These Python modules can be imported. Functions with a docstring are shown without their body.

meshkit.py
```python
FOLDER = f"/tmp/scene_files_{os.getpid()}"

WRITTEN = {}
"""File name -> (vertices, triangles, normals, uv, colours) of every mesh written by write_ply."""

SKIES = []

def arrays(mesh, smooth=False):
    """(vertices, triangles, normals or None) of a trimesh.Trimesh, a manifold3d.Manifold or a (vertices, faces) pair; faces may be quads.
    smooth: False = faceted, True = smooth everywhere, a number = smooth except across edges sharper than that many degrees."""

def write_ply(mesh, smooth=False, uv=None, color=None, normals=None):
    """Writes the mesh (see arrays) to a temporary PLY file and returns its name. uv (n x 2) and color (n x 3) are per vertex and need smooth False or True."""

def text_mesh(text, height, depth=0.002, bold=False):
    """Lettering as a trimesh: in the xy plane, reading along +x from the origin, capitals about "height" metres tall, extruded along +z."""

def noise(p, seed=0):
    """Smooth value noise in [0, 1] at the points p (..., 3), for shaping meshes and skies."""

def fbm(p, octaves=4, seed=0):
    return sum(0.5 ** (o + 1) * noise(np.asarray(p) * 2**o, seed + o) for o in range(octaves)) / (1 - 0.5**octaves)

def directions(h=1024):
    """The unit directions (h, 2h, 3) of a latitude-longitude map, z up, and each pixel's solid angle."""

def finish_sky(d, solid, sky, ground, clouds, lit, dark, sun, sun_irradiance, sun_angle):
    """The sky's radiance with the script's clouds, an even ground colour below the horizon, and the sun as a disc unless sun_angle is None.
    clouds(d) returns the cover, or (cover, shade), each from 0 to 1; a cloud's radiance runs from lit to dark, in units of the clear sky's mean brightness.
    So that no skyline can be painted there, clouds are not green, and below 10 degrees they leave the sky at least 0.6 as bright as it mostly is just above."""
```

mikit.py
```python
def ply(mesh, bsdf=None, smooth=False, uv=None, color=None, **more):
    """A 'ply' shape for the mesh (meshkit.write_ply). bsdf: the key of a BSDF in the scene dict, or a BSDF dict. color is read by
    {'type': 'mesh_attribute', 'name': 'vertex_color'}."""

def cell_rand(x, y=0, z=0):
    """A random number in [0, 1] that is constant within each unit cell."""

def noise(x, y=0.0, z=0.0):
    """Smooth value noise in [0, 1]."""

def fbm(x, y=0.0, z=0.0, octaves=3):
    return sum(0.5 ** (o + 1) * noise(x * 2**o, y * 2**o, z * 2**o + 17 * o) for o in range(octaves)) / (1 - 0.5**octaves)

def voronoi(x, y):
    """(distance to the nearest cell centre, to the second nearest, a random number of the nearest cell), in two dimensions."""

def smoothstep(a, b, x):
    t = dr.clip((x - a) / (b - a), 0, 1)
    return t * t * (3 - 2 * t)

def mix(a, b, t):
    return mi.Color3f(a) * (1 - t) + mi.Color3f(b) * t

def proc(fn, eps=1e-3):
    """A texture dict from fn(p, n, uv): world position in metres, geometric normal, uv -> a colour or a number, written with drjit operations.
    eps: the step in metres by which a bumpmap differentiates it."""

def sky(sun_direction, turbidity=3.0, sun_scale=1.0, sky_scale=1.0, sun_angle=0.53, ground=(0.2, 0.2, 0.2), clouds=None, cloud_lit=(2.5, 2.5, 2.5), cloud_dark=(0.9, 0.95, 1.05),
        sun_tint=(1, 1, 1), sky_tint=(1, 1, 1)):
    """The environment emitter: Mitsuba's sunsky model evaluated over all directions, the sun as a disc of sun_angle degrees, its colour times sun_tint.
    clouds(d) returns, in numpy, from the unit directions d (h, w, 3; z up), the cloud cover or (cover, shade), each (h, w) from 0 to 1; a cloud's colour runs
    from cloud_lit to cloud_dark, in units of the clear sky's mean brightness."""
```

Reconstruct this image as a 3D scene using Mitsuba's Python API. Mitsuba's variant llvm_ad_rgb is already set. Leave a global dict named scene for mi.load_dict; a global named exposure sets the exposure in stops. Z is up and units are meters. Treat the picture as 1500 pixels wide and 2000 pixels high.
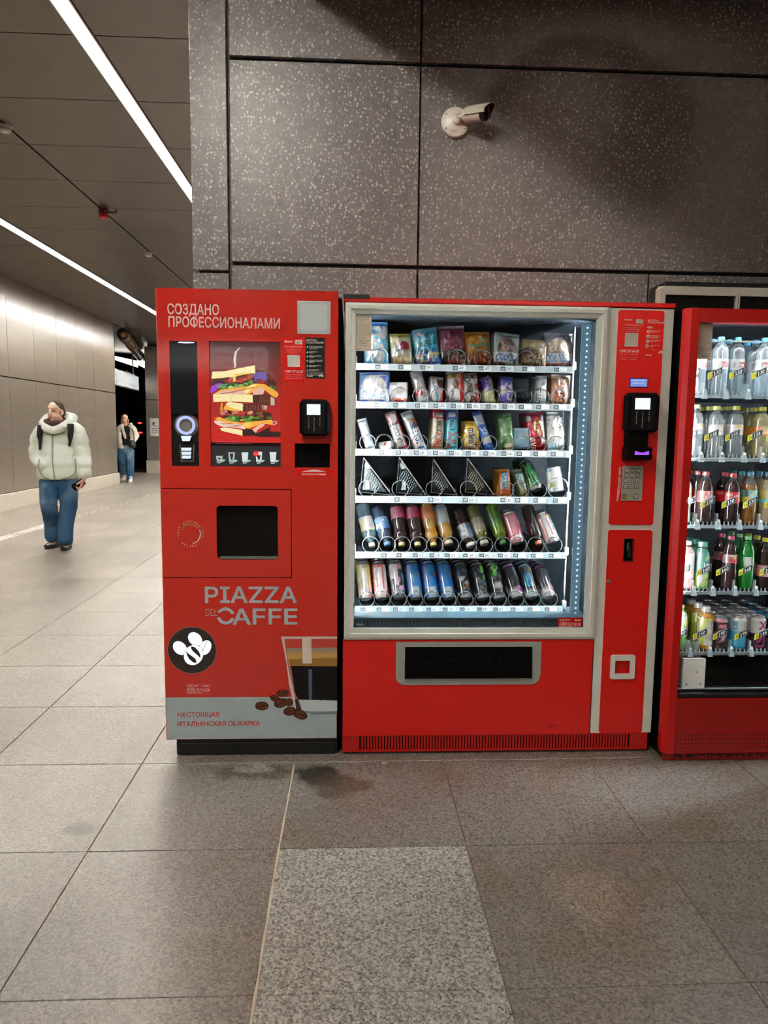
import math, random
import numpy as np, trimesh, shapely, drjit as dr, mitsuba as mi
import manifold3d as m3
from shapely.geometry import Polygon, Point, LineString, box as sbox
from shapely import affinity, unary_union
import mikit, meshkit
from mikit import noise, fbm, voronoi, cell_rand, smoothstep, mix

scene, labels = {}, {}
T = mi.ScalarTransform4f
rng = np.random.default_rng(7)

# ---------------------------------------------------------------- camera, light, exposure
FOCAL, EYE = 1409.48, np.array([0.0, 0.0, 1.40])
PITCH, YAW, ROLL = 0.114549671, 0.0478540157, -0.0113884159
_f = np.array([math.sin(YAW) * math.cos(PITCH), math.cos(YAW) * math.cos(PITCH), -math.sin(PITCH)])
_r = np.array([math.cos(YAW), -math.sin(YAW), 0])
_d = np.cross(_f, _r)
CAM = np.array([math.cos(ROLL) * _r + math.sin(ROLL) * _d, -math.sin(ROLL) * _r + math.cos(ROLL) * _d, _f])
scene['camera'] = {'type': 'perspective', 'fov_axis': 'x', 'fov': math.degrees(2 * math.atan(750 / FOCAL)), 'near_clip': 0.05, 'far_clip': 100,
                   'to_world': T().look_at(origin=EYE.tolist(), target=(EYE + CAM[2]).tolist(), up=(-CAM[1]).tolist())}
exposure = 0.0
STRIP, TROUGH, LED, FRIDGE, SPOT, AMB, HALL_FILL = 150.0, 640.0, 48.0, 46.0, 420.0, 0.15, 100.0
WARM, COOL = np.array([1.0, .93, .82]), np.array([.72, .9, 1.0])
scene['hall_glow'] = {'type': 'constant', 'radiance': {'type': 'rgb', 'value': [AMB * 1.0, AMB * .95, AMB * .88]}}
ZC, YW, XL = 3.8, 3.95, -5.6          # ceiling height, back wall plane, left wall plane


def on_plane(px, py, Y):
    """The point of the vertical plane y = Y that the photograph shows at (px, py)."""
    d = np.array([px - 750, py - 1000, FOCAL]) @ CAM
    return EYE + d * (Y / d[1])


# ---------------------------------------------------------------- materials
def C(h):
    """sRGB hex -> linear"""
    if not isinstance(h, str):
        return np.asarray(h, float)
    c = np.array([int(h[i:i + 2], 16) for i in (0, 2, 4)]) / 255
    return np.where(c < .04045, c / 12.92, ((c + .055) / 1.055) ** 2.4)


def _packed(p, n, uv):
    """the colour of a face, two channels in u and one in v (square roots in steps of 1/1023)"""
    r = dr.floor((uv.x + .5) / 1024)
    g, b = uv.x - 1024 * r, uv.y
    return mi.Color3f(dr.square(r / 1023), dr.square(g / 1023), dr.square(b / 1023))


VC = mikit.proc(_packed)


def princ(**k):
    return {'type': 'twosided', 'b': {'type': 'principled', 'base_color': VC, **k}}


scene['paint'] = princ(roughness=.55, specular=.4)
scene['black'] = princ(roughness=.6, specular=.03)
scene['satin'] = princ(roughness=.34, specular=.5)
scene['gloss'] = princ(roughness=.08, specular=.25)
scene['canmat'] = princ(roughness=.15, specular=.32)
scene['print'] = princ(roughness=.42, specular=.2)
scene['glasspanel'] = princ(roughness=.1, specular=.5)
scene['fabric'] = princ(roughness=.9, specular=.15)
scene['metal'] = princ(roughness=.3, metallic=.85, specular=.5)
scene['foil'] = princ(roughness=.24, metallic=.12, specular=.45)
scene['steel'] = princ(roughness=.3, metallic=.6, specular=.5)
scene['screen'] = {'type': 'principled', 'base_color': {'type': 'rgb', 'value': [.02, .02, .022]}, 'roughness': .12, 'specular': .5}
scene['pane'] = {'type': 'thindielectric', 'int_ior': 1.16}
scene['clear'] = {'type': 'blendbsdf', 'weight': .16, 'a': {'type': 'thindielectric', 'int_ior': 1.3}, 'b': princ(roughness=.2, specular=.6)}
scene['pet'] = {'type': 'blendbsdf', 'weight': .34, 'a': {'type': 'thindielectric', 'int_ior': 1.4}, 'b': princ(roughness=.12, specular=.7)}


def _terrazzo(p, n, uv):
    x, z = p.x + p.y, p.z
    wx = x + .006 * (noise(x * 90, z * 90) - .5)
    wz = z + .006 * (noise(x * 90 + 7, z * 90 + 3) - .5)
    a, b, r = voronoi(wx * 62, wz * 50)
    chip = smoothstep(.40, .28, a + .14 * (1 - r)) * dr.select(r > .36, 1.0, .0)
    a2, b2, r2 = voronoi(wx * 120 + 40, wz * 110)
    small = smoothstep(.4, .28, a2) * dr.select(r2 > .6, .75, 0.0)
    g = fbm(x * 30, z * 30, 5.0)
    base = mix((.078, .069, .068), (.128, .117, .116), g)
    base = mix(base, (.17, .157, .15), small * .8)
    return mix(base, mi.Color3f(.29, .275, .268) * (.38 + .95 * cell_rand(r * 999, 3)), chip)


scene['terrazzo'] = {'type': 'twosided', 'b': {'type': 'principled', 'roughness': .42, 'specular': .4, 'base_color': mikit.proc(_terrazzo)}}
TS, TX, TY = .6305, -.2295, 1.655


def _granite(p, n, uv):
    x, y = p.x, p.y
    i, j = dr.floor((x - TX) / TS), dr.floor((y - TY) / TS)
    tone = cell_rand(i, j, 3)
    clean = dr.select((i == 0) & (j <= 0), 1.0, 0.0)
    a, b, r = voronoi(x * 150, y * 150)
    a2, b2, r2 = voronoi(x * 330 + 9, y * 330)
    s = .55 * r + .45 * r2
    contrast = dr.lerp(.85, 1.25, clean) * (.7 + .3 * smoothstep(-1.2, -.2, x))
    v = 1 + contrast * (s - .5) * 1.5
    big = fbm(x * 2.3 + 3, y * 2.3, 1.0, 4)
    right = smoothstep(-1.1, .2, x) * smoothstep(4.5, 2.6, y)          # the trodden, dirtier part before the machines
    blotch = smoothstep(.52, .72, fbm(x * 5 + 11, y * 5, 2.0, 3))
    col = mix((.145, .133, .118), (.168, .155, .138), tone)
    col = col * (1 - .16 * (big - .4) * 2)
    dirt = dr.clip(right * (.38 + .5 * blotch) * (1 - .6 * clean), 0, 1)
    col = mix(col, mi.Color3f(.135, .110, .084), dirt)
    col = mix(col, mi.Color3f(.27, .262, .235), clean * .8)
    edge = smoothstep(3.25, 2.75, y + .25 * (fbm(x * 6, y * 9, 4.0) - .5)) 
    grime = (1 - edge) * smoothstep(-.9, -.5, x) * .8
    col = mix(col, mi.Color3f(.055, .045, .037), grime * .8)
    # spilt coffee in front of the machines
    def spot(cx, cy, rx, ry, k):
        d = dr.sqrt(dr.square((x - cx) / rx) + dr.square((y - cy) / ry)) + .9 * (fbm(x * 14, y * 14, k) - .5)
        return smoothstep(1.0, .45, d)
    col = mix(col, mi.Color3f(.012, .009, .007), .92 * spot(-.12, 2.80, .12, .10, 1.0))
    col = mix(col, mi.Color3f(.05, .03, .018), .75 * spot(-.03, 2.70, .16, .12, 2.0))
    col = mix(col, mi.Color3f(.05, .04, .033), .7 * spot(-.37, 2.83, .2, .09, 3.0))
    col = mix(col, mi.Color3f(.28, .26, .23), .6 * spot(-.40, 2.86, .12, .05, 6.0))
    col = mix(col, mi.Color3f(.20, .172, .13), .7 * spot(.72, 2.02, .14, .17, 5.0))
    col = mix(col, mi.Color3f(.07, .065, .058), .7 * spot(-.93, 2.42, .06, .05, 7.0))
    return col * v


scene['granite'] = {'type': 'principled', 'roughness': .36, 'specular': .5, 'base_color': mikit.proc(_granite)}


def _brushed(p, n, uv):
    g = fbm(p.y * 3.1 + p.x, p.z * 60, 2.0)
    return mi.Color3f(.33, .292, .25) * (.94 + .12 * g)


scene['cladding'] = {'type': 'twosided', 'b': {'type': 'principled', 'roughness': .27, 'metallic': .8, 'specular': .5, 'base_color': mikit.proc(_brushed)}}


# ---------------------------------------------------------------- helpers
def VF(m):
    if hasattr(m, 'to_mesh'):
        q = m.to_mesh()
        return np.array(q.vert_properties[:, :3], float), np.array(q.tri_verts, int)
    if isinstance(m, tuple):
        return np.asarray(m[0], float), np.asarray(m[1], int)
    return np.array(m.vertices), np.array(m.faces)


def cat(*ms):
    vs, fs, n = [], [], 0
    for m in ms:
        v, f = VF(m)
        vs.append(v); fs.append(f + n); n += len(v)
    return np.vstack(vs), np.vstack(fs)


def key_of(parent, name):
    k = f'{parent}__{name}' if parent else name
    if k not in scene and k not in labels:
        return k
    i = 1
    while f'{k}_{i:03d}' in scene or f'{k}_{i:03d}' in labels:
        i += 1
    return f'{k}_{i:03d}'


def thing(name, label, cat_, group=None):
    k = key_of(None, name)
    labels[k] = {'label': label, 'category': cat_}
    if group:
        labels[k]['group'] = group
    return k


def struct(name):
    k = key_of(None, name)
    labels[k] = {'kind': 'structure'}
    return k


def shape(mesh, col='888888', mat='paint', smooth=False, tw=None, emit=None, weight=None):
    """A ply dict with one colour per face, packed into uv (see _packed); col: hex, (n, 3) linear per vertex or function of the vertices."""
    v, f = VF(mesh)
    if callable(col):
        col = col(v)
    c = C(col)
    n = None
    if smooth is True or (smooth and c.ndim == 2):
        v, f, n = meshkit.arrays((v, f), True)
    elif smooth:
        v, f, n = meshkit.arrays((v, f), smooth)
    c = np.broadcast_to(c, (len(v), 3))
    a = v[f]
    fn_ = np.cross(a[:, 1] - a[:, 0], a[:, 2] - a[:, 0])
    L_ = np.linalg.norm(fn_, axis=1)
    f, a, fn_ = f[L_ > 1e-14], a[L_ > 1e-14], fn_[L_ > 1e-14] / L_[L_ > 1e-14, None]
    m = len(f)
    N = n[f] if n is not None else np.repeat(fn_[:, None], 3, 1)
    V, F = a.reshape(-1, 3), np.arange(3 * m).reshape(-1, 3)
    if emit is True:
        path = meshkit.write_ply((V, F), False, None, c[f].reshape(-1, 3), normals=N.reshape(-1, 3))
    else:
        q = np.rint(1023 * np.sqrt(np.clip(c[f].mean(1), 0, 1)))
        uv = np.repeat(np.stack([q[:, 0] * 1024 + q[:, 1], q[:, 2]], 1), 3, 0)
        path = meshkit.write_ply((V, F), False, uv, None, normals=N.reshape(-1, 3))
    d = {'type': 'ply', 'filename': path, 'face_normals': False, 'bsdf': {'type': 'ref', 'id': mat}}
    if tw is not None:
        d['to_world'] = tw
    if emit is not None:
        d['emitter'] = {'type': 'area', 'radiance': {'type': 'mesh_attribute', 'name': 'vertex_color'} if emit is True else {'type': 'rgb', 'value': [float(x) for x in emit]}}
        if weight:
            d['emitter']['sampling_weight'] = weight
    return d


def add(parent, name, mesh, col='888888', mat='paint', smooth=False, label=None, kind=None, **k):
    key = key_of(parent, name)
    scene[key] = shape(mesh, col, mat, smooth, **k)
    if label or kind:
        labels[key] = {}
        if label:
            labels[key]['label'] = label
        if kind:
            labels[key]['kind'] = kind
    return key


def box(x0, x1, y0, y1, z0, z1, b=0.0):
    if b <= 0:
        v = np.array([[x, y, z] for x in (x0, x1) for y in (y0, y1) for z in (z0, z1)], float)
        f = np.array([[0, 1, 3], [0, 3, 2], [4, 6, 7], [4, 7, 5], [0, 4, 5], [0, 5, 1], [2, 3, 7], [2, 7, 6], [0, 2, 6], [0, 6, 4], [1, 5, 7], [1, 7, 3]])
        return v, f
    p = []
    for x, sx in ((x0, 1), (x1, -1)):
        for y, sy in ((y0, 1), (y1, -1)):
            for z, sz in ((z0, 1), (z1, -1)):
                p += [(x + sx * b, y + sy * b, z), (x + sx * b, y, z + sz * b), (x, y + sy * b, z + sz * b)]
    return hull(p)


def hull(p):
    return VF(m3.Manifold.hull_points(np.asarray(p, float)))


def rrect(x0, x1, z0, z1, r=.01, q=6):
    r = min(r, .499 * (x1 - x0), .499 * (z1 - z0))
    return sbox(x0 + r, z0 + r, x1 - r, z1 - r).buffer(r, quad_segs=q)


def polys(g):
    return [p for p in getattr(g, 'geoms', [g]) if p.geom_type == 'Polygon' and p.area > 1e-12]


def tri2(g):
    """shapely area -> flat triangles (v2, f), counter-clockwise"""
    vs, fs, n = [], [], 0
    for p in polys(g):
        v, f = trimesh.creation.triangulate_polygon(p, engine='earcut')
        a = v[f]
        s = np.cross(a[:, 1] - a[:, 0], a[:, 2] - a[:, 0])
        f = np.where((s < 0)[:, None], f[:, ::-1], f)
        vs.append(v); fs.append(f + n); n += len(v)
    if not vs:
        return np.zeros((0, 2)), np.zeros((0, 3), int)
    return np.vstack(vs), np.vstack(fs)


def cdt(g):
    """well-shaped triangles of an area with shared corner points"""
    idx, vs, fs = {}, [], []
    for t in shapely.constrained_delaunay_triangles(g).geoms:
        q = np.array(t.exterior.coords)[:3]
        if np.cross(q[1] - q[0], q[2] - q[0]) < 0:
            q = q[::-1]
        ii = []
        for x in q:
            k = (round(x[0], 7), round(x[1], 7))
            if k not in idx:
                idx[k] = len(vs); vs.append(x)
            ii.append(idx[k])
        fs.append(ii)
    return np.array(vs), np.array(fs)


def prism(g, y0, y1):
    """an area of the xz plane made solid from y0 (front) to y1"""
    out = []
    for p in polys(g):
        v, f = cdt(p)
        n = len(v)
        V_ = np.vstack([np.column_stack([v[:, 0], np.full(n, y0), v[:, 1]]), np.column_stack([v[:, 0], np.full(n, y1), v[:, 1]])])
        out.append((V_, np.vstack([f, f[:, ::-1] + n])))
        for r in [p.exterior, *p.interiors]:
            q = np.array(r.coords)[:-1]
            if r.is_ccw != (r is p.exterior):
                q = q[::-1]
            m = len(q)
            i = np.arange(m); j = (i + 1) % m
            V_ = np.vstack([np.column_stack([q[:, 0], np.full(m, y0), q[:, 1]]), np.column_stack([q[:, 0], np.full(m, y1), q[:, 1]])])
            out.append((V_, np.vstack([np.stack([i, i + m, j + m], 1), np.stack([i, j + m, j], 1)])))
    return cat(*out)


def tube(pts, r, n=8, closed=False):
    pts = np.asarray(pts, float)
    r = np.broadcast_to(r, (len(pts),))
    d = np.gradient(pts, axis=0)
    d /= np.linalg.norm(d, axis=1, keepdims=True)
    a = np.array([0, 0, 1.0]) if abs(d[0, 2]) < .9 else np.array([1.0, 0, 0])
    v = []
    for p, t, q in zip(pts, d, r):
        a = a - t * (a @ t); a /= np.linalg.norm(a)
        b = np.cross(t, a)
        th = np.arange(n) * 2 * np.pi / n
        v.append(p + q * (np.cos(th)[:, None] * a + np.sin(th)[:, None] * b))
    m = len(pts)
    i, j = np.meshgrid(np.arange(m - 1), np.arange(n), indexing='ij')
    A, B = i * n + j, i * n + (j + 1) % n
    f = np.concatenate([np.stack([A, B, B + n], -1).reshape(-1, 3), np.stack([A, B + n, A + n], -1).reshape(-1, 3)])
    v = np.vstack(v + [pts[:1], pts[-1:]])
    c0, c1 = m * n, m * n + 1
    k = np.arange(n)
    f = np.vstack([f, np.stack([(k + 1) % n, k, k * 0 + c0], 1), np.stack([(m - 1) * n + k, (m - 1) * n + (k + 1) % n, k * 0 + c1], 1)])
    return v, f


def lathe(prof, seg=32):
    """surface of revolution about z from [(r, z)...] upward; u of a vertex = its angle, 0.5 facing -y"""
    prof = np.asarray(prof, float)
    th = (np.arange(seg + 1) / seg) * 2 * np.pi
    u = np.arange(seg + 1) / seg
    ang = 2 * np.pi * (u - .5) - np.pi / 2
    v = np.stack([prof[:, :1] * np.cos(ang), prof[:, :1] * np.sin(ang), np.repeat(prof[:, 1:], seg + 1, 1)], -1)
    m = len(prof)
    i, j = np.meshgrid(np.arange(m - 1), np.arange(seg), indexing='ij')
    A = i * (seg + 1) + j
    f = np.concatenate([np.stack([A, A + 1, A + seg + 2], -1).reshape(-1, 3), np.stack([A, A + seg + 2, A + seg + 1], -1).reshape(-1, 3)])
    return v.reshape(-1, 3), f


def move(m, loc=(0, 0, 0), rx=0, ry=0, rz=0, s=1):
    v, f = VF(m)
    R = np.eye(3)
    for a, i, j in ((rx, 1, 2), (ry, 2, 0), (rz, 0, 1)):
        t = math.radians(a)
        q = np.eye(3)
        q[i, i] = q[j, j] = math.cos(t); q[i, j] = -math.sin(t); q[j, i] = math.sin(t)
        R = q @ R
    return (v * s) @ R.T + np.asarray(loc, float), f


_TX = {}


def text2(s, bold=False):
    """flat triangles of a line of lettering, capitals one unit tall"""
    k = (s, bold)
    if k not in _TX:
        m = meshkit.text_mesh(s, 1.0, .02, bold)
        f = np.array(m.faces)[np.array(m.face_normals)[:, 2] > .9]
        used, inv = np.unique(f, return_inverse=True)
        v = np.array(m.vertices)[used, :2]
        _TX[k] = (v, inv.reshape(-1, 3), v[:, 0].min(), v[:, 0].max())
    return _TX[k]


class Print:
    """Flat print on an upright face (u right, v up): areas and lettering in thin coats, each 0.3 mm above the one before."""
    def __init__(self):
        self.v, self.f, self.c, self.n, self.l = [], [], [], 0, -1

    def _put(self, v, f, c, lay):
        if len(v) == 0:
            return
        self.l = self.l + 1 if lay is None else lay
        self.v.append(np.column_stack([v, np.full(len(v), self.l)])); self.f.append(f + self.n); self.n += len(v)
        self.c.append(np.broadcast_to(C(c), (len(v), 3)))

    def area(self, g, c, lay=None):
        self._put(*tri2(g), c, lay); return self

    def rect(self, x0, x1, z0, z1, c, lay=None, r=0):
        return self.area(rrect(x0, x1, z0, z1, r) if r else sbox(x0, z0, x1, z1), c, lay)

    def text(self, s, x, z, h, c, w=None, lay=None, bold=False, rot=0, ital=0, align='l', flip=False):
        v, f, a, b = text2(s, bold)
        sx = (w / (b - a)) if w else h
        q = np.stack([(v[:, 0] - a) * sx + ital * v[:, 1] * h, v[:, 1] * h], 1)
        W = (b - a) * sx
        if align == 'c':
            q[:, 0] -= W / 2
        if align == 'r':
            q[:, 0] -= W
        if flip:
            q = -q
        t = math.radians(rot)
        q = q @ np.array([[math.cos(t), math.sin(t)], [-math.sin(t), math.cos(t)]])
        self._put(q + [x, z], f, c, lay); return self

    def lines(self, x, z, w, n, dz, h, c, lay=None, seed=1):
        """fine print too small to read, as word-length strokes"""
        g = np.random.default_rng(seed)
        out = []
        for k in range(n):
            a, end = x, x + w * (1 if k < n - 1 else g.uniform(.4, .9))
            while a < end - h:
                b = min(end, a + h * g.uniform(1.5, 6))
                out.append(sbox(a, z - k * dz - h, b, z - k * dz)); a = b + h * .6
        return self.area(shapely.MultiPolygon(out), c, lay)

    def on(self, parent, name, Y, mat='print', step=.0003, fn=None, **k):
        p = np.vstack(self.v)
        if fn is not None:
            v = fn(p)
        else:
            v = np.stack([p[:, 0], Y - step * (p[:, 2] + 1), p[:, 1]], 1)
        return add(parent, name, (v, np.vstack(self.f)), np.vstack(self.c), mat, **k)


# ---------------------------------------------------------------- the setting
def slab(x0, x1, y0, y1, z0, z1, b=.0015):
    return box(x0, x1, y0, y1, z0, z1, b)


fl = struct('floor')
add(fl, 'grout_bed', box(-9.5, 4.0, -5, 27, -.06, -.0035), '6d5c4b', 'paint')
tile = slab(.0016, TS - .0016, .0016, TS - .0016, -.02, 0, .0012)
tile_ply = shape(tile, '999999', 'granite')
cells = []
for i in range(-15, 6):
    for j in range(-9, 40):
        x, y = TX + TS * i, TY + TS * j
        cx, cy = x + TS / 2, y + TS / 2
        if x < XL - 1.6 or (x + TS < XL and y < 17.2) or (x > -.83 and y > YW):
            continue
        d = CAM @ (np.array([cx, cy, 0]) - EYE)
        vis = d[2] > .4 and abs(d[0] / d[2]) < .62 and abs(d[1] / d[2]) < .78
        cells.append((not vis, cy, x, y))
cells.sort()
rest = []
for n, (hid, cy, x, y) in enumerate(cells):
    if n < 290 and not hid:
        scene[key_of(fl, 'tile')] = {**tile_ply, 'to_world': T().translate([x, y, 0])}
    else:
        rest.append(move(box(.0016, TS - .0016, .0016, TS - .0016, -.02, 0), (x, y, 0)))
add(fl, 'far_tiles', cat(*rest), '999999', 'granite', kind='stuff')
# the pale sealed joint that runs towards the coffee machine
jx = TX + .001
pts = [[jx + .002 * math.sin(y * 5), y, .0008] for y in np.linspace(1.0, 2.90, 30)]
v, f = tube(pts, [.004 + .0012 * math.sin(i * 2.1) for i in range(30)], 6)
v[:, 2] = .0005 + (v[:, 2] - .0008) * .5
add(fl, 'sealed_joint', (v, f), 'b0a28c', 'paint')

# back wall: speckled stone panels with open joints
wb = struct('wall_back')
add(wb, 'backing', box(-.80, 4.0, YW + .032, YW + .12, 0, 4.6), '0b0a0a', 'paint')
rows = [(0.0, .245), (.262, 1.238), (1.256, 2.246), (2.266, 3.262), (3.282, 4.55)]
for z0, z1 in rows:
    edges = [-.632, .354, 1.61, 2.61, 3.99] if z1 < 2.3 else [-.632, .354, 2.36, 3.99]
    for a, b in zip(edges[:-1], edges[1:]):
        add(wb, 'panel', slab(a + .005, b - .005, YW, YW + .03, z0, z1, .0025), '888888', 'terrazzo')
for z0, z1 in [(0, 1.19), (1.206, 2.205), (2.219, 4.55)]:
    add(wb, 'corner_panel', slab(-.829, -.643, YW, YW + .2, z0, z1, .003), '888888', 'terrazzo')
wr = struct('wall_right_of_passage')
for k in range(10):
    y0 = YW + .212 + 2.0 * k
    for z0, z1 in [(0, 1.19), (1.206, 2.205), (2.219, ZC)]:
        add(wr, 'panel', slab(-.829, -.79, y0, y0 + 1.985, z0, z1, .003), '888888', 'terrazzo')
# left wall: brushed metal cladding over a pale stone base
wl = struct('wall_left')
ys = [3.3 + 1.0 * k for k in range(15)] + [17.7]
ys = sorted(set([y for y in ys if y < 17.3] + [17.7]))
add(wl, 'backing', box(XL - .2, XL - .025, -5, 17.69, 0, ZC), '17130f', 'paint')
for a, b in zip(ys[:-1], ys[1:]):
    for z0, z1 in [(.29, 2.166), (2.186, ZC)]:
        add(wl, 'panel', slab(XL - .02, XL, a + .004, b - .004, z0, z1, .002), '888888', 'cladding')
add(wl, 'panel', slab(XL - .02, XL, -5, 3.296, .29, ZC, .002), '888888', 'cladding')
for z0, z1 in [(.29, 2.166), (2.186, ZC)]:
    add(wl, 'end_panel', slab(XL - .22, XL - .002, 17.7, 17.72, z0, z1, .002), '888888', 'cladding')
bl = struct('baseboard_left')
for k in range(19):
    a, b = -1.0 + k, -.003 + k
    add(bl, 'stone', slab(XL - .2, XL + .035, a, min(b, 17.74), 0, .28, .004), 'b9b2a6', 'paint')

# ceiling: metal panels between two light lines
ce = struct('ceiling')
add(ce, 'backing', cat(box(-9.5, -1.30, -5, 27, ZC + .03, ZC + .12), box(-1.30, -.80, YW + .02, 27, ZC + .03, ZC + .12)), '0d0b0a', 'paint')
cols = [(XL, -4.235), (-4.085, -2.795), (-2.783, -1.725), (-1.60, -.835)]
yy = [3.04 + .909 * k for k in range(17)]
for a, b in cols:
    for y in yy:
        if a == -1.60 and y < YW - .1:
            add(ce, 'panel', slab(a + .003, -1.31, y + .004, y + .905, ZC, ZC + .025, .002), '574c43', 'steel')
            continue
        add(ce, 'panel', slab(a + .003, b - .003, y + .004, y + .905, ZC, ZC + .025, .002), '574c43', 'steel')
    add(ce, 'panel', slab(a + .003, min(b, -1.307) - .003, -5, 3.036, ZC, ZC + .025, .002), '574c43', 'steel')
add(ce, 'passage_panel', slab(-9.5, XL - .02, 17.8, 27, ZC - .0, ZC + .025, .002), '423b35', 'steel')
add(ce, 'passage_panel', slab(XL - .01, -.84, yy[-1] + .92, 27, ZC, ZC + .025, .002), '423b35', 'steel')
for x, w, y0, y1 in [(-1.662, .1, 3.6, 21.9), (-4.16, .12, 3.6, 21.9)]:
    t = thing('linear_light', 'long glowing white light line nearest the stone wall' if x > -2 else 'long glowing white light line beside the metal clad left wall', 'light')
    add(t, 'housing', cat(box(x - w / 2 - .012, x - w / 2, y0, y1, ZC - .006, ZC - .0005), box(x + w / 2, x + w / 2 + .012, y0, y1, ZC - .006, ZC - .0005)), '8a8177', 'metal')
    v = np.array([[x - w / 2, y0, ZC - .002], [x - w / 2, y1, ZC - .002], [x + w / 2, y1, ZC - .002], [x + w / 2, y0, ZC - .002]])
    add(t, 'diffuser', (v, np.array([[0, 1, 2], [0, 2, 3]])), 'dddddd', 'paint', emit=STRIP * WARM)
# the hall in front of the stone wall: a trough lamp above the edge of the lower ceiling
hc = struct('ceiling_hall')
add(hc, 'panel', slab(-.36, 4.0, -5, YW - .02, 3.66, 3.70, .002), '4a423b', 'satin')
add(hc, 'trough', cat(box(-1.32, -.33, -5, YW + .03, 4.25, 4.30), box(-.36, -.33, -5, YW - .02, 3.70, 4.25), box(-1.33, -1.30, -5, YW + .03, 3.83, 4.25)), 'b8b2aa', 'paint')
t = thing('trough_light', 'white linear lamp hidden in the ceiling trough above the machines', 'light')
pl_, hs_ = [], []
for k in range(9):
    y = .1 + .24 * k
    pl_.append((np.array([[-.98, y, 3.965], [-.98, y + .025, 4.055], [-.88, y + .025, 4.055], [-.88, y, 3.965]]), np.array([[0, 1, 2], [0, 2, 3]])))
    hs_.append(box(-.985, -.875, y - .03, y - .004, 3.96, 4.06))
add(t, 'diffuser', cat(*pl_), 'dddddd', 'paint', emit=TROUGH * WARM, kind='stuff')
add(t, 'reflector', cat(*hs_), '6a6a68', 'metal', kind='stuff')
add(t, 'housing', box(-.99, -.87, .05, 2.15, 4.062, 4.10), '9a9a98', 'metal')
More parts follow.
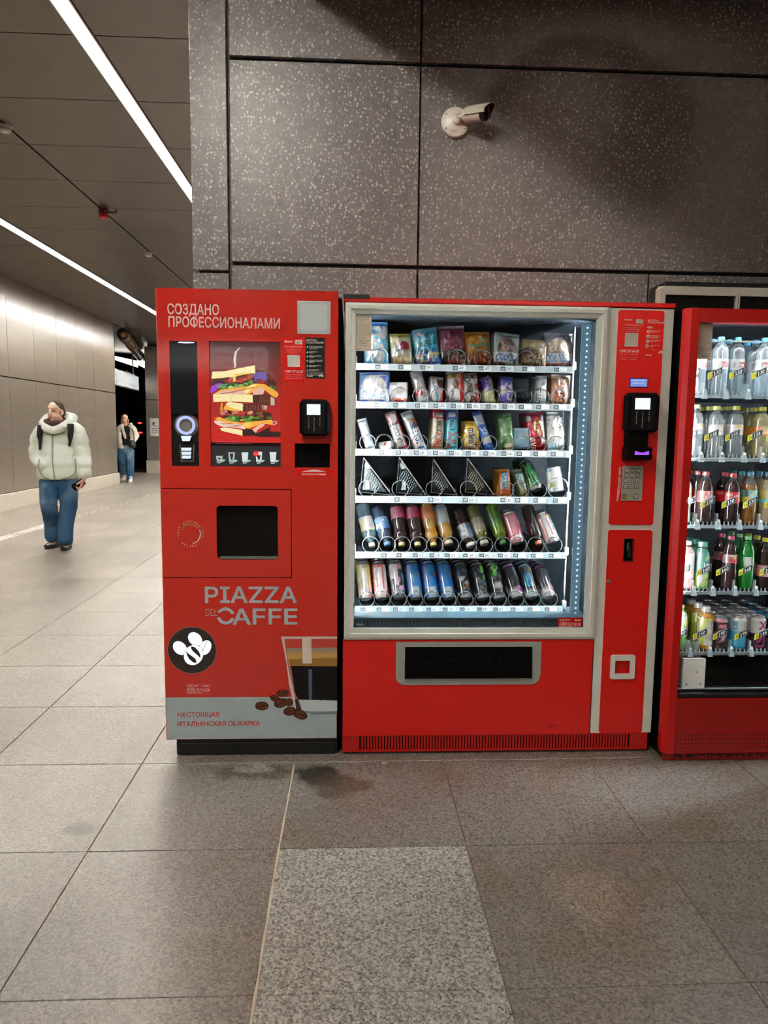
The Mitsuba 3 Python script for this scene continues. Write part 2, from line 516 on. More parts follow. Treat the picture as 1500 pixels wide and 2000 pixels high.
for k, (x, y0, y1) in enumerate([(-1.662, -4.6, -1.2), (2.1, -4.6, -1.6)]):  # unseen lines behind the viewer, added as frontal fill for the machine fronts
    t = thing('hall_fill_light', ['added fill light line behind the viewer, left one, continuing the nearer ceiling line', 'added fill light line of the hall behind the viewer, right one'][k], 'light')
    zz = [ZC, 3.66][k]
    v = np.array([[x - .06, y0, zz - .003], [x - .06, y1, zz - .003], [x + .06, y1, zz - .003], [x + .06, y0, zz - .003]])
    add(t, 'diffuser', (v, np.array([[0, 1, 2], [0, 2, 3]])), 'dddddd', 'paint', emit=HALL_FILL * WARM)
    add(t, 'housing', cat(box(x - .075, x - .06, y0, y1, zz - .008, zz - .0005), box(x + .06, x + .075, y0, y1, zz - .008, zz - .0005)), '8a8177', 'metal')
t = thing('downlight', 'small round warm downlight in the hall ceiling', 'light')
add(t, 'ring', lathe([(.062, 0), (.075, -.004), (.085, .0), (.085, .006)], 24), 'b8b8b0', 'metal', tw=T().translate([1.46, 2.73, 3.655]))
add(t, 'lens', VF(trimesh.creation.cylinder(radius=.062, height=.004, sections=24)), 'dddddd', 'paint', tw=T().translate([1.46, 2.73, 3.657]), emit=SPOT * np.array([1, .8, .6]), weight=.5)
wh = struct('wall_hall')
add(wh, 'panel', slab(4.0, 4.05, -5, YW + .1, 0, 3.7), '6e665e', 'paint')
add(wh, 'panel', slab(-9.5, 4.0, -5.06, -5.01, 0, 4.3), '5e5750', 'paint')

# ---------------------------------------------------------------- the coffee machine
RED = 'b42a21'
PINK = 'd2aeac'
YC = 2.98
U = lambda px, py, Y=YC: on_plane(px, py, Y)[[0, 2]]


def pxpoly(pts, Y=YC):
    return Polygon([U(a, b, Y) for a, b in pts])


def fit(pr, s, x0, y, x1, h, c, Y=YC, **k):
    """lettering whose baseline starts at photo (x0, y) and ends at x1"""
    a, b = U(x0, y, Y), U(x1, y, Y)
    return pr.text(s, a[0], a[1], h, c, w=b[0] - a[0], **k)


cm = thing('coffee_machine', 'tall red coffee vending machine with a sandwich screen at the left end of the row', 'vending machine')
add(cm, 'body', box(-.745, -.036, 3.004, 3.86, .085, 1.925, .006), '0a0909', 'black')
add(cm, 'plinth', cat(box(-.735, -.045, 2.995, 3.8, .0, .09, .004), box(-.72, -.06, 2.99, 3.0, -.0, .055, .002)), '080808', 'paint')
holes = unary_union([rrect(-.548, -.297, .854, 1.079, .016), sbox(-.226, 1.239, -.083, 1.337), sbox(-.724, 1.2405, -.6145, 1.7405), sbox(-.5675, 1.2405, -.2835, 1.7425)])
seam = LineString([(-.8, 1.148), (-.2415, 1.1475), (-.2415, .7785), (-.8, .7775)]).buffer(.0016)
door = sbox(-.775, .7775, -.2415, 1.148)
face = sbox(-.772, .076, -.050, 1.946)
add(cm, 'front_panel', prism(face.difference(holes).difference(seam).difference(door), YC, YC + .018), RED, 'glasspanel')
add(cm, 'service_door', prism(face.intersection(door).difference(holes).difference(seam), YC + .0004, YC + .018), 'b22e26', 'glasspanel', label='red hatch around the dispensing window')
add(cm, 'edge_trim', box(-.7735, -.7715, YC - .0005, YC + .02, .076, 1.946), 'd07a70', 'satin')
add(cm, 'hatch_seams', prism(seam.intersection(sbox(-.772, .7, -.05, 1.3)), YC + .012, YC + .02), '2a0705', 'paint')
# lettering
p = Print()
fit(p, 'СОЗДАНО', 327, 613, 428, .040, PINK, bold=True)
fit(p, 'ПРОФЕССИОНАЛАМИ', 329, 638, 547, .040, PINK, bold=True)
p.on(cm, 'slogan', YC, label='pale slogan lettering СОЗДАНО ПРОФЕССИОНАЛАМИ')
p = Print()
p.text('PIAZZA', -.601, .672, .066, 'a7b0b5', w=.382, bold=True)
cc = U(441, 1203)
ring = Point(cc).buffer(.037, quad_segs=24).difference(Point(cc).buffer(.0235, quad_segs=24))
cut = Polygon([cc, cc + [.08, .024], cc + [.08, -.024]]).union(sbox(cc[0] - .05, cc[1] - .006, cc[0], cc[1] + .014))
p.area(ring.difference(cut), 'a7b0b5')
p.text('AFFE', U(454, 1219)[0], .579, .066, 'a7b0b5', w=U(581, 1219)[0] - U(454, 1219)[0], bold=True)
fit(p, 'DEL', 402, 1203, 425, .030, 'b98c8a')
p.on(cm, 'brand_lettering', YC, label='silver lettering PIAZZA DEL CAFFE')
p = Print()
c = np.array([-.655, .961])
s, r0 = 'professional italian roast ', .047
for k, ch in enumerate(s):
    if ch == ' ':
        continue
    a = 122 - k * 360 / len(s)
    q = c + r0 * np.array([math.cos(math.radians(a)), math.sin(math.radians(a))])
    p.text(ch, q[0], q[1], .0115, PINK, rot=a - 90, align='c', lay=0)
arc = lambda a0, a1, r: LineString([c + r * np.array([math.cos(math.radians(t)), math.sin(math.radians(t))]) for t in np.linspace(a0, a1, 24)])
p.area(arc(40, 150, .040).buffer(.0028), '8a6a3c', lay=0).area(arc(22, -75, .0405).buffer(.0026), PINK, lay=0)
p.on(cm, 'round_emblem', YC + .0004, label='small round emblem lettered professional italian roast')
# grey foot band with the printed espresso glass
p = Print()
p.rect(-.771, -.051, .077, .262, '9aa7aa')
fit(p, 'НАСТОЯЩАЯ', 347, 1400, 428, .020, 'ad3430', bold=True)
fit(p, 'ИТАЛЬЯНСКАЯ ОБЖАРКА', 347, 1418, 508, .020, 'ad3430', bold=True)
G = lambda pts: pxpoly([(300 + a / 3.571, 940 + b / 3.571) for a, b in pts])
gl = [(890, 1082), (1280, 1082), (1280, 1600), (1100, 1615), (985, 1590), (950, 1420), (935, 1280)]
p.area(G(gl), 'a8605a', lay=2)
p.area(G([(905, 1095), (1280, 1095), (1280, 1170), (925, 1160)]), 'b04038', lay=3)
p.area(G([(890, 1082), (1280, 1082), (1280, 1098), (912, 1098), (935, 1280), (985, 1500), (1010, 1590), (985, 1590), (945, 1420), (925, 1260)]), 'cdbdb8', lay=4)
p.area(G([(930, 1165), (1280, 1158), (1280, 1195), (932, 1190)]), '8f7f72', lay=4)
p.area(G([(925, 1190), (1280, 1180), (1280, 1290), (945, 1285)]), 'b08a50', lay=4)
p.area(G([(945, 1240), (1280, 1230), (1280, 1290), (950, 1285)]), '8e6533', lay=5)
p.area(G([(958, 1288), (1280, 1290), (1280, 1528), (1010, 1522), (985, 1470)]), '0f0c0b', lay=5)
p.area(G([(1010, 1522), (1280, 1528), (1280, 1600), (1110, 1612), (1035, 1598)]), 'b9c3c7', lay=5)
p.area(G([(1040, 1600), (1280, 1604), (1280, 1622), (1110, 1626)]), '6d787b', lay=5)
p.area(G([(1035, 1090), (1100, 1090), (1105, 1270), (1040, 1270)]), 'd8c8bb', lay=6)
p.area(G([(1080, 1310), (1105, 1310), (1105, 1524), (1082, 1524)]), '4a5568', lay=6)
p.area(G([(985, 1520), (1005, 1515), (1030, 1590), (995, 1592)]), '30302e', lay=6)
for a, b, rx, ry, t in [(900, 1475, 45, 24, 5), (848, 1515, 40, 24, -25), (888, 1545, 50, 34, 18), (755, 1565, 48, 32, 0), (945, 1540, 30, 30, 0), (950, 1602, 46, 32, 10), (1022, 1625, 55, 34, -22)]:
    q = U(300 + a / 3.571, 940 + b / 3.571)
    e = affinity.rotate(affinity.scale(Point(q).buffer(1, quad_segs=8), rx / 3.571 / 473, ry / 3.571 / 473), t)
    p.area(e, '3b1f16', lay=7).area(affinity.scale(e, .8, .72), '5a3325', lay=8)
    p.area(affinity.rotate(affinity.scale(Point(q).buffer(1, quad_segs=6), rx / 3.571 / 500, .0016), t + 8), '1c0d08', lay=9)
p.on(cm, 'foot_band_print', YC, label='grey foot band with printed espresso glass and coffee beans')
# dark disc with backlit beans
cd = np.array([-.658, .467])
p = Print()
disc = Point(cd).buffer(.1015, quad_segs=24).intersection(face)
p.area(disc, '7a6a64').area(Point(cd).buffer(.0995, quad_segs=24).intersection(face), '332c28')
p.on(cm, 'emblem_disc', YC - .0002, label='dark round disc behind the glowing beans')
B = lambda pts: Polygon([U(320 + a / 12.5, 1220 + b / 12.5) for a, b in pts])


def bean(cx, cy, rx, ry, t):
    q = U(320 + cx / 12.5, 1220 + cy / 12.5)
    return affinity.rotate(affinity.scale(Point(q).buffer(1, quad_segs=12), rx / 12.5 / 473, ry / 12.5 / 473), t)


def slit(pts):
    return LineString([U(320 + a / 12.5, 1220 + b / 12.5) for a, b in pts])


front = bean(725, 740, 265, 230, 62)
gap = front.buffer(.0016)
a1 = bean(395, 570, 195, 150, -48).difference(gap).difference(slit([(310, 440), (400, 540), (500, 600)]).buffer(.0005))
a2 = bean(765, 350, 195, 150, -48).difference(gap).difference(slit([(650, 270), (760, 380), (860, 450)]).buffer(.0005))
a3 = bean(1010, 560, 200, 140, 62).difference(gap).difference(slit([(1060, 400), (990, 520), (940, 680)]).buffer(.0010)).difference(a2.buffer(.0012))
h1 = B([(660, 520), (760, 550), (850, 640), (890, 720), (895, 820), (820, 740), (720, 660), (670, 590)])
h2 = B([(545, 610), (580, 690), (680, 760), (780, 840), (805, 930), (720, 920), (620, 840), (560, 730)])
p = Print()
p.area(unary_union([a1, a2, a3, front.difference(h1).difference(h2)]), [1.25, 1.4, 1.5])
p.on(cm, 'glowing_beans', YC - .0012, 'screen', emit=True, weight=.03, label='white backlit coffee beans')
# the red asset sticker
def asset(parent, px0, px1, py0, py1, Y, bg, fg, name='sticker'):
    a, b = U(px0, py1, Y), U(px1, py0, Y)
    w, h = b - a
    p = Print()
    p.rect(a[0], b[0], a[1], b[1], bg, r=.002)
    p.text('ГОРЯЧАЯ ЛИНИЯ', a[0] + .06 * w, a[1] + .72 * h, .13 * h, fg, w=.42 * w, ital=.2, bold=True)
    p.text('Вендинг', a[0] + .68 * w, a[1] + .70 * h, .16 * h, fg, w=.25 * w, ital=.2, bold=True, lay=1)
    p.lines(a[0] + .08 * w, a[1] + .62 * h, .42 * w, 1, 0, .035 * h, fg, lay=1)
    p.text('8 800 707 66 26', a[0] + .06 * w, a[1] + .29 * h, .25 * h, fg, w=.86 * w, ital=.15, bold=True, lay=1)
    p.lines(a[0] + .06 * w, a[1] + .2 * h, .65 * w, 1, 0, .04 * h, fg, lay=1, seed=4)
    return p.on(parent, name, Y, label='small red sticker with a telephone number')


asset(cm, 363, 412, 1334, 1357, YC, 'bb3f3f', 'e6c4bf')
# stickers right of the screen
p = Print()
X0, X1 = -.271, -.187
p.rect(X0, X1, 1.583, 1.760, 'd01a16')
W = X1 - X0
p.text('Вендинг', X0 + .06 * W, 1.742, .0085, 'f2dede', w=.38 * W, bold=True, ital=.2, lay=1)
p.rect(X0 + .56 * W, X0 + .9 * W, 1.735, 1.752, 'd9d2cc', lay=1, r=.002)
p.text('2119', X0 + .62 * W, 1.7385, .009, '333333', w=.22 * W, ital=.2, lay=2)
p.text('ЧТО-ТО ПОШЛО НЕ ТАК?', X0 + .07 * W, 1.7225, .0055, 'f0d8d6', w=.82 * W, bold=True, lay=1)
for k, s in enumerate(['1. Отсканируйте QR-код', '2. напишите оператору', '3. получите ответ']):
    p.text(s, X0 + .07 * W, 1.713 - k * .0068, .0042, 'ecc6c4', w=(.78 - .05 * k) * W, lay=1)
p.rect(X0 + .2 * W, X0 + .79 * W, 1.645, 1.692, 'ccc8c0', lay=1, r=.002)
p.text('8 800 707 66 20', X0 + .06 * W, 1.622, .0095, 'f6e6e4', w=.86 * W, bold=True, ital=.15, lay=1)
p.text('Круглосуточная поддержка', X0 + .07 * W, 1.613, .0036, 'ecc6c4', w=.84 * W, lay=1)
p.text('Сохраняйте чек до получения', X0 + .1 * W, 1.604, .0034, 'e5b8b4', w=.78 * W, lay=1)
p.text('напитка из автомата', X0 + .1 * W, 1.5975, .0034, 'e5b8b4', w=.78 * W, lay=1)
p.on(cm, 'sticker', YC, label='red help sticker with a blank white square')
p = Print()
X0, X1 = -.182, -.104
W = X1 - X0
p.rect(X0, X1, 1.6, 1.762, '0d0d0d')
p.text('ИНСТРУКЦИЯ', X0 + .04 * W, 1.749, .0068, 'ddddda', w=.53 * W, bold=True, ital=.2, lay=1)
p.text('ПО ИСПОЛЬЗОВАНИЮ', X0 + .04 * W, 1.7395, .0068, 'ddddda', w=.88 * W, bold=True, ital=.2, lay=1)
z = 1.729
for k, (n, s) in enumerate([(3, .7), (2, .45), (2, .66), (3, .68), (2, .62), (2, .58), (2, .66)]):
    p.area(Point(X0 + .1 * W, z - .004).buffer(.0034, quad_segs=4), 'c8c8c4', lay=1)
    p.lines(X0 + .19 * W, z, s * W, n, .0048, .0026, 'b8bab6', lay=1, seed=k + 3)
    z -= .0052 * n + .006
p.text('оплата картой и телефоном', X0 + .04 * W, 1.6235, .0036, 'c8c8c4', w=.9 * W, lay=1)
p.text('Вендинг', X0 + .07 * W, 1.607, .0075, 'ddddda', w=.32 * W, bold=True, ital=.2, lay=1)
for dx, dz in ((.74, .0045), (.83, .009), (.88, .003)):
    p.area(affinity.scale(Point(X0 + dx * W, 1.607 + dz).buffer(.0045, quad_segs=5), .8, 1), 'ddddda', lay=1)
p.on(cm, 'sticker', YC, label='black instruction sticker with white print')
p = Print().rect(-.2145, -.0815, 1.777, 1.906, 'a9b2b3').rect(-.2005, -.0955, 1.791, 1.892, 'b4bcbd')
p.on(cm, 'sticker', YC, label='square grey sticker in the upper right corner')
p = Print()
p.rect(-.226, -.067, 1.203, 1.232, 'c41713')
p.area(pxpoly([(588, 921.5), (604, 918.3), (614, 916.6), (624, 918.3), (638, 921.5)]), 'e6dcd8')
fit(p, 'Возьмите крышку', 589, 927.5, 637, .0085, 'e6dcd8', bold=True, ital=.2, lay=1)
p.on(cm, 'sticker', YC, label='red strip lettered Возьмите крышку under the black recess')
# the recesses
def recess(parent, name, x0, x1, z0, z1, Y, d, col, t=.004, mat='black'):
    return add(parent, name, cat(box(x0 - t, x1 + t, Y + d, Y + d + t, z0 - t, z1 + t), box(x0 - t, x0, Y, Y + d, z0 - t, z1 + t), box(x1, x1 + t, Y, Y + d, z0 - t, z1 + t),
                                 box(x0, x1, Y, Y + d, z0 - t, z0), box(x0, x1, Y, Y + d, z1, z1 + t)), col, mat)


recess(cm, 'cup_chamber', -.548, -.297, .854, 1.079, YC + .016, .13, '0a0a09')
add(cm, 'chamber_window', prism(rrect(-.545, -.300, .868, 1.076, .014), YC + .009, YC + .012), '8a8a8a', 'pane')
add(cm, 'chamber_sill', box(-.538, -.300, YC + .002, YC + .02, .855, .866, .001), '8d9896', 'metal')
recess(cm, 'lid_recess', -.226, -.083, 1.239, 1.337, YC + .016, .10, '070707')
# left: dark panel with cup display, glowing ring and pictogram
add(cm, 'cup_panel', box(-.7235, -.615, YC + .012, YC + .016, 1.2405, 1.7405), '191a18', 'black')
add(cm, 'cup_panel_glass', box(-.7235, -.615, YC + .004, YC + .007, 1.45, 1.7405), '14171c', 'gloss')
D = lambda a, b: U(320 + a / 7.14, 650 + b / 7.14)
p = Print()
q = D(305, 1290)
p.area(Point(q).buffer(.0475, quad_segs=16), '6d6d6a').area(Point(q).buffer(.0245, quad_segs=16), '74756e', lay=3)
p.area(Polygon([D(a, b) for a, b in [(205, 1555), (225, 1555), (245, 1775), (395, 1775), (400, 1560), (420, 1560), (410, 1800), (228, 1800)]]), '55534f', lay=0)
p.area(Polygon([D(a, b) for a, b in [(400, 920), (468, 912), (468, 1050), (430, 1065), (405, 1040), (360, 960)]]), '6f6a58', lay=0)
p.on(cm, 'cup_panel_marks', YC + .012, label='grey ring and cup outline on the dark panel')
p = Print()
p.area(Point(q).buffer(.0385, quad_segs=16).difference(Point(q).buffer(.026, quad_segs=16)), [.48, .56, .95])
p.area(Polygon([D(a, b) for a, b in [(235, 1440), (385, 1436), (360, 1510), (258, 1512)]]), [.8, .95, 1.05])
for k in range(3):
    b0 = 1602 + 55 * k
    p.area(Polygon([D(a, b) for a, b in [(240 + 4 * k, b0), (385 - 3 * k, b0), (380 - 3 * k, b0 + 45), (245 + 4 * k, b0 + 45)]]), [.75, .88, 1.05], lay=0)
p.area(Polygon([D(a, b) for a, b in [(190, 138), (215, 122), (422, 128), (422, 142), (290, 146)]]), [1.1, 1.2, 1.5], lay=0)
p.on(cm, 'cup_panel_lights', YC + .0025, 'screen', emit=True, weight=.03, kind='stuff', label='bluish lit ring, cup and bars')
# the screen: a tall sandwich over a strip of five drinks
ra = np.random.default_rng(5)
add(cm, 'screen', box(-.568, -.283, YC + .012, YC + .016, 1.24, 1.743), '181010', 'gloss')
S = lambda pts: pxpoly([(400 + a / 9.375, 655 + b / 9.375) for a, b in pts], YC)
V = lambda pts: pxpoly([(400 + a / 9.375, 780 + b / 9.375) for a, b in pts], YC)
sc = .92


def E(h, k=1.0):
    return C(h) * sc * k


p = Print()
for k in range(12):
    z0, z1 = 1.338 + (1.742 - 1.338) * np.array([k, k + 1]) / 12
    t = k / 11
    p.rect(-.5665, -.2845, z0, z1, (1 - t) * E('cf1a10') + t * E('471517'), lay=0)
p.rect(-.5665, -.2845, 1.2415, 1.324, E('16191b'), lay=0)
for k in range(8):
    p.area(affinity.scale(Point(-.44, 1.282).buffer(.1 - k * .009, quad_segs=10), 1.3, .4), E('16191b') + (k + 1) / 8 * E('1c262b') * .6, lay=1 + k)
L = 10
bread, crust, dark = E('f2e2a4', 1.15), E('d9a24a'), E('3a140c')


def blobs(f, n, a, b, r, cols, lay, seed):
    g = np.random.default_rng(seed)
    for k in range(n):
        t = g.uniform()
        x, y = a[0] + t * (b[0] - a[0]), a[1] + t * (b[1] - a[1]) + g.uniform(-1, 1) * r * 1.2
        w = r * g.uniform(.6, 1.3)
        q = [(x + w * 1.5 * math.cos(u) * g.uniform(.6, 1.15), y + w * .8 * math.sin(u) * g.uniform(.6, 1.2)) for u in np.linspace(0, 2 * np.pi, 9)[:-1]]
        g_ = f(q).buffer(0)
        if not g_.is_empty:
            p.area(g_, E(cols[g.integers(len(cols))], g.uniform(.75, 1.2)), lay=lay)


def holes_(f, pts, r, lay, seed, cols=('d8b878', 'fff6d0')):
    g = np.random.default_rng(seed)
    P_ = Polygon(pts)
    x0, y0, x1, y1 = P_.bounds
    for k in range(26):
        q = Point(g.uniform(x0, x1), g.uniform(y0, y1))
        if P_.contains(q):
            e = affinity.rotate(affinity.scale(q.buffer(r, quad_segs=3), 1.6, .6), g.uniform(0, 60))
            p.area(f(list(e.exterior.coords)[:-1]), E(cols[g.integers(2)], 1.0), lay=lay)


# tooth-pick, upper sandwich
p.area(S([(630, 215), (650, 220), (585, 285), (565, 420), (570, 560), (545, 590), (525, 585), (530, 550), (515, 430), (540, 300), (580, 260)]), E('d8cdbd'), lay=L)
top = [(130, 660), (350, 655), (620, 600), (910, 542), (920, 690), (700, 715), (540, 760), (330, 770), (115, 790)]
p.area(S([(915, 540), (1060, 545), (1150, 580), (1240, 680), (1280, 790), (1250, 830), (1140, 770), (1120, 660), (925, 660)]), E('5d2c1a'), lay=L)
for k in range(9):
    x = 950 + 36 * k
    p.area(S([(x, 555 + k * k * 2.2), (x + 18, 560 + k * k * 2.2), (x + 30, 640 + k * k * 2.4), (x + 12, 640 + k * k * 2.4)]), E('8a4a2a', 1.1), lay=L + 1)
p.area(S([(100, 900), (180, 800), (330, 770), (700, 715), (920, 690), (1130, 780), (1290, 850), (1300, 960), (1000, 960), (700, 960), (300, 980)]), E('3d1410'), lay=L)
p.area(S([(870, 680), (1120, 660), (1135, 800), (1090, 860), (920, 850)]), E('6a5aa8'), lay=L + 1)
blobs(S, 34, (330, 850), (860, 770), 38, ['a32a18', 'd8553a', '7a1f14', 'e08a60', 'c03a2a'], L + 2, 1)
blobs(S, 10, (900, 830), (1260, 880), 34, ['a32a18', 'd8392a', '6a1a12'], L + 2, 2)
p.area(S([(110, 930), (240, 870), (330, 880), (260, 960), (120, 1060), (85, 1040)]), E('9a3ac8', 1.1), lay=L + 1)
blobs(S, 36, (270, 950), (860, 880), 34, ['4d8a2a', '79b53a', '2f5a1c', 'a6cf5c', '6f9a8a'], L + 3, 3)
blobs(S, 8, (1150, 920), (1280, 960), 26, ['4d8a2a', '2f5a1c', '79b53a'], L + 3, 4)
p.area(S([(130, 1085), (280, 990), (520, 960), (760, 930), (900, 880), (1090, 890), (1330, 1040), (1345, 1090), (1310, 1140), (1240, 1120), (1080, 990), (960, 1010), (780, 1080), (700, 1010), (480, 1080)]), E('f0a83c', 1.1), lay=L + 4)
p.area(S([(700, 1000), (860, 900), (960, 890), (830, 1000), (760, 1075)]), E('ffe08a', 1.1), lay=L + 5)
p.area(S([(130, 1090), (330, 1010), (700, 990), (760, 1080), (880, 1080), (870, 1010), (1060, 930), (1090, 1010), (1060, 1080), (870, 1090), (150, 1105)]), E('e9b9a0', 1.05), lay=L + 5)
for k in range(5):
    p.area(S([(280 + 60 * k, 1060 - 8 * k), (520 + 90 * k, 1030 - 22 * k), (540 + 90 * k, 1042 - 22 * k), (290 + 60 * k, 1072 - 8 * k)]), E('b5705c'), lay=L + 6)
p.area(S(top), bread, lay=L + 6)
p.area(S([(115, 790), (330, 770), (540, 760), (560, 700), (640, 700), (720, 680), (920, 690), (700, 718), (330, 780)]), E('f4c04a', 1.1), lay=L + 7)
p.area(S([(520, 730), (560, 730), (560, 830), (535, 850), (510, 835)]), E('f4c86a', 1.1), lay=L + 8)
holes_(S, top, 9, L + 8, 7)
mid = [(145, 1085), (500, 1075), (870, 1090), (875, 1230), (500, 1210), (150, 1220)]
p.area(S(mid), bread, lay=L + 6)
holes_(S, mid, 10, L + 7, 8)
p.area(S([(865, 1090), (1180, 1080), (1270, 1140), (1275, 1280), (1050, 1260), (870, 1230)]), E('4a1c10'), lay=L + 6)
for k in range(8):
    p.area(S([(1000 + 30 * k, 1110), (1015 + 30 * k, 1110), (1010 + 30 * k, 1240), (990 + 30 * k, 1240)]), E('7a3a22'), lay=L + 7)
p.area(S([(1200, 1120), (1270, 1150), (1275, 1280), (1200, 1275)]), E('c9b8a8'), lay=L + 8)
# lower sandwich
low = [(430, 45), (690, 75), (690, 210), (520, 200), (330, 180), (380, 80)]
p.area(V([(270, 200), (290, 60), (320, 60), (320, 180), (350, 230), (280, 240)]), E('e8963a'), lay=L + 5)
p.area(V([(180, 260), (330, 190), (690, 215), (900, 210), (1200, 240), (1250, 360), (900, 420), (300, 330)]), E('3a120c'), lay=L + 4)
blobs(V, 34, (230, 260), (860, 270), 42, ['a32a18', 'd8553a', '7a1f14', 'e9a080', 'c03a2a'], L + 5, 11)
blobs(V, 10, (880, 280), (1220, 300), 34, ['7a1f14', '3a5a1c', 'b03a2a'], L + 5, 12)
blobs(V, 30, (380, 340), (860, 370), 34, ['4d8a2a', '79b53a', '2f5a1c', 'a6cf5c'], L + 6, 13)
blobs(V, 8, (880, 360), (1230, 350), 28, ['2f5a1c', '4d8a2a'], L + 6, 14)
p.area(V(low), bread, lay=L + 7)
p.area(V([(330, 180), (380, 80), (420, 130), (560, 180), (690, 205), (520, 215)]), E('f0b040', 1.1), lay=L + 8)
holes_(V, low, 8, L + 8, 15)
p.area(V([(690, 85), (900, 80), (1140, 110), (1130, 195), (960, 205), (690, 210)]), E('52201a'), lay=L + 7)
for k in range(7):
    p.area(V([(760 + 50 * k, 100), (775 + 50 * k, 100), (790 + 50 * k, 195), (770 + 50 * k, 195)]), E('8a4432'), lay=L + 8)
p.area(V([(1040, 100), (1140, 115), (1125, 190), (1060, 195)]), E('c9b0a4'), lay=L + 8)
p.area(V([(160, 350), (260, 320), (420, 390), (700, 430), (900, 400), (1230, 370), (1230, 470), (1060, 440), (900, 500), (800, 540), (700, 500), (420, 440), (250, 390)]), E('f2ab3c', 1.1), lay=L + 7)
p.area(V([(700, 430), (830, 410), (860, 480), (760, 530), (690, 490)]), E('ffc65a', 1.1), lay=L + 8)
p.area(V([(155, 390), (240, 385), (420, 440), (640, 450), (720, 490), (740, 550), (560, 520), (300, 500), (190, 450)]), E('f0cdbd', 1.1), lay=L + 8)
for a, b, w in [(210, 430, 300), (330, 480, 320), (420, 455, 260)]:
    p.area(V([(a, b), (a + w * .5, b + 12), (a + w, b + 8), (a + w, b + 20), (a + w * .5, b + 26)]), E('b87868'), lay=L + 9)
p.area(V([(270, 530), (350, 510), (680, 560), (685, 665), (480, 620), (300, 575)]), bread, lay=L + 7)
p.area(V([(685, 560), (760, 540), (900, 560), (960, 620), (1190, 500), (1190, 640), (900, 670), (690, 665)]), E('2a0e0a'), lay=L + 7)
p.area(V([(860, 550), (1000, 460), (1090, 440), (1090, 480), (960, 560), (930, 620)]), E('f0c0a4'), lay=L + 9)
p.area(V([(1230, 400), (1310, 400), (1325, 440), (1260, 480), (1215, 460)]).difference(V([(1240, 415), (1290, 415), (1295, 435), (1250, 455)])), E('e0a48a'), lay=L + 8)
p.area(V([(900, 660), (1190, 590), (1380, 590), (1380, 690), (1000, 690)]), E('2a1010'), lay=L + 5)
p.text('Предложение ограничено, подробности на экране', *U(420, 863.6), .0032, E('e06a9a'), w=.11, lay=L)
p.text('и в мобильном приложении. Внешний вид может отличаться', *U(420, 866.6), .0032, E('e06a9a'), w=.14, lay=L)
# five drinks
for k, (a, b0, hh, kind) in enumerate([(195, 1035, 105, 0), (420, 970, 175, 1), (665, 970, 175, 2), (920, 960, 185, 3), (1180, 965, 185, 4)]):
    w = 125
    b1 = b0 + hh
    glass = [(a, b0), (a + w, b0), (a + w - 12, b1), (a + 18, b1)]
    p.area(V(glass), E('aebfc4' if k < 2 else 'dfe8ea'), lay=12)
    if kind in (0, 1, 3):
        p.area(V([(a + 25, b0 + hh * (.35 if k != 1 else .15)), (a + w - 30, b0 + hh * (.35 if k != 1 else .15)), (a + w * .62, b1 - 35), (a + w * .45, b1 - 35)]), E('1a0d08' if k else '7a4a30'), lay=13)
    p.area(V([(a + 80, b1 - 5), (a + 125, b1 - 40), (a + 180, b1 - 35), (a + 150, b1), (a + 100, b1 + 10)]), E('9ccf9a'), lay=14)
    p.area(V([(a + 30, b1 + 12), (a + 115, b1 + 12), (a + 80, b1 + 32), (a + 20, b1 + 32)]), E('b8c4c8'), lay=13)
p.area(Point(U(400 + 928 / 9.375, 780 + 997 / 9.375)).buffer(.0115, quad_segs=8), E('e8201c', 1.1), lay=15)
p.text('новинка', *(U(400 + 928 / 9.375, 780 + 1000 / 9.375) - [0, .001]), .003, E('ffffff'), w=.017, align='c', lay=16)
p.on(cm, 'screen_picture', YC + .0118, 'screen', step=.00012, emit=True, weight=.12, label='lit screen with a tall sandwich and five drinks')
add(cm, 'screen_glass', box(-.5675, -.2835, YC + .001, YC + .004, 1.2405, 1.7425), 'ffffff', 'pane')


def terminal(parent, x0, x1, z0, z1, Y, name='card_reader'):
    """black payment terminal with a bright display and a printed column of marks"""
    w, h = x1 - x0, z1 - z0
    def oct_(i, y, c):
        a, b, cc_, d = x0 + i, x1 - i, z0 + i, z1 - i
        return [(a + c, y, cc_), (b - c, y, cc_), (b, y, cc_ + c), (b, y, d - c), (b - c, y, d), (a + c, y, d), (a, y, d - c), (a, y, cc_ + c)]
    k = add(parent, name, hull(oct_(.006, Y, .012) + oct_(0, Y - .012, .014) + oct_(0, Y - .034, .014) + oct_(.008, Y - .045, .012)), '0b0b0c', 'black', smooth=25, label='black payment terminal with a lit display')
    p = Print()
    p.rect(x0 + .16 * w, x1 - .16 * w, z0 + .06 * h, z1 - .08 * h, '060607', r=.004)
    for q, (fx, n) in enumerate([(.31, 7), (.49, 9), (.68, 6)]):
        for i in range(n):
            p.rect(x0 + fx * w - .0016, x0 + fx * w + .0018 * (1 + (i * 7 + q) % 3 * .4), z0 + (.49 - .045 * i) * h, z0 + (.515 - .045 * i) * h, ['8a8a8a', '5a5a5c', '6f6a60'][(i + q) % 3], lay=1)
    p.on(k, 'front_print', Y - .0452)
    p = Print()
    p.rect(x0 + .25 * w, x0 + .70 * w, z1 - .425 * h, z1 - .135 * h, [.95, 1.15, 1.2])
    p.on(k, 'display', Y - .046, 'screen', emit=True, weight=.03, label='bright white display')
    return k


terminal(cm, -.204, -.084, 1.369, 1.515, YC)

# ---------------------------------------------------------------- the snack machine
YV = 2.985
SRED = 'c40f08'
GREY = 'c6c7be'
sm = thing('snack_machine', 'wide red snack vending machine with lit glass door, middle machine of the row', 'vending machine')
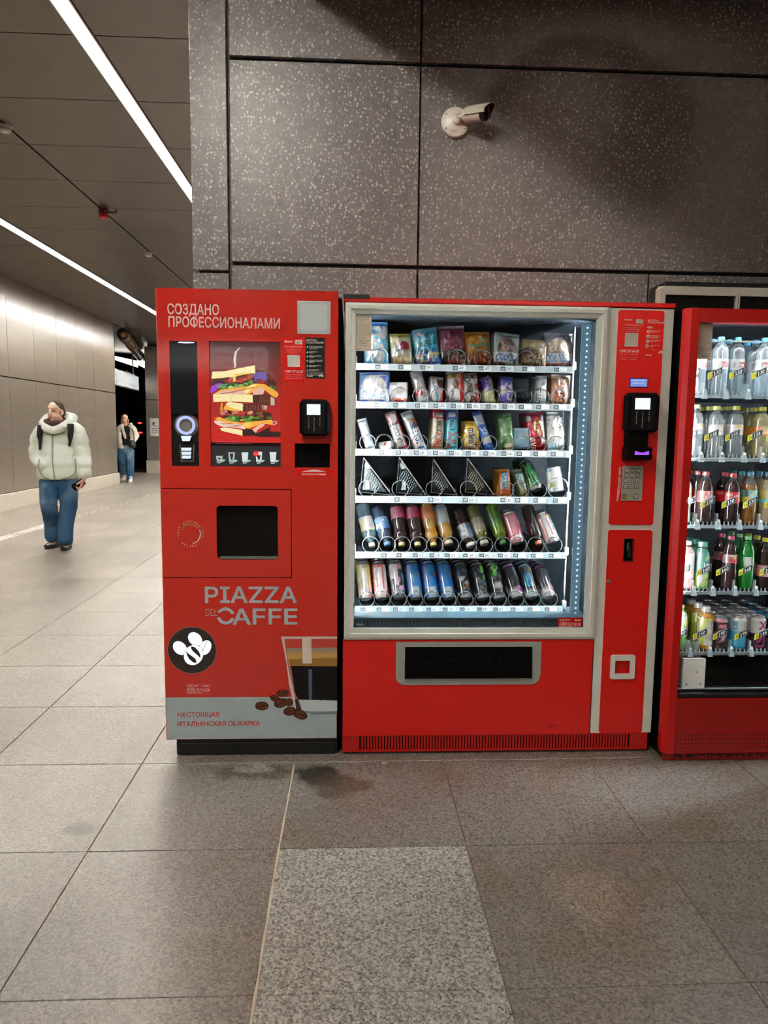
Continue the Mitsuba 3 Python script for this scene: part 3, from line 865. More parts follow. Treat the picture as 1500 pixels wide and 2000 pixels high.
# hollow cabinet
add(sm, 'cabinet', cat(box(-.024, .000, YV + .03, 3.85, .09, 1.905), box(1.062, 1.326, YV + .02, 3.85, .09, 1.905), box(0, 1.062, YV + .03, 3.85, 1.868, 1.905),
                       box(0, 1.062, 3.80, 3.85, .09, 1.868), box(0, 1.062, YV + .03, 3.80, .09, .50)), '07080a', 'black')
add(sm, 'inner_wall', box(1.050, 1.0615, YV + .04, 3.79, .505, 1.866), '3a4246', 'metal', label='shiny dark inner wall right of the trays')
add(sm, 'top_cover', box(-.028, 1.334, YV - .002, 3.86, 1.907, 1.926, .003), SRED, 'satin')
add(sm, 'hinge_cover', box(-.028, .075, YV - .004, YV + .08, 1.918, 1.936, .002), '0a0a0a', 'satin')
add(sm, 'base', cat(box(.0, 1.30, YV + .03, 3.8, .0, .09)), '090909', 'paint')
# glass door: mitred profile of four grey bars
ox0, ox1, oz0, oz1, ix0, ix1, iz0, iz1 = -.0215, 1.056, .512, 1.9035, .0195, 1.0115, .558, 1.8605
prof = [(0, 0), (.0, -.008), (.25, -.014), (.55, -.014), (.62, -.008), (1, -.004), (1, .02), (0, .03)]
def mitre(fr):
    t, d = fr
    return [(ox0 + (ix0 - ox0) * t, YV + d, oz0 + (iz0 - oz0) * t), (ox1 + (ix1 - ox1) * t, YV + d, oz0 + (iz0 - oz0) * t), (ox1 + (ix1 - ox1) * t, YV + d, oz1 + (iz1 - oz1) * t), (ox0 + (ix0 - ox0) * t, YV + d, oz1 + (iz1 - oz1) * t)]
R4 = [mitre(q) for q in prof]
df = key_of(sm, 'glass_door')
for s in range(4):
    v, f = [], []
    e = (s + 1) % 4
    for q in R4:
        v += [q[s], q[e]]
    n = len(R4)
    for k in range(n):
        a, b = 2 * k, 2 * ((k + 1) % n)
        f += [[a, a + 1, b + 1], [a, b + 1, b]]
    v = np.array(v)
    f = np.array(f)
    # a hairline at the mitre
    cx = v.mean(0)
    v = cx + (v - cx) * np.array([1 - .0012 * (s % 2 == 0), 1, 1 - .0012 * (s % 2 == 1)])
    add(df, 'frame_bar', (v, f[:, ::-1]), GREY, 'satin')
labels[df] = {'label': 'grey framed glass door'}
add(df, 'glass_sheet', box(ix0 - .006, ix1 + .006, YV + .006, YV + .008, iz0 - .006, iz1 + .006), 'ffffff', 'pane')
add(df, 'gasket', cat(box(ix0, ix1, YV + .001, YV + .0055, iz0, iz0 + .004), box(ix0, ix1, YV + .001, YV + .0055, iz1 - .004, iz1), box(ix1 - .004, ix1, YV + .001, YV + .0055, iz0, iz1)), '9fb3b5', 'satin')
# right column
add(sm, 'column_face', prism(sbox(1.060, .086, 1.3305, 1.903).difference(sbox(1.150, .355, 1.220, .417)).difference(sbox(1.168, .850, 1.208, .948)), YV + .004, YV + .03), GREY, 'satin', label='grey column with the control panel')
add(sm, 'column_side', box(1.3255, 1.3345, YV + .012, 3.85, .09, 1.905), '0a0a0a', 'black')
hole = unary_union([sbox(1.151, .356, 1.219, .416), sbox(1.1695, .852, 1.2065, .946)])
cp = add(sm, 'control_panel', prism(rrect(1.097, 1.2885, 1.0075, 1.8955, .012), YV - .0005, YV + .006), SRED, 'satin', label='red control panel plate')
lp = add(sm, 'cash_door', prism(rrect(1.097, 1.2885, .087, .985, .012).difference(hole), YV - .0005, YV + .006), SRED, 'satin', label='red lower plate with lock, handle and coin cup')
p = Print()
X0, W = 1.121, .078
p.text('Вендинг', X0, 1.854, .0075, 'e8c4be', w=.034, bold=True, ital=.2)
p.rect(X0 + .050, X0 + .079, 1.843, 1.859, 'c9c2b8')
p.text('2130', X0 + .055, 1.846, .010, '4a4a48', w=.02, ital=.3, lay=2)
p.text('ЧТО-ТО ПОШЛО НЕ ТАК?', X0 - .001, 1.8325, .006, 'eac6c2', w=.080, bold=True, ital=.2, lay=1)
for k, s in enumerate(['1. Отсканируйте QR-код', '2. напишите оператору', '3. получите ответ онлайн']):
    p.text(s, X0 - .002, 1.8235 - k * .0072, .0045, 'dcaaa6', w=.074 - .004 * k, lay=1)
p.rect(X0 + .006, X0 + .062, 1.749, 1.804, 'b9b2a6', lay=1)
p.text('8 800 707 66 20', X0 - .013, 1.7255, .0105, 'f2d6d2', w=.080, bold=True, lay=1)
p.text('Круглосуточная поддержка', X0 - .012, 1.7155, .0045, 'e2aeaa', w=.077, lay=1)
p.text('Сохраняйте чек до получения', X0 - .010, 1.703, .004, 'dc9c98', w=.072, lay=1)
p.text('товара из автомата', X0 - .011, 1.6955, .004, 'dc9c98', w=.073, lay=1)
X1 = 1.222
p.text('ИНСТРУКЦИЯ', X1 - .002, 1.853, .0065, 'f0d2ce', w=.044, bold=True, ital=.2, lay=1)
p.text('ПО ИСПОЛЬЗОВАНИЮ', X1 - .002, 1.8445, .0065, 'f0d2ce', w=.071, bold=True, ital=.2, lay=1)
p.rect(X1 - .003, X1 + .018, 1.824, 1.832, 'd8a09a', lay=1).rect(X1 + .022, X1 + .029, 1.822, 1.828, 'c0483e', lay=1)
for k in range(4):
    z = 1.811 - k * .0197
    p.area(Point(X1 + .003 - k * .001, z).buffer(.0072, quad_segs=8), 'dcd0c4', lay=1)
    p.area(affinity.rotate(sbox(X1 + .001 - k * .001, z - .004, X1 + .005 - k * .001, z + .003), 20 * k), '8a4038', lay=2)
    p.lines(X1 + .012, z + .005, .042, 2 + (k == 1), .0052, .0028, 'e0aca6', lay=1, seed=k)
p.text('8 (800) поддержка', X1 + .010, 1.737, .0035, 'd89a94', w=.027, lay=1)
p.text('Вендинг', X1 - .004, 1.7125, .007, 'e8c8c2', w=.027, bold=True, ital=.2, lay=1)
for dx, dz in ((.054, .005), (.061, .010), (.065, .003)):
    p.area(affinity.scale(Point(X1 + dx, 1.722 + dz).buffer(.0048, quad_segs=5), .8, 1), 'e8c8c2', lay=1)
p.lines(X1 + .042, 1.7165, .026, 1, 0, .0014, 'd89a94', lay=1)
p.text('Выберите товар здесь', 1.133, 1.108, .0095, 'e8cfca', w=.146, rot=88.6, bold=True, lay=1)
p.area(Polygon([(1.1375, 1.215), (1.1395, 1.18), (1.1395, 1.17), (1.137, 1.14), (1.1345, 1.125), (1.136, 1.17)]), 'e8b4ae', lay=1)
p.area(Polygon([(1.2705, 1.655), (1.274, 1.652), (1.2715, 1.6515)]), 'c8b8b4', lay=1)
p.on(cp, 'panel_print', YV - .0006, label='white print and stickers on the red control panel')
add(cp, 'lcd_bezel', box(1.1555, 1.2335, YV - .003, YV, 1.583, 1.6215, .001), '1d1450', 'gloss')
p = Print()
p.rect(1.158, 1.231, 1.5855, 1.619, [.05, .10, .62]).rect(1.1595, 1.2295, 1.587, 1.6175, [.17, .27, .62])
p.text('СДЕЛАЙТЕ ВЫБОР', 1.163, 1.610, .0045, [.6, .8, 1.0], w=.060, bold=True)
p.text('НАЖМИТЕ КНОПКУ', 1.168, 1.598, .0045, [.6, .8, 1.0], w=.050, bold=True, lay=2)
p.text('А-F', 1.171, 1.5905, .004, [.5, .7, .9], w=.013, bold=True, lay=2).text('00-99', 1.207, 1.5905, .004, [.5, .7, .9], w=.016, bold=True, lay=2)
p.on(cp, 'lcd', YV - .0031, 'screen', emit=True, weight=.03, label='small blue lit text display')
terminal(cp, 1.131, 1.2725, 1.398, 1.560, YV)
ba = add(cp, 'bill_acceptor', cat(box(1.1425, 1.235, YV - .035, YV, 1.284, 1.400, .004), hull([(1.14, YV - .035, 1.283), (1.245, YV - .035, 1.283), (1.14, YV - .055, 1.29), (1.245, YV - .055, 1.29), (1.14, YV - .055, 1.333), (1.245, YV - .055, 1.333), (1.14, YV - .035, 1.338), (1.245, YV - .035, 1.338), (1.14, YV, 1.283), (1.245, YV, 1.283), (1.14, YV, 1.338), (1.245, YV, 1.338)])), '0a0a0a', 'black', label='black banknote acceptor with a violet lit slot')
p = Print().area(Polygon([(1.172, 1.322), (1.182, 1.320), (1.194, 1.316), (1.208, 1.316), (1.220, 1.320), (1.232, 1.322), (1.231, 1.305), (1.171, 1.305)]), [.42, .10, .95])
p.on(ba, 'lit_slot', YV - .0552, 'screen', emit=True, weight=.03)
kp = add(cp, 'keypad', prism(rrect(1.1435, 1.2325, 1.111, 1.257, .003), YV - .004, YV), '85867c', 'satin', label='grey metal keypad')
def keycap(x, z, s, ch, col='a9a89e', mk='1c1c1a'):
    k = add(kp, 'key', cat(box(x - s, x + s, YV - .0075, YV - .004, z - s * .95, z + s * .95, .001)), col, 'satin')
    p = Print().area(rrect(x - s - .0018, x + s + .0018, z - s - .0016, z + s + .0016, .002).difference(sbox(x - s + .0004, z - s * .95, x + s - .0004, z + s * .95)), '2c2a26')
    p.on(k, 'surround', YV - .0042)
    p = Print()
    if ch == '=':
        p.rect(x - s * .7, x + s * .7, z - .0008, z + .0008, mk)
    else:
        p.text(ch, x, z - .0042, .0084, mk, align='c', bold=True)
    p.on(k, 'legend', YV - .0077)
for r, row in enumerate(['123', '456', '789', 'A0B']):
    for q, ch in enumerate(row):
        keycap(1.1625 - .0012 * r + .0238 * q, [1.238, 1.2172, 1.1963, 1.1705][r], .0072, ch)
keycap(1.1575, 1.1285, .0072, '=', 'a8721c', '3a2508')
keycap(1.2070, 1.1285, .0072, '=')
# cash door fittings
recess(lp, 'handle_recess', 1.1725, 1.2035, .855, .943, YV + .0055, .02, '0d0d0d')
add(lp, 'handle', hull([(1.181, YV - .006, .93), (1.19, YV - .006, .935), (1.196, YV - .006, .93), (1.196, YV - .006, .868), (1.184, YV - .006, .866), (1.18, YV + .012, .93), (1.198, YV + .012, .93), (1.198, YV + .012, .862), (1.182, YV + .012, .862)]), '1a1a1a', 'gloss')
add(lp, 'handle_rim', prism(rrect(1.1665, 1.2095, .849, .949, .004).difference(rrect(1.1695, 1.2065, .852, .946, .003)), YV - .002, YV), '161616', 'satin')
add(lp, 'handle_glint', box(1.180, 1.183, YV - .0066, YV - .006, .90, .93), 'c8c4bc', 'metal')
add(lp, 'lock', move(lathe([(0, .006), (.006, .006), (.0075, .004), (.0085, 0)], 20), (1.109, YV - .0005, .764), rx=90), 'a8a29a', 'metal', smooth=30)
recess(lp, 'coin_cup', 1.154, 1.216, .359, .413, YV + .002, .014, 'b80e08', mat='satin')
add(lp, 'coin_frame', prism(rrect(1.1325, 1.2395, .333, .440, .010).difference(rrect(1.1515, 1.2185, .3565, .4155, .003)), YV - .009, YV - .0005), GREY, 'satin', label='grey square frame of the coin return')
# pick-up door
pd = add(sm, 'lower_door', prism(sbox(-.0255, .0845, 1.0525, .508).difference(sbox(.2415, .3445, .784, .478)), YV - .003, YV + .02), SRED, 'satin', label='plain red lower door')
pl = Polygon([(.2005, .5), (.8265, .5), (.8265, .35), (.8215, .331), (.808, .317), (.789, .311), (.238, .311), (.219, .317), (.2055, .331), (.2005, .35)]).difference(sbox(.2425, .3455, .783, .477))
add(pd, 'pickup_surround', prism(pl, YV - .0065, YV - .003), '8b8c86', 'satin', label='grey plate around the delivery flap')
recess(pd, 'delivery_chute', .2425, .783, .3455, .477, YV + .02, .12, '040404', mat='black')
add(pd, 'delivery_flap', hull([(.2395, YV - .008, .478), (.7865, YV - .008, .478), (.2395, YV - .018, .343), (.7865, YV - .018, .343), (.2395, YV - .002, .4785), (.7865, YV - .002, .4785), (.2395, YV - .008, .341), (.7865, YV - .008, .341)]), '080808', 'black', label='black delivery flap')
p = Print()
g = np.random.default_rng(3)
for k in range(11):
    p.area(Point(.30 + .043 * k, .418 - .010 * math.sin(k * 1.3)).buffer(.0016, quad_segs=3), '6a6254', lay=0)
p.on(pd, 'flap_specks', None, kind='stuff', fn=lambda q: np.stack([q[:, 0], YV - .0126 + (q[:, 1] - .418) * .075 - .0005, q[:, 1]], 1))
p = Print().area(Polygon([(.865, .117), (.875, .121), (.912, .127), (.9, .122)]), '5a0a06')
p.on(pd, 'scuff', YV - .0031)
# foot grille with upright slots
bars = [sbox(-.0255, .010, .047, .086), sbox(1.236, .010, 1.315, .086), sbox(.047, .010, 1.236, .019), sbox(.047, .081, 1.236, .086)]
n = 92
for k in range(n - 1):
    x = .047 + (1.236 - .047) * (k + 1) / n
    bars.append(sbox(x - .0042, .0185, x + .0042, .0815))
gr = key_of(sm, 'foot_grille')
add(gr, 'plate', cat(*[prism(b, YV, YV + .006) for b in bars[:4]]), 'a80c07', 'satin', label='red foot plate')
add(gr, 'slat_rows', cat(*[box(b.bounds[0], b.bounds[2], YV, YV + .004, b.bounds[1], b.bounds[3]) for b in bars[4:]]), 'a80c07', 'satin', kind='stuff')
labels[gr] = {'label': 'slotted red grille along the foot'}
add(gr, 'dark_back', box(-.02, 1.31, YV + .012, YV + .02, .012, .085), '050505', 'paint')
for x in (.018, 1.262):
    add(gr, 'screw', move(lathe([(0, .002), (.004, .002), (.005, 0)], 10), (x, YV, .072), rx=90), '8a8078', 'metal')
# ---- inside
add(sm, 'bottom_sill', box(.02, 1.04, YV + .02, 3.2, .590, .600, .002), '2a363c', 'black')
k = add(sm, 'air_slot_strip', box(.02, 1.0, YV + .025, YV + .03, .556, .592), '2c3a40', 'black')
add(k, 'slots', cat(*[box(.06 + .0152 * q, .068 + .0152 * q, YV + .0235, YV + .0255, .563, .585) for q in range(62)]), '0a0d0f', 'paint', kind='stuff')
lb = key_of(sm, 'led_column')
labels[lb] = {'label': 'bluish strip of small lamps right of the trays'}
add(lb, 'cover', box(.975, 1.016, 3.075, 3.083, .575, 1.852, .002), '5f8699', 'screen', emit=np.array([.055, .125, .18]), weight=.05)
dots = [move(lathe([(.0045, 0), (.0035, .0015), (0, .002)], 8), (.9985 + .001 * (k % 2), 3.0745, .60 + .0242 * k), rx=90) for k in range(52)]
add(lb, 'lamp_dots', cat(*dots), np.array([.5, .75, .95]), 'screen', kind='stuff', emit=np.array([.75, 1.0, 1.2]), weight=.02)
for x, sg, zz in ((.006, 1, 3.03), (1.012, -1, 3.105)):
    v = np.array([[x, zz, .66], [x, zz, 1.85], [x + sg * .016, zz - .009, 1.85], [x + sg * .016, zz - .009, .66]])
    f = np.array([[0, 1, 2], [0, 2, 3]])
    nrm = np.cross(v[1] - v[0], v[2] - v[0])
    if nrm[0] * sg < 0:
        f = f[:, ::-1]
    add(lb, 'light_bar', (v, f), 'ffffff', 'paint', emit=LED * 60 * COOL)
add(sm, 'side_rail', cat(*[box(.962, .970, 3.14 + .0 * k, 3.16, .57, 1.85) for k in range(1)]), '2c363b', 'metal')
YT = 3.11                                   # front of the trays
TRAYZ = [(1.648, 1.676), (1.487, 1.516), (1.285, 1.3145), (1.0815, 1.112), (.838, .8655), (.596, .6225)]
LANES = [[742, 787, 830, 893, 943, 986, 1028, 1090], [742, 780, 822, 858, 892, 923, 960, 992, 1024, 1058, 1092], [718, 752, 785, 820, 857, 888, 921, 955, 990, 1020, 1052, 1086],
         [717, 782, 848, 915, 988, 1017, 1052, 1090], [724, 757, 786, 818, 850, 880, 915, 947, 983, 1013, 1047, 1082], [716, 747, 779, 811, 844, 876, 909, 943, 974, 1008, 1041, 1074]]
COILY = [692, 768, 862, 952, 1058, 1160]
PRICE = [[None, '', '160', '160', '160', '140', '', None], ['', None, '115', '135', '110', '105', '125', '115', '', '', None], ['', '', '165', '165', '165', '165', '130', '115', '105', '', '', None],
         [None, '', '250', '260', '125', '', '', None], ['', '', '', '125', '145', '145', '160', '160', '160', '', '', None], [None, '', '215', '180', '180', '185', '180', '180', '180', '160', '', '']]


def helix(r, pitch, turns, wire):
    t = np.linspace(0, turns * 2 * np.pi, int(turns * 20) + 1)
    return tube(np.stack([r * np.sin(t), pitch * t / (2 * np.pi), r * np.cos(t)], 1), wire, 5)


COIL = {(r, n): shape(helix(r, [.016, .062][n > 2], n, .0021), '8a9498', 'metal', smooth=True) for r in (.036, .0345, .033, .046) for n in (1.15, 5.2)}
brk = box(0, .016, -.012, .012, -.018, .018, .003)
TRAYS = []
for r, (z0, z1) in enumerate(TRAYZ):
    tr = key_of(sm, 'tray')
    labels[tr] = {'label': ['top tray of bagged sweets', 'second tray of bars', 'third tray of bars', 'fourth tray with sandwich wedges', 'fifth tray of bottles', 'bottom tray of cans'][r]}
    zf = z1 - .010
    add(tr, 'shelf', cat(box(.025, .955, YT + .004, 3.70, zf - .004, zf), box(.022, .956, 3.66, 3.70, zf, zf + .05)), '0d0f11', 'black')
    add(tr, 'price_rail', hull([(.024, YT, z0), (.954, YT, z0), (.024, YT + .004, z1), (.954, YT + .004, z1), (.024, YT + .012, z0), (.954, YT + .012, z0), (.024, YT + .012, z1), (.954, YT + .012, z1)]), '9fb2bd', 'satin', label='pale blue rail with price tags')
    add(tr, 'end_block', move(brk, (.956, YT + .02, z1 + .004)), 'd6e2e6', 'satin')
    add(tr, 'end_block', move(brk, (.004, YT + .02, z1 + .004)), 'd6e2e6', 'satin')
    xs = [on_plane(q, COILY[r], YT + .02)[0] for q in LANES[r]]
    zc = [on_plane(900, COILY[r], YT + .02)[2]][0]
    TRAYS.append((zf, xs))
    mids = [.026] + [(a + b) / 2 for a, b in zip(xs[:-1], xs[1:])] + [.953]
    if r == 3:
        mids = [.026, .175, .315, .465, .60] + mids[5:]
    for m_ in mids:
        add(tr, 'divider', box(m_ - .0008, m_ + .0008, YT + .022, 3.66, zf, zf + .04), '4a565c', 'metal')
    for k, x in enumerate(xs):
        rad = [.036, .0345, .0345, .036, .036, .035][r]
        rad = min([.036, .0345, .033, .046], key=lambda q: abs(q - rad))
        if r == 3 and k == 7:
            rad = .046
        key = key_of(tr, 'coil')
        scene[key] = {**COIL[rad, 5.2 if (r, k) in ((1, 8), (2, 1)) else 1.15], 'to_world': T().translate([x, YT + .014, zf + rad + .003]).rotate([0, 1, 0], float(rng.uniform(-50, 50)))}
    # tags: a framed lane number and, where the photograph shows it, a price
    for k, x in enumerate(xs):
        pr = PRICE[r][k]
        p = Print()
        nb = f'{r + 1}{k + 1:02d}' if k < 9 else f'{r + 1}{k + 1}'
        xx = x - (.012 if r else .006)
        h = z1 - z0
        p.rect(xx - .014, xx + .007, z0 + .006, z1 - .006, '26343c').rect(xx - .011, xx + .004, z0 + .0095, z1 - .0095, 'b8c8d0')
        p.text(nb, xx - .0105, z0 + .0112, .0072, '20303a', w=.014, bold=True)
        wd = min(.034, (xs[1] - xs[0]) * .55)
        p.rect(xx + .007, xx + .007 + wd, z0 + .0045, z1 - .0045, 'e2ecf0' if pr is not None else 'd6e4ea')
        if pr:
            p.text(pr + '₽' if False else pr, xx + .010, z0 + .009, .011, '2e3a44', w=.020, lay=6, bold=True)
            p.text('р.', xx + .0325, z0 + .009, .006, '4a5a66', lay=6)
        sl = .004 / (z1 - z0)
        p.on(tr, 'price_tag', None, fn=lambda q, z0=z0, sl=sl: np.stack([q[:, 0], YT + (q[:, 1] - z0) * sl - .0004 * (q[:, 2] + 1), q[:, 1]], 1))
# stickers on the glass
p = Print()
a, b = on_plane(695, 685, YV), on_plane(726, 613, YV)
x0, x1, z0, z1 = a[0], b[0], a[2], b[2] - .002
w, h = x1 - x0, z1 - z0
p.rect(x0, x1, z0, z1, 'c2b8a8')
p.text('ЧТО-ТО НЕ ТАК?', x0 + .08 * w, z1 - .05 * h, .0045, '5a5650', w=.8 * w, bold=True)
p.lines(x0 + .16 * w, z1 - .08 * h, .68 * w, 3, .0065, .0028, '9a9286', lay=1)
p.rect(x0 + .05 * w, x0 + .92 * w, z1 - .60 * h, z1 - .22 * h, 'b4aa9a', lay=1)
p.lines(x0 + .08 * w, z1 - .63 * h, .84 * w, 1, 0, .0024, '8a8276', lay=1, seed=6)
p.text('напишите нам', x0 + .3 * w, z1 - .69 * h, .0042, '5a544c', w=.4 * w, lay=1)
p.lines(x0 + .16 * w, z1 - .71 * h, .68 * w, 2, .006, .0026, '8a8276', lay=1, seed=8)
p.text('Вендинг', x0 + .33 * w, z1 - .81 * h, .0045, '5a544c', w=.34 * w, lay=1)
p.lines(x0 + .12 * w, z1 - .84 * h, .76 * w, 1, 0, .0024, '8a8276', lay=1, seed=9)
p.text('Вендинг', x0 + .06 * w, z0 + .03 * h, .0055, '4a443c', w=.26 * w, bold=True, lay=1)
p.on(sm, 'sticker', YV + .0052, label='beige paper sticker in the upper left corner of the glass')
asset(sm, 1089, 1138, 1206, 1228, YV + .005, 'a00f0a', 'eac6be')
p = Print().text('vicum', *U(696, 1221.5, YV + .02), .010, '8f9da2', w=.032, bold=True)
p.on(sm, 'maker_mark', YV + .0225)

# ---------------------------------------------------------------- goods: bags, bars, cans, bottles
def colours(u, v, ops, w, h):
    c = np.zeros((len(u), 3)) + .5
    for o in ops:
        k = o[0]
        if k == 'f':
            c[:] = C(o[1])
        elif k in 'vu':
            t = np.clip(((v if k == 'v' else u) - o[3]) / (o[4] - o[3]), 0, 1)[:, None] if len(o) > 3 else (v if k == 'v' else u)[:, None]
            c = (1 - t) * C(o[1]) + t * C(o[2])
        elif k == 'r':
            c[(u >= o[1]) & (u <= o[2]) & (v >= o[3]) & (v <= o[4])] = C(o[5])
        elif k == 'c':                      # ellipse: centre u, v, radius in widths, colour, height factor
            q = o[5] if len(o) > 5 else 1
            c[((u - o[1]) * w) ** 2 + ((v - o[2]) * h / q) ** 2 < (o[3] * w) ** 2] = C(o[4])
        elif k == 'n':                      # blotches: scale, threshold, colour, seed, v0, v1, u0, u1
            g = meshkit.fbm(np.stack([u * w * o[1], v * h * o[1], u * 0 + .5], 1), 3, o[4])
            m_ = g > o[2]
            if len(o) > 5:
                m_ &= (v > o[5]) & (v < o[6])
            if len(o) > 7:
                m_ &= (u > o[7]) & (u < o[8])
            c[m_] = C(o[3])
        elif k == 'd':                      # half plane a u + b v > c
            c[o[1] * u + o[2] * v > o[3]] = C(o[4])
    return c


class Pouch:
    """a sealed bag standing on its lower seam, the printed side facing -y"""
    def __init__(s, w, h, d, seed=0, seam=.07, nu=32, nv=44, box_=False):
        s.w, s.h, s.d, s.seed, s.seam, s.nu, s.nv, s.bx = w, h, d, seed, seam, nu, nv, box_

    def t(s, x, z):
        u, v = x / s.w + .5, z / s.h
        vv = np.clip((v - s.seam) / (1 - 2 * s.seam), 0, 1)
        a = np.sin(np.pi * vv) ** (.38) * np.clip(1 - np.abs(2 * u - 1) ** 2.6, 0, 1) ** .55
        if s.bx:
            a = np.clip(np.minimum(vv, 1 - vv) * 30, 0, 1) * np.clip((1 - np.abs(2 * u - 1)) * 14, 0, 1)
        n = meshkit.fbm(np.stack([x * 55, z * 38, x * 0 + s.seed], -1), 3, s.seed) - .5
        return s.d / 2 * a * (1 + .9 * n * (not s.bx)) + .0012

    def mesh(s):
        u, v = np.meshgrid(np.linspace(0, 1, s.nu), np.linspace(0, 1, s.nv))
        x, z = (u - .5) * s.w, v * s.h
        t = s.t(x, z)
        pinch = 1 - .10 * (t / (s.d / 2)) * (not s.bx)
        zig = .0012 * np.where((np.arange(s.nu) % 2) == 0, 1, -1)
        z = z + np.where(v > .999, zig, 0)
        A = np.stack([x * pinch, -t, z], -1).reshape(-1, 3)
        B_ = np.stack([x * pinch, t, z], -1).reshape(-1, 3)
        i, j = np.meshgrid(np.arange(s.nv - 1), np.arange(s.nu - 1), indexing='ij')
        a = (i * s.nu + j).ravel()
        f = np.concatenate([np.stack([a, a + 1, a + s.nu + 1], 1), np.stack([a, a + s.nu + 1, a + s.nu], 1)])
        n = s.nu * s.nv
        rim = np.concatenate([np.arange(s.nu), np.arange(1, s.nv) * s.nu + s.nu - 1, (s.nv - 1) * s.nu + np.arange(s.nu - 2, -1, -1), np.arange(s.nv - 2, -1, -1) * s.nu])
        q = np.stack([rim[:-1], rim[1:]], 1)
        side = np.concatenate([np.stack([q[:, 0], q[:, 0] + n, q[:, 1] + n], 1), np.stack([q[:, 0], q[:, 1] + n, q[:, 1]], 1)])
        return (np.vstack([A, B_]), np.vstack([f, f[:, ::-1] + n, side])), np.tile(u.ravel(), 2), np.tile(v.ravel(), 2)

    def on(s, q):
        t = s.t(q[:, 0], q[:, 1])
        return np.stack([q[:, 0] * (1 - .10 * (t / (s.d / 2)) * (not s.bx)), -t - .0006 - .0004 * q[:, 2], q[:, 1]], 1)


def frame(B_, T_, flip=False):
    """4x4 of a thing standing at B_ with its top at T_, front to the glass"""
    d = (T_ - B_) / np.linalg.norm(T_ - B_)
    if flip:
        d = -d
    x = np.cross(np.array([0, 1, 0.0]) if abs(d[1]) < .95 else np.array([0, 0, 1.0]), d)
    x = np.array([1, 0, 0]) - d * d[0]
    x /= np.linalg.norm(x)
    y = np.cross(d, x)
    m_ = np.eye(4)
    m_[:3, 0], m_[:3, 1], m_[:3, 2], m_[:3, 3] = x, y, d, T_ if flip else B_
    return m_


ORD = ['', 'second', 'third', 'fourth', 'fifth', 'sixth', 'seventh', 'eighth']


def stock(name, label, cat_, parts, M, n=1, step=(0, .062, 0), group=None, where='in its lane'):
    """one thing and, behind it, the further ones of the same lane"""
    for k in range(n):
        lab = label if k == 0 else f'{label}, {ORD[k]} one back {where}'
        t = thing(name, ' '.join(lab.split()[:16]), cat_, group if group else (None if n == 1 else label))
        m_ = M.copy()
        m_[:3, 3] += np.array(step) * k
        for pn, d in parts:
            scene[key_of(t, pn)] = {**d, 'to_world': T(m_)}


def bag(row, bx, tx, ty, wpx, ops, name, label, cat_, text=(), d=None, dy=.03, n=1, seed=1, mat='foil', by=None, bx_=False, y0=.052, seam=.07):
    """a pouch, bar or carton on tray row; photo columns and rows of its foot and top"""
    Y0 = YT + y0
    zf = TRAYZ[row][1] - .010
    B_ = on_plane(bx, by if by else 1000, Y0)
    if by is None:
        B_[2] = zf + .003
        for _ in range(3):
            q = EYE + (B_ - EYE)
        B_[0] = on_plane(bx, [711, 784, 876, 967, 1077, 1183][row], Y0)[0]
    T_ = on_plane(tx, ty, Y0 + dy)
    h = np.linalg.norm(T_ - B_)
    w = wpx * Y0 / FOCAL
    P_ = Pouch(w, h, d or min(.046, w * .6), seed, seam, box_=bx_)
    me, u, v = P_.mesh()
    parts = [('carton' if bx_ else 'wrapper', shape(me, colours(u, v, ops, w, h), mat, True))]
    if text:
        p = Print()
        for t in text:                      # (string, u, v, height in widths, colour, rot, width in widths or None[, ital])
            if t[0] == '#':
                e = affinity.scale(Point((t[1] - .5) * w, t[2] * h).buffer(t[3] * w, quad_segs=6), 1, t[5] if len(t) > 5 else 1)
                p.area(e, t[4], lay=0)
            elif t[0] == '[':
                p.rect((t[1] - .5) * w, (t[2] - .5) * w, t[3] * h, t[4] * h, t[5], lay=0)
            else:
                s, uu, vv, hh, c_, rot, ww = t[:7]
                a = math.radians(rot)
                x, z = (uu - .5) * w, vv * h
                off = hh * w * .5
                p.text(s, x + off * math.sin(a), z - off * math.cos(a), hh * w, c_, w=ww * w if ww else None, rot=rot, align='c', bold=True, lay=1, ital=t[7] if len(t) > 7 else 0)
        pv = np.vstack(p.v)
        parts.append(('print', shape((P_.on(pv), np.vstack(p.f)), np.vstack(p.c), 'satin')))
    M_ = frame(B_, T_)
    a = math.radians((seed * 37 % 29) - 14)
    M_[:3, :2] = M_[:3, :2] @ np.array([[math.cos(a), -math.sin(a)], [math.sin(a), math.cos(a)]])
    stock(name, label, cat_, parts, M_, n)


W_, K_ = 'f4f4f2', '0c0c0e'
# ---- top tray: bags
bag(0, 736, 734, 629, 46, [('f', '2aa6e8'), ('n', 40, .5, 'e8f6fb', 3, .35, .9), ('n', 50, .55, '35c8ee', 4), ('c', .55, .2, .3, 'dff2f8'), ('r', 0, 1, .9, 1, '1f80d8'), ('r', 0, 1, 0, .05, '2a78c0')],
    'snack_bag', 'bright blue and white foil snack bag behind the beige paper sticker', 'snack bag', [('[', .0, .12, .48, .56, 'd04030')], n=3, seed=2)
bag(0, 787, 781, 652, 42, [('f', 'efe2a0'), ('r', 0, .25, 0, 1, 'c8a84a'), ('n', 60, .55, 'f6f0c0', 5), ('r', .1, .6, .3, .62, 'e8e8d8'), ('r', .1, .9, .86, 1, 'e8d84a'), ('c', .62, .58, .25, 'c03038'), ('n', 90, .6, 'd8b060', 8, 0, .3), ('d', 1, .5, 1.35, 'b8c0c4')],
    'snack_bag', 'pale yellow snack bag with a red patch on the top tray', 'snack bag', [('#', .35, .84, .12, 'b87ac0', .4)], n=3, seed=3)
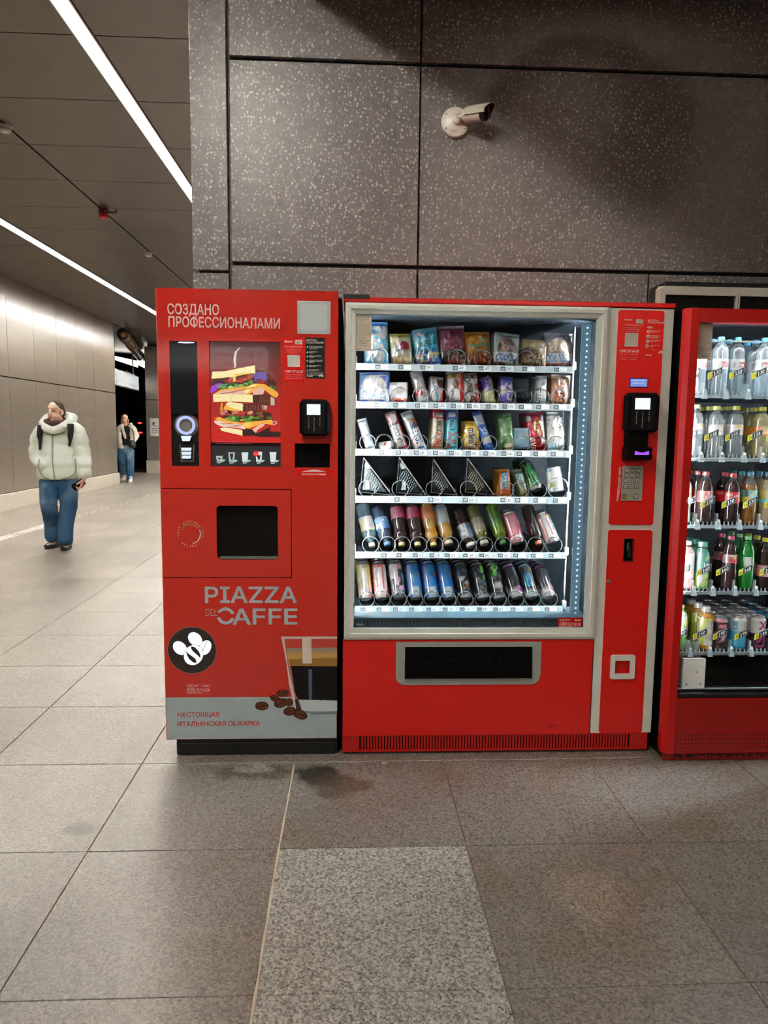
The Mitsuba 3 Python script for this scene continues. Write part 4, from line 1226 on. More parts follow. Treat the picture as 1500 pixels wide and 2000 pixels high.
mamba = [('v', '1f50c8', '35b4d8', .1, .6), ('r', 0, 1, 0, .035, '7ac050'), ('n', 70, .52, 'd8e8a0', 4, .1, .34), ('n', 80, .62, 'e84a8a', 6, .1, .36), ('n', 80, .63, 'e0583a', 9, .02, .2), ('n', 45, .62, '8fe0ee', 3, .5, 1)]
bag(0, 836, 828, 642, 48, mamba, 'sweets_bag', 'turquoise and blue bag of fruit chews lettered mamba', 'sweets bag',
    [('mamba', .52, .60, .26, '0f6a5a', 6, .86), ('[', .2, .85, .40, .44, '78c850'), ('[', .15, .8, .35, .385, 'c03a9a'), ('#', .3, .86, .09, 'd03a3a'), ('#', .78, .28, .13, 'e8d060', .7)], n=2, seed=4, mat='foil')
bag(0, 884, 880, 637, 52, [('f', '6a2230'), ('n', 60, .56, '7a3040', 2), ('r', 0, 1, .93, 1, 'a89aa8'), ('r', 0, 1, 0, .38, '14100f'), ('n', 70, .5, '9a3a34', 6, .05, .26, .3, 1), ('n', 90, .58, '9aa0a0', 7, .02, .26, .4, 1), ('n', 120, .55, '8a9a3a', 8, .28, .37)],
    'snack_bag', 'dark maroon bag with a pale triangle emblem', 'snack bag', [('[', .12, .28, .8, .93, '8a7a6a')], n=2, seed=5)
bag(0, 936, 931, 649, 50, [('v', '4a2a10', 'e08a20', .25, .7), ('n', 60, .56, 'f0b040', 2, .55, 1), ('n', 60, .56, 'c86418', 12, .6, 1), ('n', 60, .52, '8a2a14', 5, .05, .35), ('n', 90, .6, 'd88a50', 7, .05, .3), ('r', 0, 1, .94, 1, 'e89a30')],
    'sweets_bag', 'orange and brown bag of fruit chews lettered mamba', 'sweets bag', [('mamba', .55, .60, .25, '0f7a68', 5, .85), ('[', .3, .85, .43, .465, 'e0b0a0'), ('#', .7, .75, .08, '3aa06a')], n=2, seed=6)
ck = lambda top, bis, crumb, rib: [('f', top), ('c', .47, .50, .40, bis, 1.0), ('n', 70, .60, crumb, 3, .3, .8, .15, .8), ('r', .0, .98, .14, .40, rib), ('r', 0, 1, .93, 1, top), ('r', 0, .45, 0, .12, '4a2a20')]
bag(0, 988, 990, 651, 54, ck('a8b8bc', '4a2418', 'c89a7a', 'e4ecf0'), 'cookie_bag', 'pale grey bag lettered COOKIES with a dark chocolate biscuit', 'cookie bag',
    [('COOKIES', .46, .265, .22, '1a5cb0', 0, .84), ('Чоко', .45, .87, .07, '3a3a3a', 0, .5)], n=2, seed=7, mat='satin')
bag(0, 1040, 1046, 664, 50, [('f', 'd8c48a'), ('c', .3, .42, .4, '4a3420', .8), ('n', 70, .52, 'c8b090', 5, .2, .7, .05, .6), ('r', 0, .75, 0, .3, '5a4028'), ('n', 60, .57, '8a6a48', 7, 0, .5), ('r', .92, 1, 0, 1, 'b07a30')],
    'nut_bag', 'small cream and brown bag lettered with white script, low between two cookie bags', 'snack bag', [('[', .66, .86, .58, .86, 'e8e4dc'), ('Unico', .42, .22, .15, 'e0d4c0', 0, .6, .2)], n=2, seed=8, mat='satin')
bag(0, 1092, 1091, 651, 58, ck('8a808a', 'e8d0a8', 'b89a78', 'dfeaf0') + [('r', 0, .98, .40, .425, 'a83a40'), ('r', 0, .98, .115, .14, 'a83a40')], 'cookie_bag', 'mauve grey bag lettered COOKIES with a pale biscuit, far right of the top tray', 'cookie bag',
    [('COOKIES', .44, .27, .24, '1a7ac8', 0, .86), ('[', .22, .80, .855, .895, 'd8d4d8'), ('Добрянка', .51, .875, .05, '4a444a', 0, .45)], n=2, seed=9, mat='satin')
# ---- second tray
bag(1, 730, 732, 727, 60, [('f', '1f62d8'), ('c', .5, .46, .43, 'f6f0ec', 1), ('r', .06, .98, .10, .42, 'eef4f8'), ('r', 0, 1, 0, .08, '2a70c0'), ('r', .2, .9, .84, .9, 'd8e6f4')], 'cookie_bag', 'blue bag lettered COOKIES with a white biscuit, leftmost of the second tray', 'cookie bag',
    [('COOKIES', .52, .255, .22, '4aa8d0', 0, .82)], n=2, seed=11, mat='satin')
bag(1, 776, 776, 748, 41, [('f', 'eceff0'), ('r', 0, 1, 0, .17, 'd02a20'), ('n', 90, .55, 'f6f0ee', 3, .1, .22), ('r', 0, .28, 0, 1, 'c4c8ca'), ('c', .62, .55, .2, 'c8b8b0')], 'milk_snack', 'short white carton with a red lower edge on the second tray', 'snack box', [('Kinder', .3, .86, .13, '3a3438', 0, .42)], n=2, seed=12, mat='satin', bx_=True, seam=.02)
bag(1, 829, 812, 723, 22, [('f', 'dfe4e6'), ('r', 0, 1, .45, .62, 'b8aaa6'), ('n', 60, .58, 'aeb6ba', 4), ('c', .25, .33, .3, 'c83a34'), ('r', 0, 1, 0, .08, 'b8d4e0')], 'chocolate_bar', 'white wrapped bar leaning left, third lane of the second tray', 'bar', n=2, seed=13)
bag(1, 853, 853, 736, 27, [('f', 'dde4e8'), ('c', .85, .78, .42, '4a2018', 1.3), ('d', 1, -.55, .62, 'c8342c'), ('r', 0, 1, .88, 1, 'd8e2e6'), ('n', 60, .6, 'a8987e', 5, .6, .9)], 'chocolate_bar', 'white milk bar with turquoise lettering and a red right edge', 'bar', [('bueno', .45, .3, .28, '2a9ac8', -80, 1.3)], n=2, seed=14, mat='satin')
bag(1, 890, 889, 725, 33, [('f', 'e4e8ec'), ('d', 1, 0, .8, 'd03028'), ('r', 0, .85, .76, .93, 'e8b840'), ('c', .55, .58, .2, '7a3a20', 1.6), ('r', 0, 1, .94, 1, 'f0f0ee'), ('r', 0, .6, 0, .06, '9ad0e0')], 'chocolate_bar', 'white bar with yellow top band and red right edge, second tray', 'bar', [('kinder', .3, .24, .2, '5a5a60', 90, .8)], n=2, seed=15, mat='satin')
bag(1, 922, 916, 729, 30, [('f', 'c8ccd0'), ('n', 50, .5, '4a2016', 6, .3, 1), ('d', 1, 0, .78, 'b82a24'), ('r', .2, .8, .05, .22, '5a2a1c'), ('n', 70, .58, 'e0dcd8', 9)], 'chocolate_bar', 'white, brown and red bar with black script on the second tray', 'bar', [('Duplo', .45, .5, .34, '2a2020', -75, 1.6, .2)], n=3, seed=16, mat='satin')
bag(1, 959, 949, 737, 22, [('v', 'c8c890', '4a2a8a', .45, .6), ('d', 1, -.2, .62, 'a8b060'), ('n', 60, .55, 'e0dcb0', 3, 0, .45), ('r', 0, 1, .9, 1, '7a48b8')], 'chocolate_bar', 'slim purple and green bar lettered TONUS', 'bar', [('TONUS', .55, .72, .5, 'e0e0ec', -83, 1.7)], n=2, seed=17)
bag(1, 990, 989, 736, 26, [('f', '6a5ac0'), ('n', 50, .52, 'c8b0d0', 4, .5, .85), ('r', 0, .3, .35, .55, 'd8d4cc'), ('r', 0, 1, .86, 1, '4a3ab0'), ('r', .3, 1, .8, 1, '3a6ac8'), ('r', 0, 1, 0, .06, '4a3aa0')], 'chocolate_bar', 'lilac chocolate bar lettered in white script', 'bar', [('Milka', .62, .32, .5, 'f0f0f8', 80, 1.5, .2)], n=2, seed=18)
bag(1, 1056, 1057, 734, 22, [('f', 'd8eaf0'), ('n', 60, .57, 'a8c4cc', 4, .55, 1), ('r', 0, .25, 0, 1, 'b0c0c8'), ('r', 0, 1, 0, .05, 'c0e0ec')], 'chocolate_bar', 'slim white bar beside the orange CRUNCH bar', 'bar', [('SUFFLE', .25, .26, .36, '2a3038', 90, 1.7)], n=3, seed=19, mat='satin')
bag(1, 1093, 1095, 732, 38, [('f', 'e09a6a'), ('d', 1, 0, .72, 'f0b488'), ('r', 0, .35, 0, 1, 'a8603a'), ('r', 0, 1, .87, 1, 'f4c8a4')], 'chocolate_bar', 'peach orange bar lettered CRUNCH, last of the second tray', 'bar', [('CRUNCH', .55, .47, .28, '3a1a10', 88, 1.32)], n=3, seed=20, mat='satin')
# ---- third tray
bag(2, 724, 706, 818, 19, [('f', 'e8f6fc'), ('d', 1, 0, .8, '5ab8e8'), ('n', 60, .6, 'b8e4f4', 3)], 'chocolate_bar', 'white and light blue bar leaning left, leftmost of the third tray', 'bar', n=1, seed=21, mat='satin')
bag(2, 752, 752, 863, 27, [('f', 'e8eaea'), ('n', 80, .58, 'c8cccc', 4), ('r', .4, .6, .4, .7, 'b04038')], 'wafer', 'small white packet lying low in the second lane of the third tray', 'snack packet', n=1, seed=22, dy=.05, d=.02, mat='satin', seam=.03)
bag(2, 788, 762, 804, 21, [('f', 'eeeae8'), ('r', 0, 1, .70, 1, 'd02a22'), ('c', .5, .82, .4, 'f4e4e0', 1.1), ('d', 1, 0, .84, 'a82a26'), ('r', 0, 1, .95, 1, '2a0e0c'), ('r', 0, 1, .63, .7, '5a1a14'), ('r', 0, 1, 0, .1, 'b02a24')], 'chocolate_bar', 'red and white bar lettered BELLA CORA leaning left', 'bar', [('BELLA CORA', .45, .34, .52, '1f4a70', 90, 2.7)], n=2, seed=23, mat='satin')
bag(2, 824, 793, 804, 22, [('f', 'eef2f6'), ('c', .75, .68, .42, 'b88450', 1.2), ('r', .2, 1, .56, .62, '7a3a24'), ('n', 60, .6, 'c8d0d8', 4, .7, 1), ('r', 0, 1, .93, 1, 'a8b4c0')], 'chocolate_bar', 'white nut bar lettered SNICKERS leaning left', 'bar', [('SNICKERS', .55, .33, .6, '1a5aa0', 90, 2.6)], n=2, seed=24, mat='satin')
bag(2, 853, 857, 799, 25, [('f', 'd0c4a4'), ('r', 0, 1, .76, 1, 'c8242a'), ('r', .25, .8, .80, .92, 'd4d8dc'), ('d', 1, .25, 1.12, 'c8242a'), ('n', 70, .6, 'b8a880', 4, 0, .7)], 'chocolate_bar', 'beige and red bar lettered TWIX XTRA', 'bar', [('TWIX', .52, .24, .62, 'd02a2a', 88, 1.25), ('XTRA', .5, .58, .4, '2a3a50', 88, .9)], n=3, seed=25, mat='satin')
bag(2, 882, 883, 799, 24, [('f', '3ac0dc'), ('r', 0, 1, .74, 1, '1f50b8'), ('r', .2, .8, .80, .92, 'd4dce4'), ('d', 1, .2, 1.05, '4a8ad0'), ('n', 70, .62, '8ae0ee', 4, 0, .7)], 'chocolate_bar', 'turquoise and blue bar lettered TWIX XTRA', 'bar', [('TWIX', .55, .25, .62, 'd83040', 88, 1.3), ('XTRA', .55, .6, .4, '24405e', 88, .95)], n=3, seed=26, mat='satin')
bag(2, 919, 921, 823, 33, [('f', 'e8c024'), ('r', 0, .2, .55, 1, 'b89020'), ('n', 60, .57, 'f4e08a', 4, .6, 1), ('n', 70, .55, '9a4a20', 6, 0, .3), ('r', .28, .72, .08, .72, 'e8e0d0')], 'sweets_bag', 'yellow bag of chocolate sweets with brown letters on white', 'sweets bag', [("m&m's", .52, .40, .40, '4a2a1a', -84, 1.25)], n=2, seed=27)
bag(2, 958, 930, 804, 19, [('f', '2a5ac0'), ('r', 0, 1, .66, .93, 'a8c4e0'), ('r', 0, 1, .93, 1, '1a2a90'), ('n', 90, .58, '6a9ae0', 4, .0, .6), ('r', 0, 1, .2, .36, 'c4ccd4')], 'chocolate_bar', 'blue and silver bar leaning left beside the yellow sweets bag', 'bar', [('LION', .5, .5, .55, 'e0e8f4', -75, 1.1)], n=1, seed=28)
bag(2, 992, 984, 809, 28, [('f', '5a8a4a'), ('n', 40, .55, '78a864', 4), ('r', 0, .35, 0, 1, '44703a'), ('r', .3, 1, .04, .2, 'e8e4d0'), ('n', 120, .62, 'b8cc80', 8, .3, .5)], 'snack_bag', 'plain green snack bag on the third tray', 'snack bag', n=2, seed=29)
bag(2, 1018, 1017, 836, 31, [('f', '6a9ab4'), ('r', 0, 1, .86, 1, '9ac0d0'), ('r', .6, .75, .55, .78, '8a7a70'), ('r', 0, 1, 0, .16, '30404a')], 'snack_box', 'low blue grey box inside its coil on the third tray', 'snack box', n=2, seed=30, mat='satin', bx_=True, seam=.02)
bag(2, 1050, 1043, 806, 36, [('f', 'b81f2a'), ('d', 1, .15, .95, 'dfd0d0'), ('c', .68, .74, .13, 'e8c060'), ('c', .5, .72, .1, 'd8b050'), ('r', .25, .75, .52, .66, 'c88a50'), ('c', .6, .48, .13, 'e0c070'), ('r', .45, .8, .14, .38, '8a2a24'), ('r', .03, .2, .78, .92, 'd8d8d4'), ('r', 0, 1, .95, 1, '9a1820')], 'snack_bag', 'red snack bag printed with crackers', 'snack bag', [('Lays', .25, .25, .3, 'f0e8e4', -80, .95, .2)], n=3, seed=31)
bag(2, 1087, 1084, 804, 38, [('f', 'dfe6e6'), ('n', 60, .55, 'c4cccc', 4), ('r', .1, .45, .02, .24, '9ad4ec'), ('n', 90, .58, '8a7a6a', 6, .55, .8, 0, .5), ('d', 1, 0, .85, 'f2f6f6')], 'snack_bag', 'white snack bag with dark handwritten lettering, last of the third tray', 'snack bag', [('Mükuvitz', .72, .55, .26, '3a342e', -83, 1.5, .2)], n=2, seed=32, mat='satin')
# ---- fourth tray: sandwich wedges
def wedge(k, A_, Bl, Br):
    Y0 = YT + .045
    a, b, c_ = on_plane(*A_, Y0), on_plane(*Bl, Y0), on_plane(*Br, Y0)
    dz = TRAYZ[3][1] - .008 - min(b[2], c_[2])
    tri_ = [(q[0], q[2]) for q in (a, b, c_)]
    P_ = Polygon(tri_)
    if not P_.exterior.is_ccw:
        P_ = Polygon(tri_[::-1])
    t = thing('sandwich_pack', ['clear wedge sandwich pack, leftmost of the fourth tray, brightly lit', 'clear wedge sandwich pack, second from the left on the fourth tray', 'clear wedge sandwich pack, third from the left, greyish', 'clear wedge sandwich pack with white printed label, fourth from the left'][k], 'sandwich', 'sandwich wedges on the fourth tray')
    add(t, 'shell', prism(P_, Y0, Y0 + .062), 'ffffff', 'pane')
    add(t, 'sandwich', prism(P_.buffer(-.010), Y0 + .008, Y0 + .056), ['16262e', '10191d', '141514', '17150e'][k], 'black', label='dark sandwich filling seen through the pack')
    for i, (p0, p1) in enumerate([(a, c_), (b, c_), (a, b)]):
        add(t, 'rim', tube([p0 + [0, -.001, 0], p1 + [0, -.001, 0]], .0026 if i == 0 else .0012, 6), ['d4dde0', 'cfdce0', 'b8c0bc', 'b8b6a6'][k] if i == 0 else '8a9aa0', 'satin')
    ax = np.array([c_[0] - a[0], c_[2] - a[2]]); L_ = np.linalg.norm(ax); ax = ax / L_
    nx = np.array([-ax[1], ax[0]])
    if nx @ (np.array([b[0], b[2]]) - [a[0], a[2]]) > 0:
        nx = -nx
    o = np.array([a[0], a[2]])
    p = Print()
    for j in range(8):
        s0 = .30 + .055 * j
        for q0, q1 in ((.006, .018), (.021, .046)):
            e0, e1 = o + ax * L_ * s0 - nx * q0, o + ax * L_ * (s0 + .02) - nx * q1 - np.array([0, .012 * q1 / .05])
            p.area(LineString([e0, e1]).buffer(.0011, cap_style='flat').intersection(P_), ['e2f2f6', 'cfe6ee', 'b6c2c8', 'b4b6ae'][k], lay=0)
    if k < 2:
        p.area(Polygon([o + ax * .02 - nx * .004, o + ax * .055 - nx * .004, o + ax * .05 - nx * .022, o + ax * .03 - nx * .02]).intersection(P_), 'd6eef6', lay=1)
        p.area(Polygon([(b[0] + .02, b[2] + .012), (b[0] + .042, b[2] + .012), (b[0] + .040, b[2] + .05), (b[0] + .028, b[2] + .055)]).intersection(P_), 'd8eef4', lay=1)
    p.on(t, 'film_print', Y0 - .0004)
    # printed label on the sloping side
    v, f = [], []
    lab = [(.04, .02), (.96, .02), (.96, .055), (.04, .055)]
    v = np.array([[o[0] + ax[0] * L_ * s + nx[0] * .001, Y0 + y, o[1] + ax[1] * L_ * s + nx[1] * .001] for s, y in lab])
    add(t, 'label', (v, np.array([[0, 1, 2], [0, 2, 3]])), ['2a2c2e', '4a4644', '6a6a62', 'a8a89c'][k], 'satin', label='printed label along the sloping side')
wedge(0, (710, 894), (703, 961), (766, 967))
wedge(1, (780, 893), (774, 962), (832, 967))
wedge(2, (846, 896), (842, 962), (893, 967))
wedge(3, (913, 895), (909, 961), (965, 967))
bag(3, 987, 983, 917, 24, [('f', 'b8742a'), ('r', .28, .78, .28, .88, '3a8ab0'), ('r', .34, .72, .3, .86, 'c0d4dc'), ('n', 70, .5, 'b03a1c', 4, 0, .26), ('r', 0, 1, .93, 1, 'c88430')], 'fruit_bar', 'orange brown bar with an upright blue and white label', 'bar', [('SNAQER', .52, .58, .38, '2a5a78', -88, 1.5)], n=3, seed=33, mat='satin')
bag(3, 1024, 1008, 918, 21, [('f', '8a8460'), ('r', 0, 1, .55, .85, 'a8c4c0'), ('n', 60, .55, 'c8c8a0', 4, 0, .5), ('r', 0, 1, .82, 1, '4a5a50'), ('d', -1, 0, -.2, '3a3a28')], 'fruit_bar', 'olive green bar leaning left beside the orange bar', 'bar', [('BOMBBAR', .55, .52, .4, '204a60', -76, 1.6)], n=2, seed=34)


# ---- round goods
def can(L_, r, ops, text=(), ends='c4ccd0', open_top=False):
    """a drinks can standing on z = 0: list of (part, ply) with printed wall, ends and, upright, the tab"""
    body = [(r - .006, .003), (r - .002, .010), (r, .016)] + [(r, z) for z in np.linspace(.018, L_ - .020, 26)] + [(r - .001, L_ - .016), (r - .006, L_ - .008)]
    v, f = lathe(body, 40)
    u = np.tile(np.arange(41) / 40, len(body))
    w = 2 * math.pi * r
    out = [('body', shape((v, f), colours(u, v[:, 2] / L_, ops, w, L_), 'canmat', True))]
    lo = lathe([(0, .010), (r - .014, .008), (r - .0085, .0015), (r - .0075, 0), (r - .006, .003)][::1], 32)
    hi = lathe([(r - .006, L_ - .008), (r - .0055, L_ - .002), (r - .0065, L_), (r - .0085, L_ - .001), (r - .0095, L_ - .006), (0, L_ - .0055)], 32)
    out.append(('end', shape(lo, ends, 'metal', 25)))
    out.append(('lid', shape(hi, ends, 'metal', 25)))
    if open_top:
        tab = move(prism(affinity.scale(Point(0, 0).buffer(.009, quad_segs=5), .75, 1.3).difference(affinity.scale(Point(0, .005).buffer(.004, quad_segs=4), 1, .8)), 0, .0012), (0, -.002, L_ - .0035), rx=-90)
        out.append(('tab', shape(tab, '8e9699', 'metal')))
    if text:
        p = Print()
        for t in text:
            if t[0] == '[':
                p.rect(t[1], t[2], t[3] * L_, t[4] * L_, t[5], lay=0)
            elif t[0] == 'p':
                p.area(t[1], t[2], lay=0)
            else:
                s, a, vv, hh, c_, rot, ww = t[:7]
                q = math.radians(rot)
                p.text(s, a * w + hh * .5 * math.sin(q), vv * L_ - hh * .5 * math.cos(q), hh, c_, w=ww, rot=rot, align='c', bold=True, lay=1)
        q = np.vstack(p.v)
        ang = q[:, 0] / r - np.pi / 2
        rr = r + .0006 + .0003 * q[:, 2]
        out.append(('print', shape((np.stack([rr * np.cos(ang), rr * np.sin(ang), q[:, 1]], 1), np.vstack(p.f)), np.vstack(p.c), 'satin')))
    return out


def bottle(L_, r, liquid, air, cap, lab=None, waist=0, fill=.9, neck=.0125, mat='gloss', capr=.0148, text=(), shoulder=.72, caph=.016, airmat='clear'):
    """a bottle standing on z = 0; lab = (v0, v1, paint operations)"""
    zb = np.concatenate([[.0, .004, .012, .03], np.linspace(.05, L_ * shoulder, 20)])
    rb = np.array([r * .72, r * .9, r, r] + [r] * 20)
    if waist:
        t = (zb / L_ - .60) / .10
        rb = rb * (1 - waist * np.exp(-t * t))
        rb = rb * (1 + .04 * np.exp(-((zb / L_ - .3) / .1) ** 2))
    else:
        rb[4:] *= 1 - .012 * (np.sin(zb[4:] * 400) > .3)
    zs = np.linspace(L_ * shoulder, L_ - caph - .008, 12)[1:]
    t = (zs - L_ * shoulder) / (zs[-1] - L_ * shoulder)
    rs = neck + (rb[-1] - neck) * np.clip(1 - t ** 1.6, 0, 1) ** .8
    z = np.concatenate([zb, zs, [L_ - caph - .006, L_ - caph - .004, L_ - caph]])
    rr = np.concatenate([rb, rs, [neck + .003, neck + .003, neck]])
    zf = L_ * fill
    k = int(np.searchsorted(z, zf))
    k = max(3, min(k, len(z) - 2))
    pr = np.stack([rr, z], 1)
    out = [('liquid', shape(lathe([(0, 0.002)] + [tuple(q) for q in pr[:k + 1]], 28), liquid, mat, True))]
    out.append(('neck', shape(lathe(pr[k:], 28), air, airmat, True)))
    cp_ = lathe([(0.0, L_ - caph - .001), (capr, L_ - caph - .001), (capr, L_ - .002), (capr - .002, L_), (0, L_)], 24)
    out.append(('cap', shape(cp_, cap, 'satin', 30)))
    if lab:
        v0, v1, ops = lab
        zz = np.linspace(v0 * L_, v1 * L_, 14)
        rl = np.interp(zz, z, rr) + .0009
        v, f = lathe(np.stack([rl, zz], 1), 40)
        u = np.tile(np.arange(41) / 40, 14)
        vv = (v[:, 2] / L_ - v0) / (v1 - v0)
        w = 2 * math.pi * r
        out.append(('label', shape((v, f), colours(u, vv, ops, w, (v1 - v0) * L_), 'satin', True)))
        if text:
            p = Print()
            for s, a, tv, hh, c_, rot, ww in text:
                q = math.radians(rot)
                p.text(s, a * w + hh * .5 * math.sin(q), (v0 + tv * (v1 - v0)) * L_ - hh * .5 * math.cos(q), hh, c_, w=ww, rot=rot, align='c', bold=True, lay=1)
            q = np.vstack(p.v)
            rq = np.interp(q[:, 1], z, rr) + .0016
            ang = q[:, 0] / r - np.pi / 2
            out.append(('print', shape((np.stack([rq * np.cos(ang), rq * np.sin(ang), q[:, 1]], 1), np.vstack(p.f)), np.vstack(p.c), 'satin')))
    return out


def lean(bx, by, tx, ty, dy, y0=.06, row=5, r=.02):
    B_ = on_plane(bx, by, YT + y0)
    T_ = on_plane(tx, ty, YT + y0 + dy)
    d = (T_ - B_) / np.linalg.norm(T_ - B_)
    low = B_[2] - r * math.sqrt(1 - d[2] ** 2) - (TRAYZ[row][1] - .010 + .001)
    if low < 0:
        B_[2] -= low
    return B_, T_


def put_can(row, bx, by, tx, ty, r, ops, name, label, text=(), n=2, dy=.09, ends='c4ccd0', cat_='can', step=(-.002, .064, .001)):
    B_, T_ = lean(bx, by, tx, ty, dy, row=row, r=r)
    parts = can(np.linalg.norm(T_ - B_), r, ops, text, ends)
    stock(name, label, cat_, parts, frame(B_, T_), n, step)


def put_bottle(bx, by, tx, ty, name, label, dy=.10, n=1, **k):
    """upside down, cap to the glass"""
    B_, T_ = lean(bx, by, tx, ty, dy, .060, 4, .017)
    parts = bottle(np.linalg.norm(T_ - B_), **k)
    stock(name, label, 'bottle', parts, frame(B_, T_, True), n, (-.002, .066, .001))


put_can(3, 1048, 957, 1024, 902, .0300, [('f', '123a1c'), ('n', 30, .55, '1f5a2a', 3), ('r', .5, .62, .78, .95, 'b8688a'), ('r', 0, 1, 0, .10, 'b8c0c4'), ('n', 40, .62, '6a8a3a', 8)], 'drink_can', 'dark green tall can lettered in light green, leaning on the fourth tray', [('saunlloot', .02, .52, .015, '3ac86a', -84, .10), ('[', .02, .034, .45, .56, 'c8c0a8')], n=3, dy=.07)
# white tub with a lid
B_ = on_plane(1086, 962, YT + .06)
w_ = .036
v, f = lathe([(0, 0), (w_ - .003, 0), (w_, .006), (w_, .01)] + [(w_, z) for z in np.linspace(.014, .105, 16)] + [(w_ - .001, .108)], 36)
u_ = np.tile(np.arange(37) / 36, 21)[:len(v)]
t = thing('food_tub', 'white ring pull tub with green and blue print, last on the fourth tray', 'food tin')
M = frame(B_, B_ + np.array([-.012, .02, .1]))
scene[key_of(t, 'body')] = shape((v, f), colours(u_, v[:, 2] / .108, [('f', 'e2eaea'), ('r', 0, 1, .0, .1, 'cfd8da'), ('r', .3, .42, .82, .95, '3a8ab8'), ('c', .40, .32, .06, '8ab848', 1), ('r', .3, .6, .12, .18, '2a7aa8'), ('c', .56, .6, .1, 'f4f8f8', 1.2)], .226, .108), 'satin', True, tw=T(M))
scene[key_of(t, 'lid')] = shape(lathe([(w_ - .001, .106), (w_ + .0012, .108), (w_ + .001, .111), (w_ - .002, .112), (w_ - .004, .1085), (.014, .108), (0, .1095)], 36), 'b8c8cc', 'metal', 25, tw=T(M))
scene[key_of(t, 'ring_pull')] = shape(move(prism(affinity.scale(Point(0, 0).buffer(.011, quad_segs=5), .8, 1.2).difference(Point(0, .003).buffer(.006, quad_segs=4)), 0, .0015), (0, -.006, .1105), rx=-90), '98a4a8', 'metal', tw=T(M))
# ---- fifth tray
CLR = '9ab4be'
put_bottle(727, 1068, 707, 985, 'drink_bottle', 'pale green water bottle with cream cap and orange label, leftmost on the fifth tray', r=.031, liquid='3f8ea6', air='5aa8c0', cap='e6e4b0', lab=(.34, .66, [('u', 'e0d850', 'f0d8c8', .3, .55), ('r', .52, .72, .3, .55, '3a4a50'), ('r', 0, 1, .85, 1, 'b8c850'), ('r', 0, 1, 0, .1, 'e8e8d8')]), fill=.92, mat='pet', text=[('ЛАЙМ', .10, .45, .012, 'f0f0e8', 0, .03)])
put_bottle(757, 1066, 737, 990, 'drink_bottle', 'dark bottle with blue label and blue cap upside down', r=.031, liquid='0c0f16', air='141a24', cap='2a7ac8', lab=(.32, .62, [('v', '3a9ad8', '1a50c0', .2, .8), ('n', 50, .57, 'bfe0f2', 4, .0, .8)]), fill=.92, text=[('ДОБРЫЙ', .02, .6, .012, 'eef4f8', 10, .05)])
put_bottle(785, 1067, 774, 986, 'cola_bottle', 'cola bottle with crimson label and pale yellow cap, white lettering on the label', r=.030, liquid='0d0706', air='3a3230', cap='dcd48a', lab=(.10, .37, [('f', 'b01f38'), ('c', .43, .7, .04, 'c8ccd0')]), waist=.16, fill=.93, text=[('Добрый', .03, .42, .014, 'f2e6e6', 0, .045)])
put_bottle(816, 1067, 803, 986, 'cola_bottle', 'cola bottle with crimson label and pale yellow cap, barcode patch on the label', r=.030, liquid='0d0706', air='3a3230', cap='dcd48a', lab=(.10, .37, [('f', 'ae1e36'), ('r', .46, .62, .62, .86, 'b8c8cc')]), waist=.16, fill=.93)
put_bottle(847, 1067, 832, 986, 'orange_bottle', 'orange drink bottle with an orange label and pale yellow cap', r=.031, liquid='b8781a', air='6a5230', cap='d8d468', lab=(.10, .37, [('f', 'e0641a'), ('r', .3, .44, 0, 1, 'ee9a80'), ('c', .5, .75, .05, 'd8d8d4')]), waist=.18, fill=.93, text=[('Добрый', .09, .45, .013, 'f6e2d6', 0, .04)])
put_bottle(877, 1064, 857, 988, 'orange_bottle', 'amber drink bottle with orange slice label and white cap', r=.030, liquid='9a6a1c', air='5a4a30', cap='cfc8c0', capr=.020, lab=(.04, .50, [('f', 'a8b8b8'), ('c', .42, .7, .06, 'd88a3a'), ('c', .52, .45, .08, 'e0962e', 1.1), ('c', .50, .82, .05, 'c86a28'), ('c', .60, .62, .04, '8ab0c0'), ('r', 0, 1, 0, .22, '5a9ac8'), ('c', .62, .2, .04, 'b83a24')]), fill=.95, text=[('сок', .0, .12, .012, 'f0f4f4', 8, .03)])
put_bottle(921, 1068, 893, 998, 'drink_bottle', 'dark bottle with silver blue label and large white cap', r=.031, liquid='1c0d0c', air='2a1c1a', cap='eef2f4', capr=.021, lab=(.42, .80, [('f', 'a8b4bc'), ('d', 1, .3, .62, '4a6a94'), ('r', .3, .5, .1, .6, '3a5a88'), ('n', 40, .6, '6a7a88', 3)]), fill=.93, text=[('ЧЕРНО', -.06, .5, .013, 'eef2f4', 70, .05)])
put_bottle(947, 1064, 921, 990, 'drink_bottle', 'olive bottle with black label lettered FRESH and off white cap', r=.030, liquid='4a4a20', air='4a5a3a', cap='b8b8a8', capr=.020, lab=(.34, .70, [('f', '7a7050'), ('r', .52, .75, .15, .95, '14140f'), ('c', .45, .32, .06, 'd08a3a', 1.6), ('c', .42, .72, .05, 'c8d0b8')]), fill=.94, text=[('FRESH', .11, .58, .013, 'd8dcd0', -85, .05)])
put_bottle(984, 1063, 957, 988, 'drink_bottle', 'green bottle with leaf green label and green cap', r=.031, liquid='3f5c12', air='3a7a3a', cap='3a8a4a', lab=(.22, .56, [('f', '3f6c20'), ('c', .56, .5, .07, '5ac840', 2.2), ('c', .40, .5, .06, '7ab08a', 2.0)]), fill=.92)
put_can(4, 1012, 1061, 993, 1002, .0325, [('u', 'd88a98', 'c02a48', .42, .62), ('r', 0, 1, .92, 1, 'b8a83a'), ('r', 0, 1, .2, .26, 'a81f34'), ('r', .45, .55, .1, .24, 'd8d4d0'), ('r', 0, .3, 0, 1, 'b83a50')], 'drink_can', 'pink and red tall can between the green and orange bottles', dy=.06)
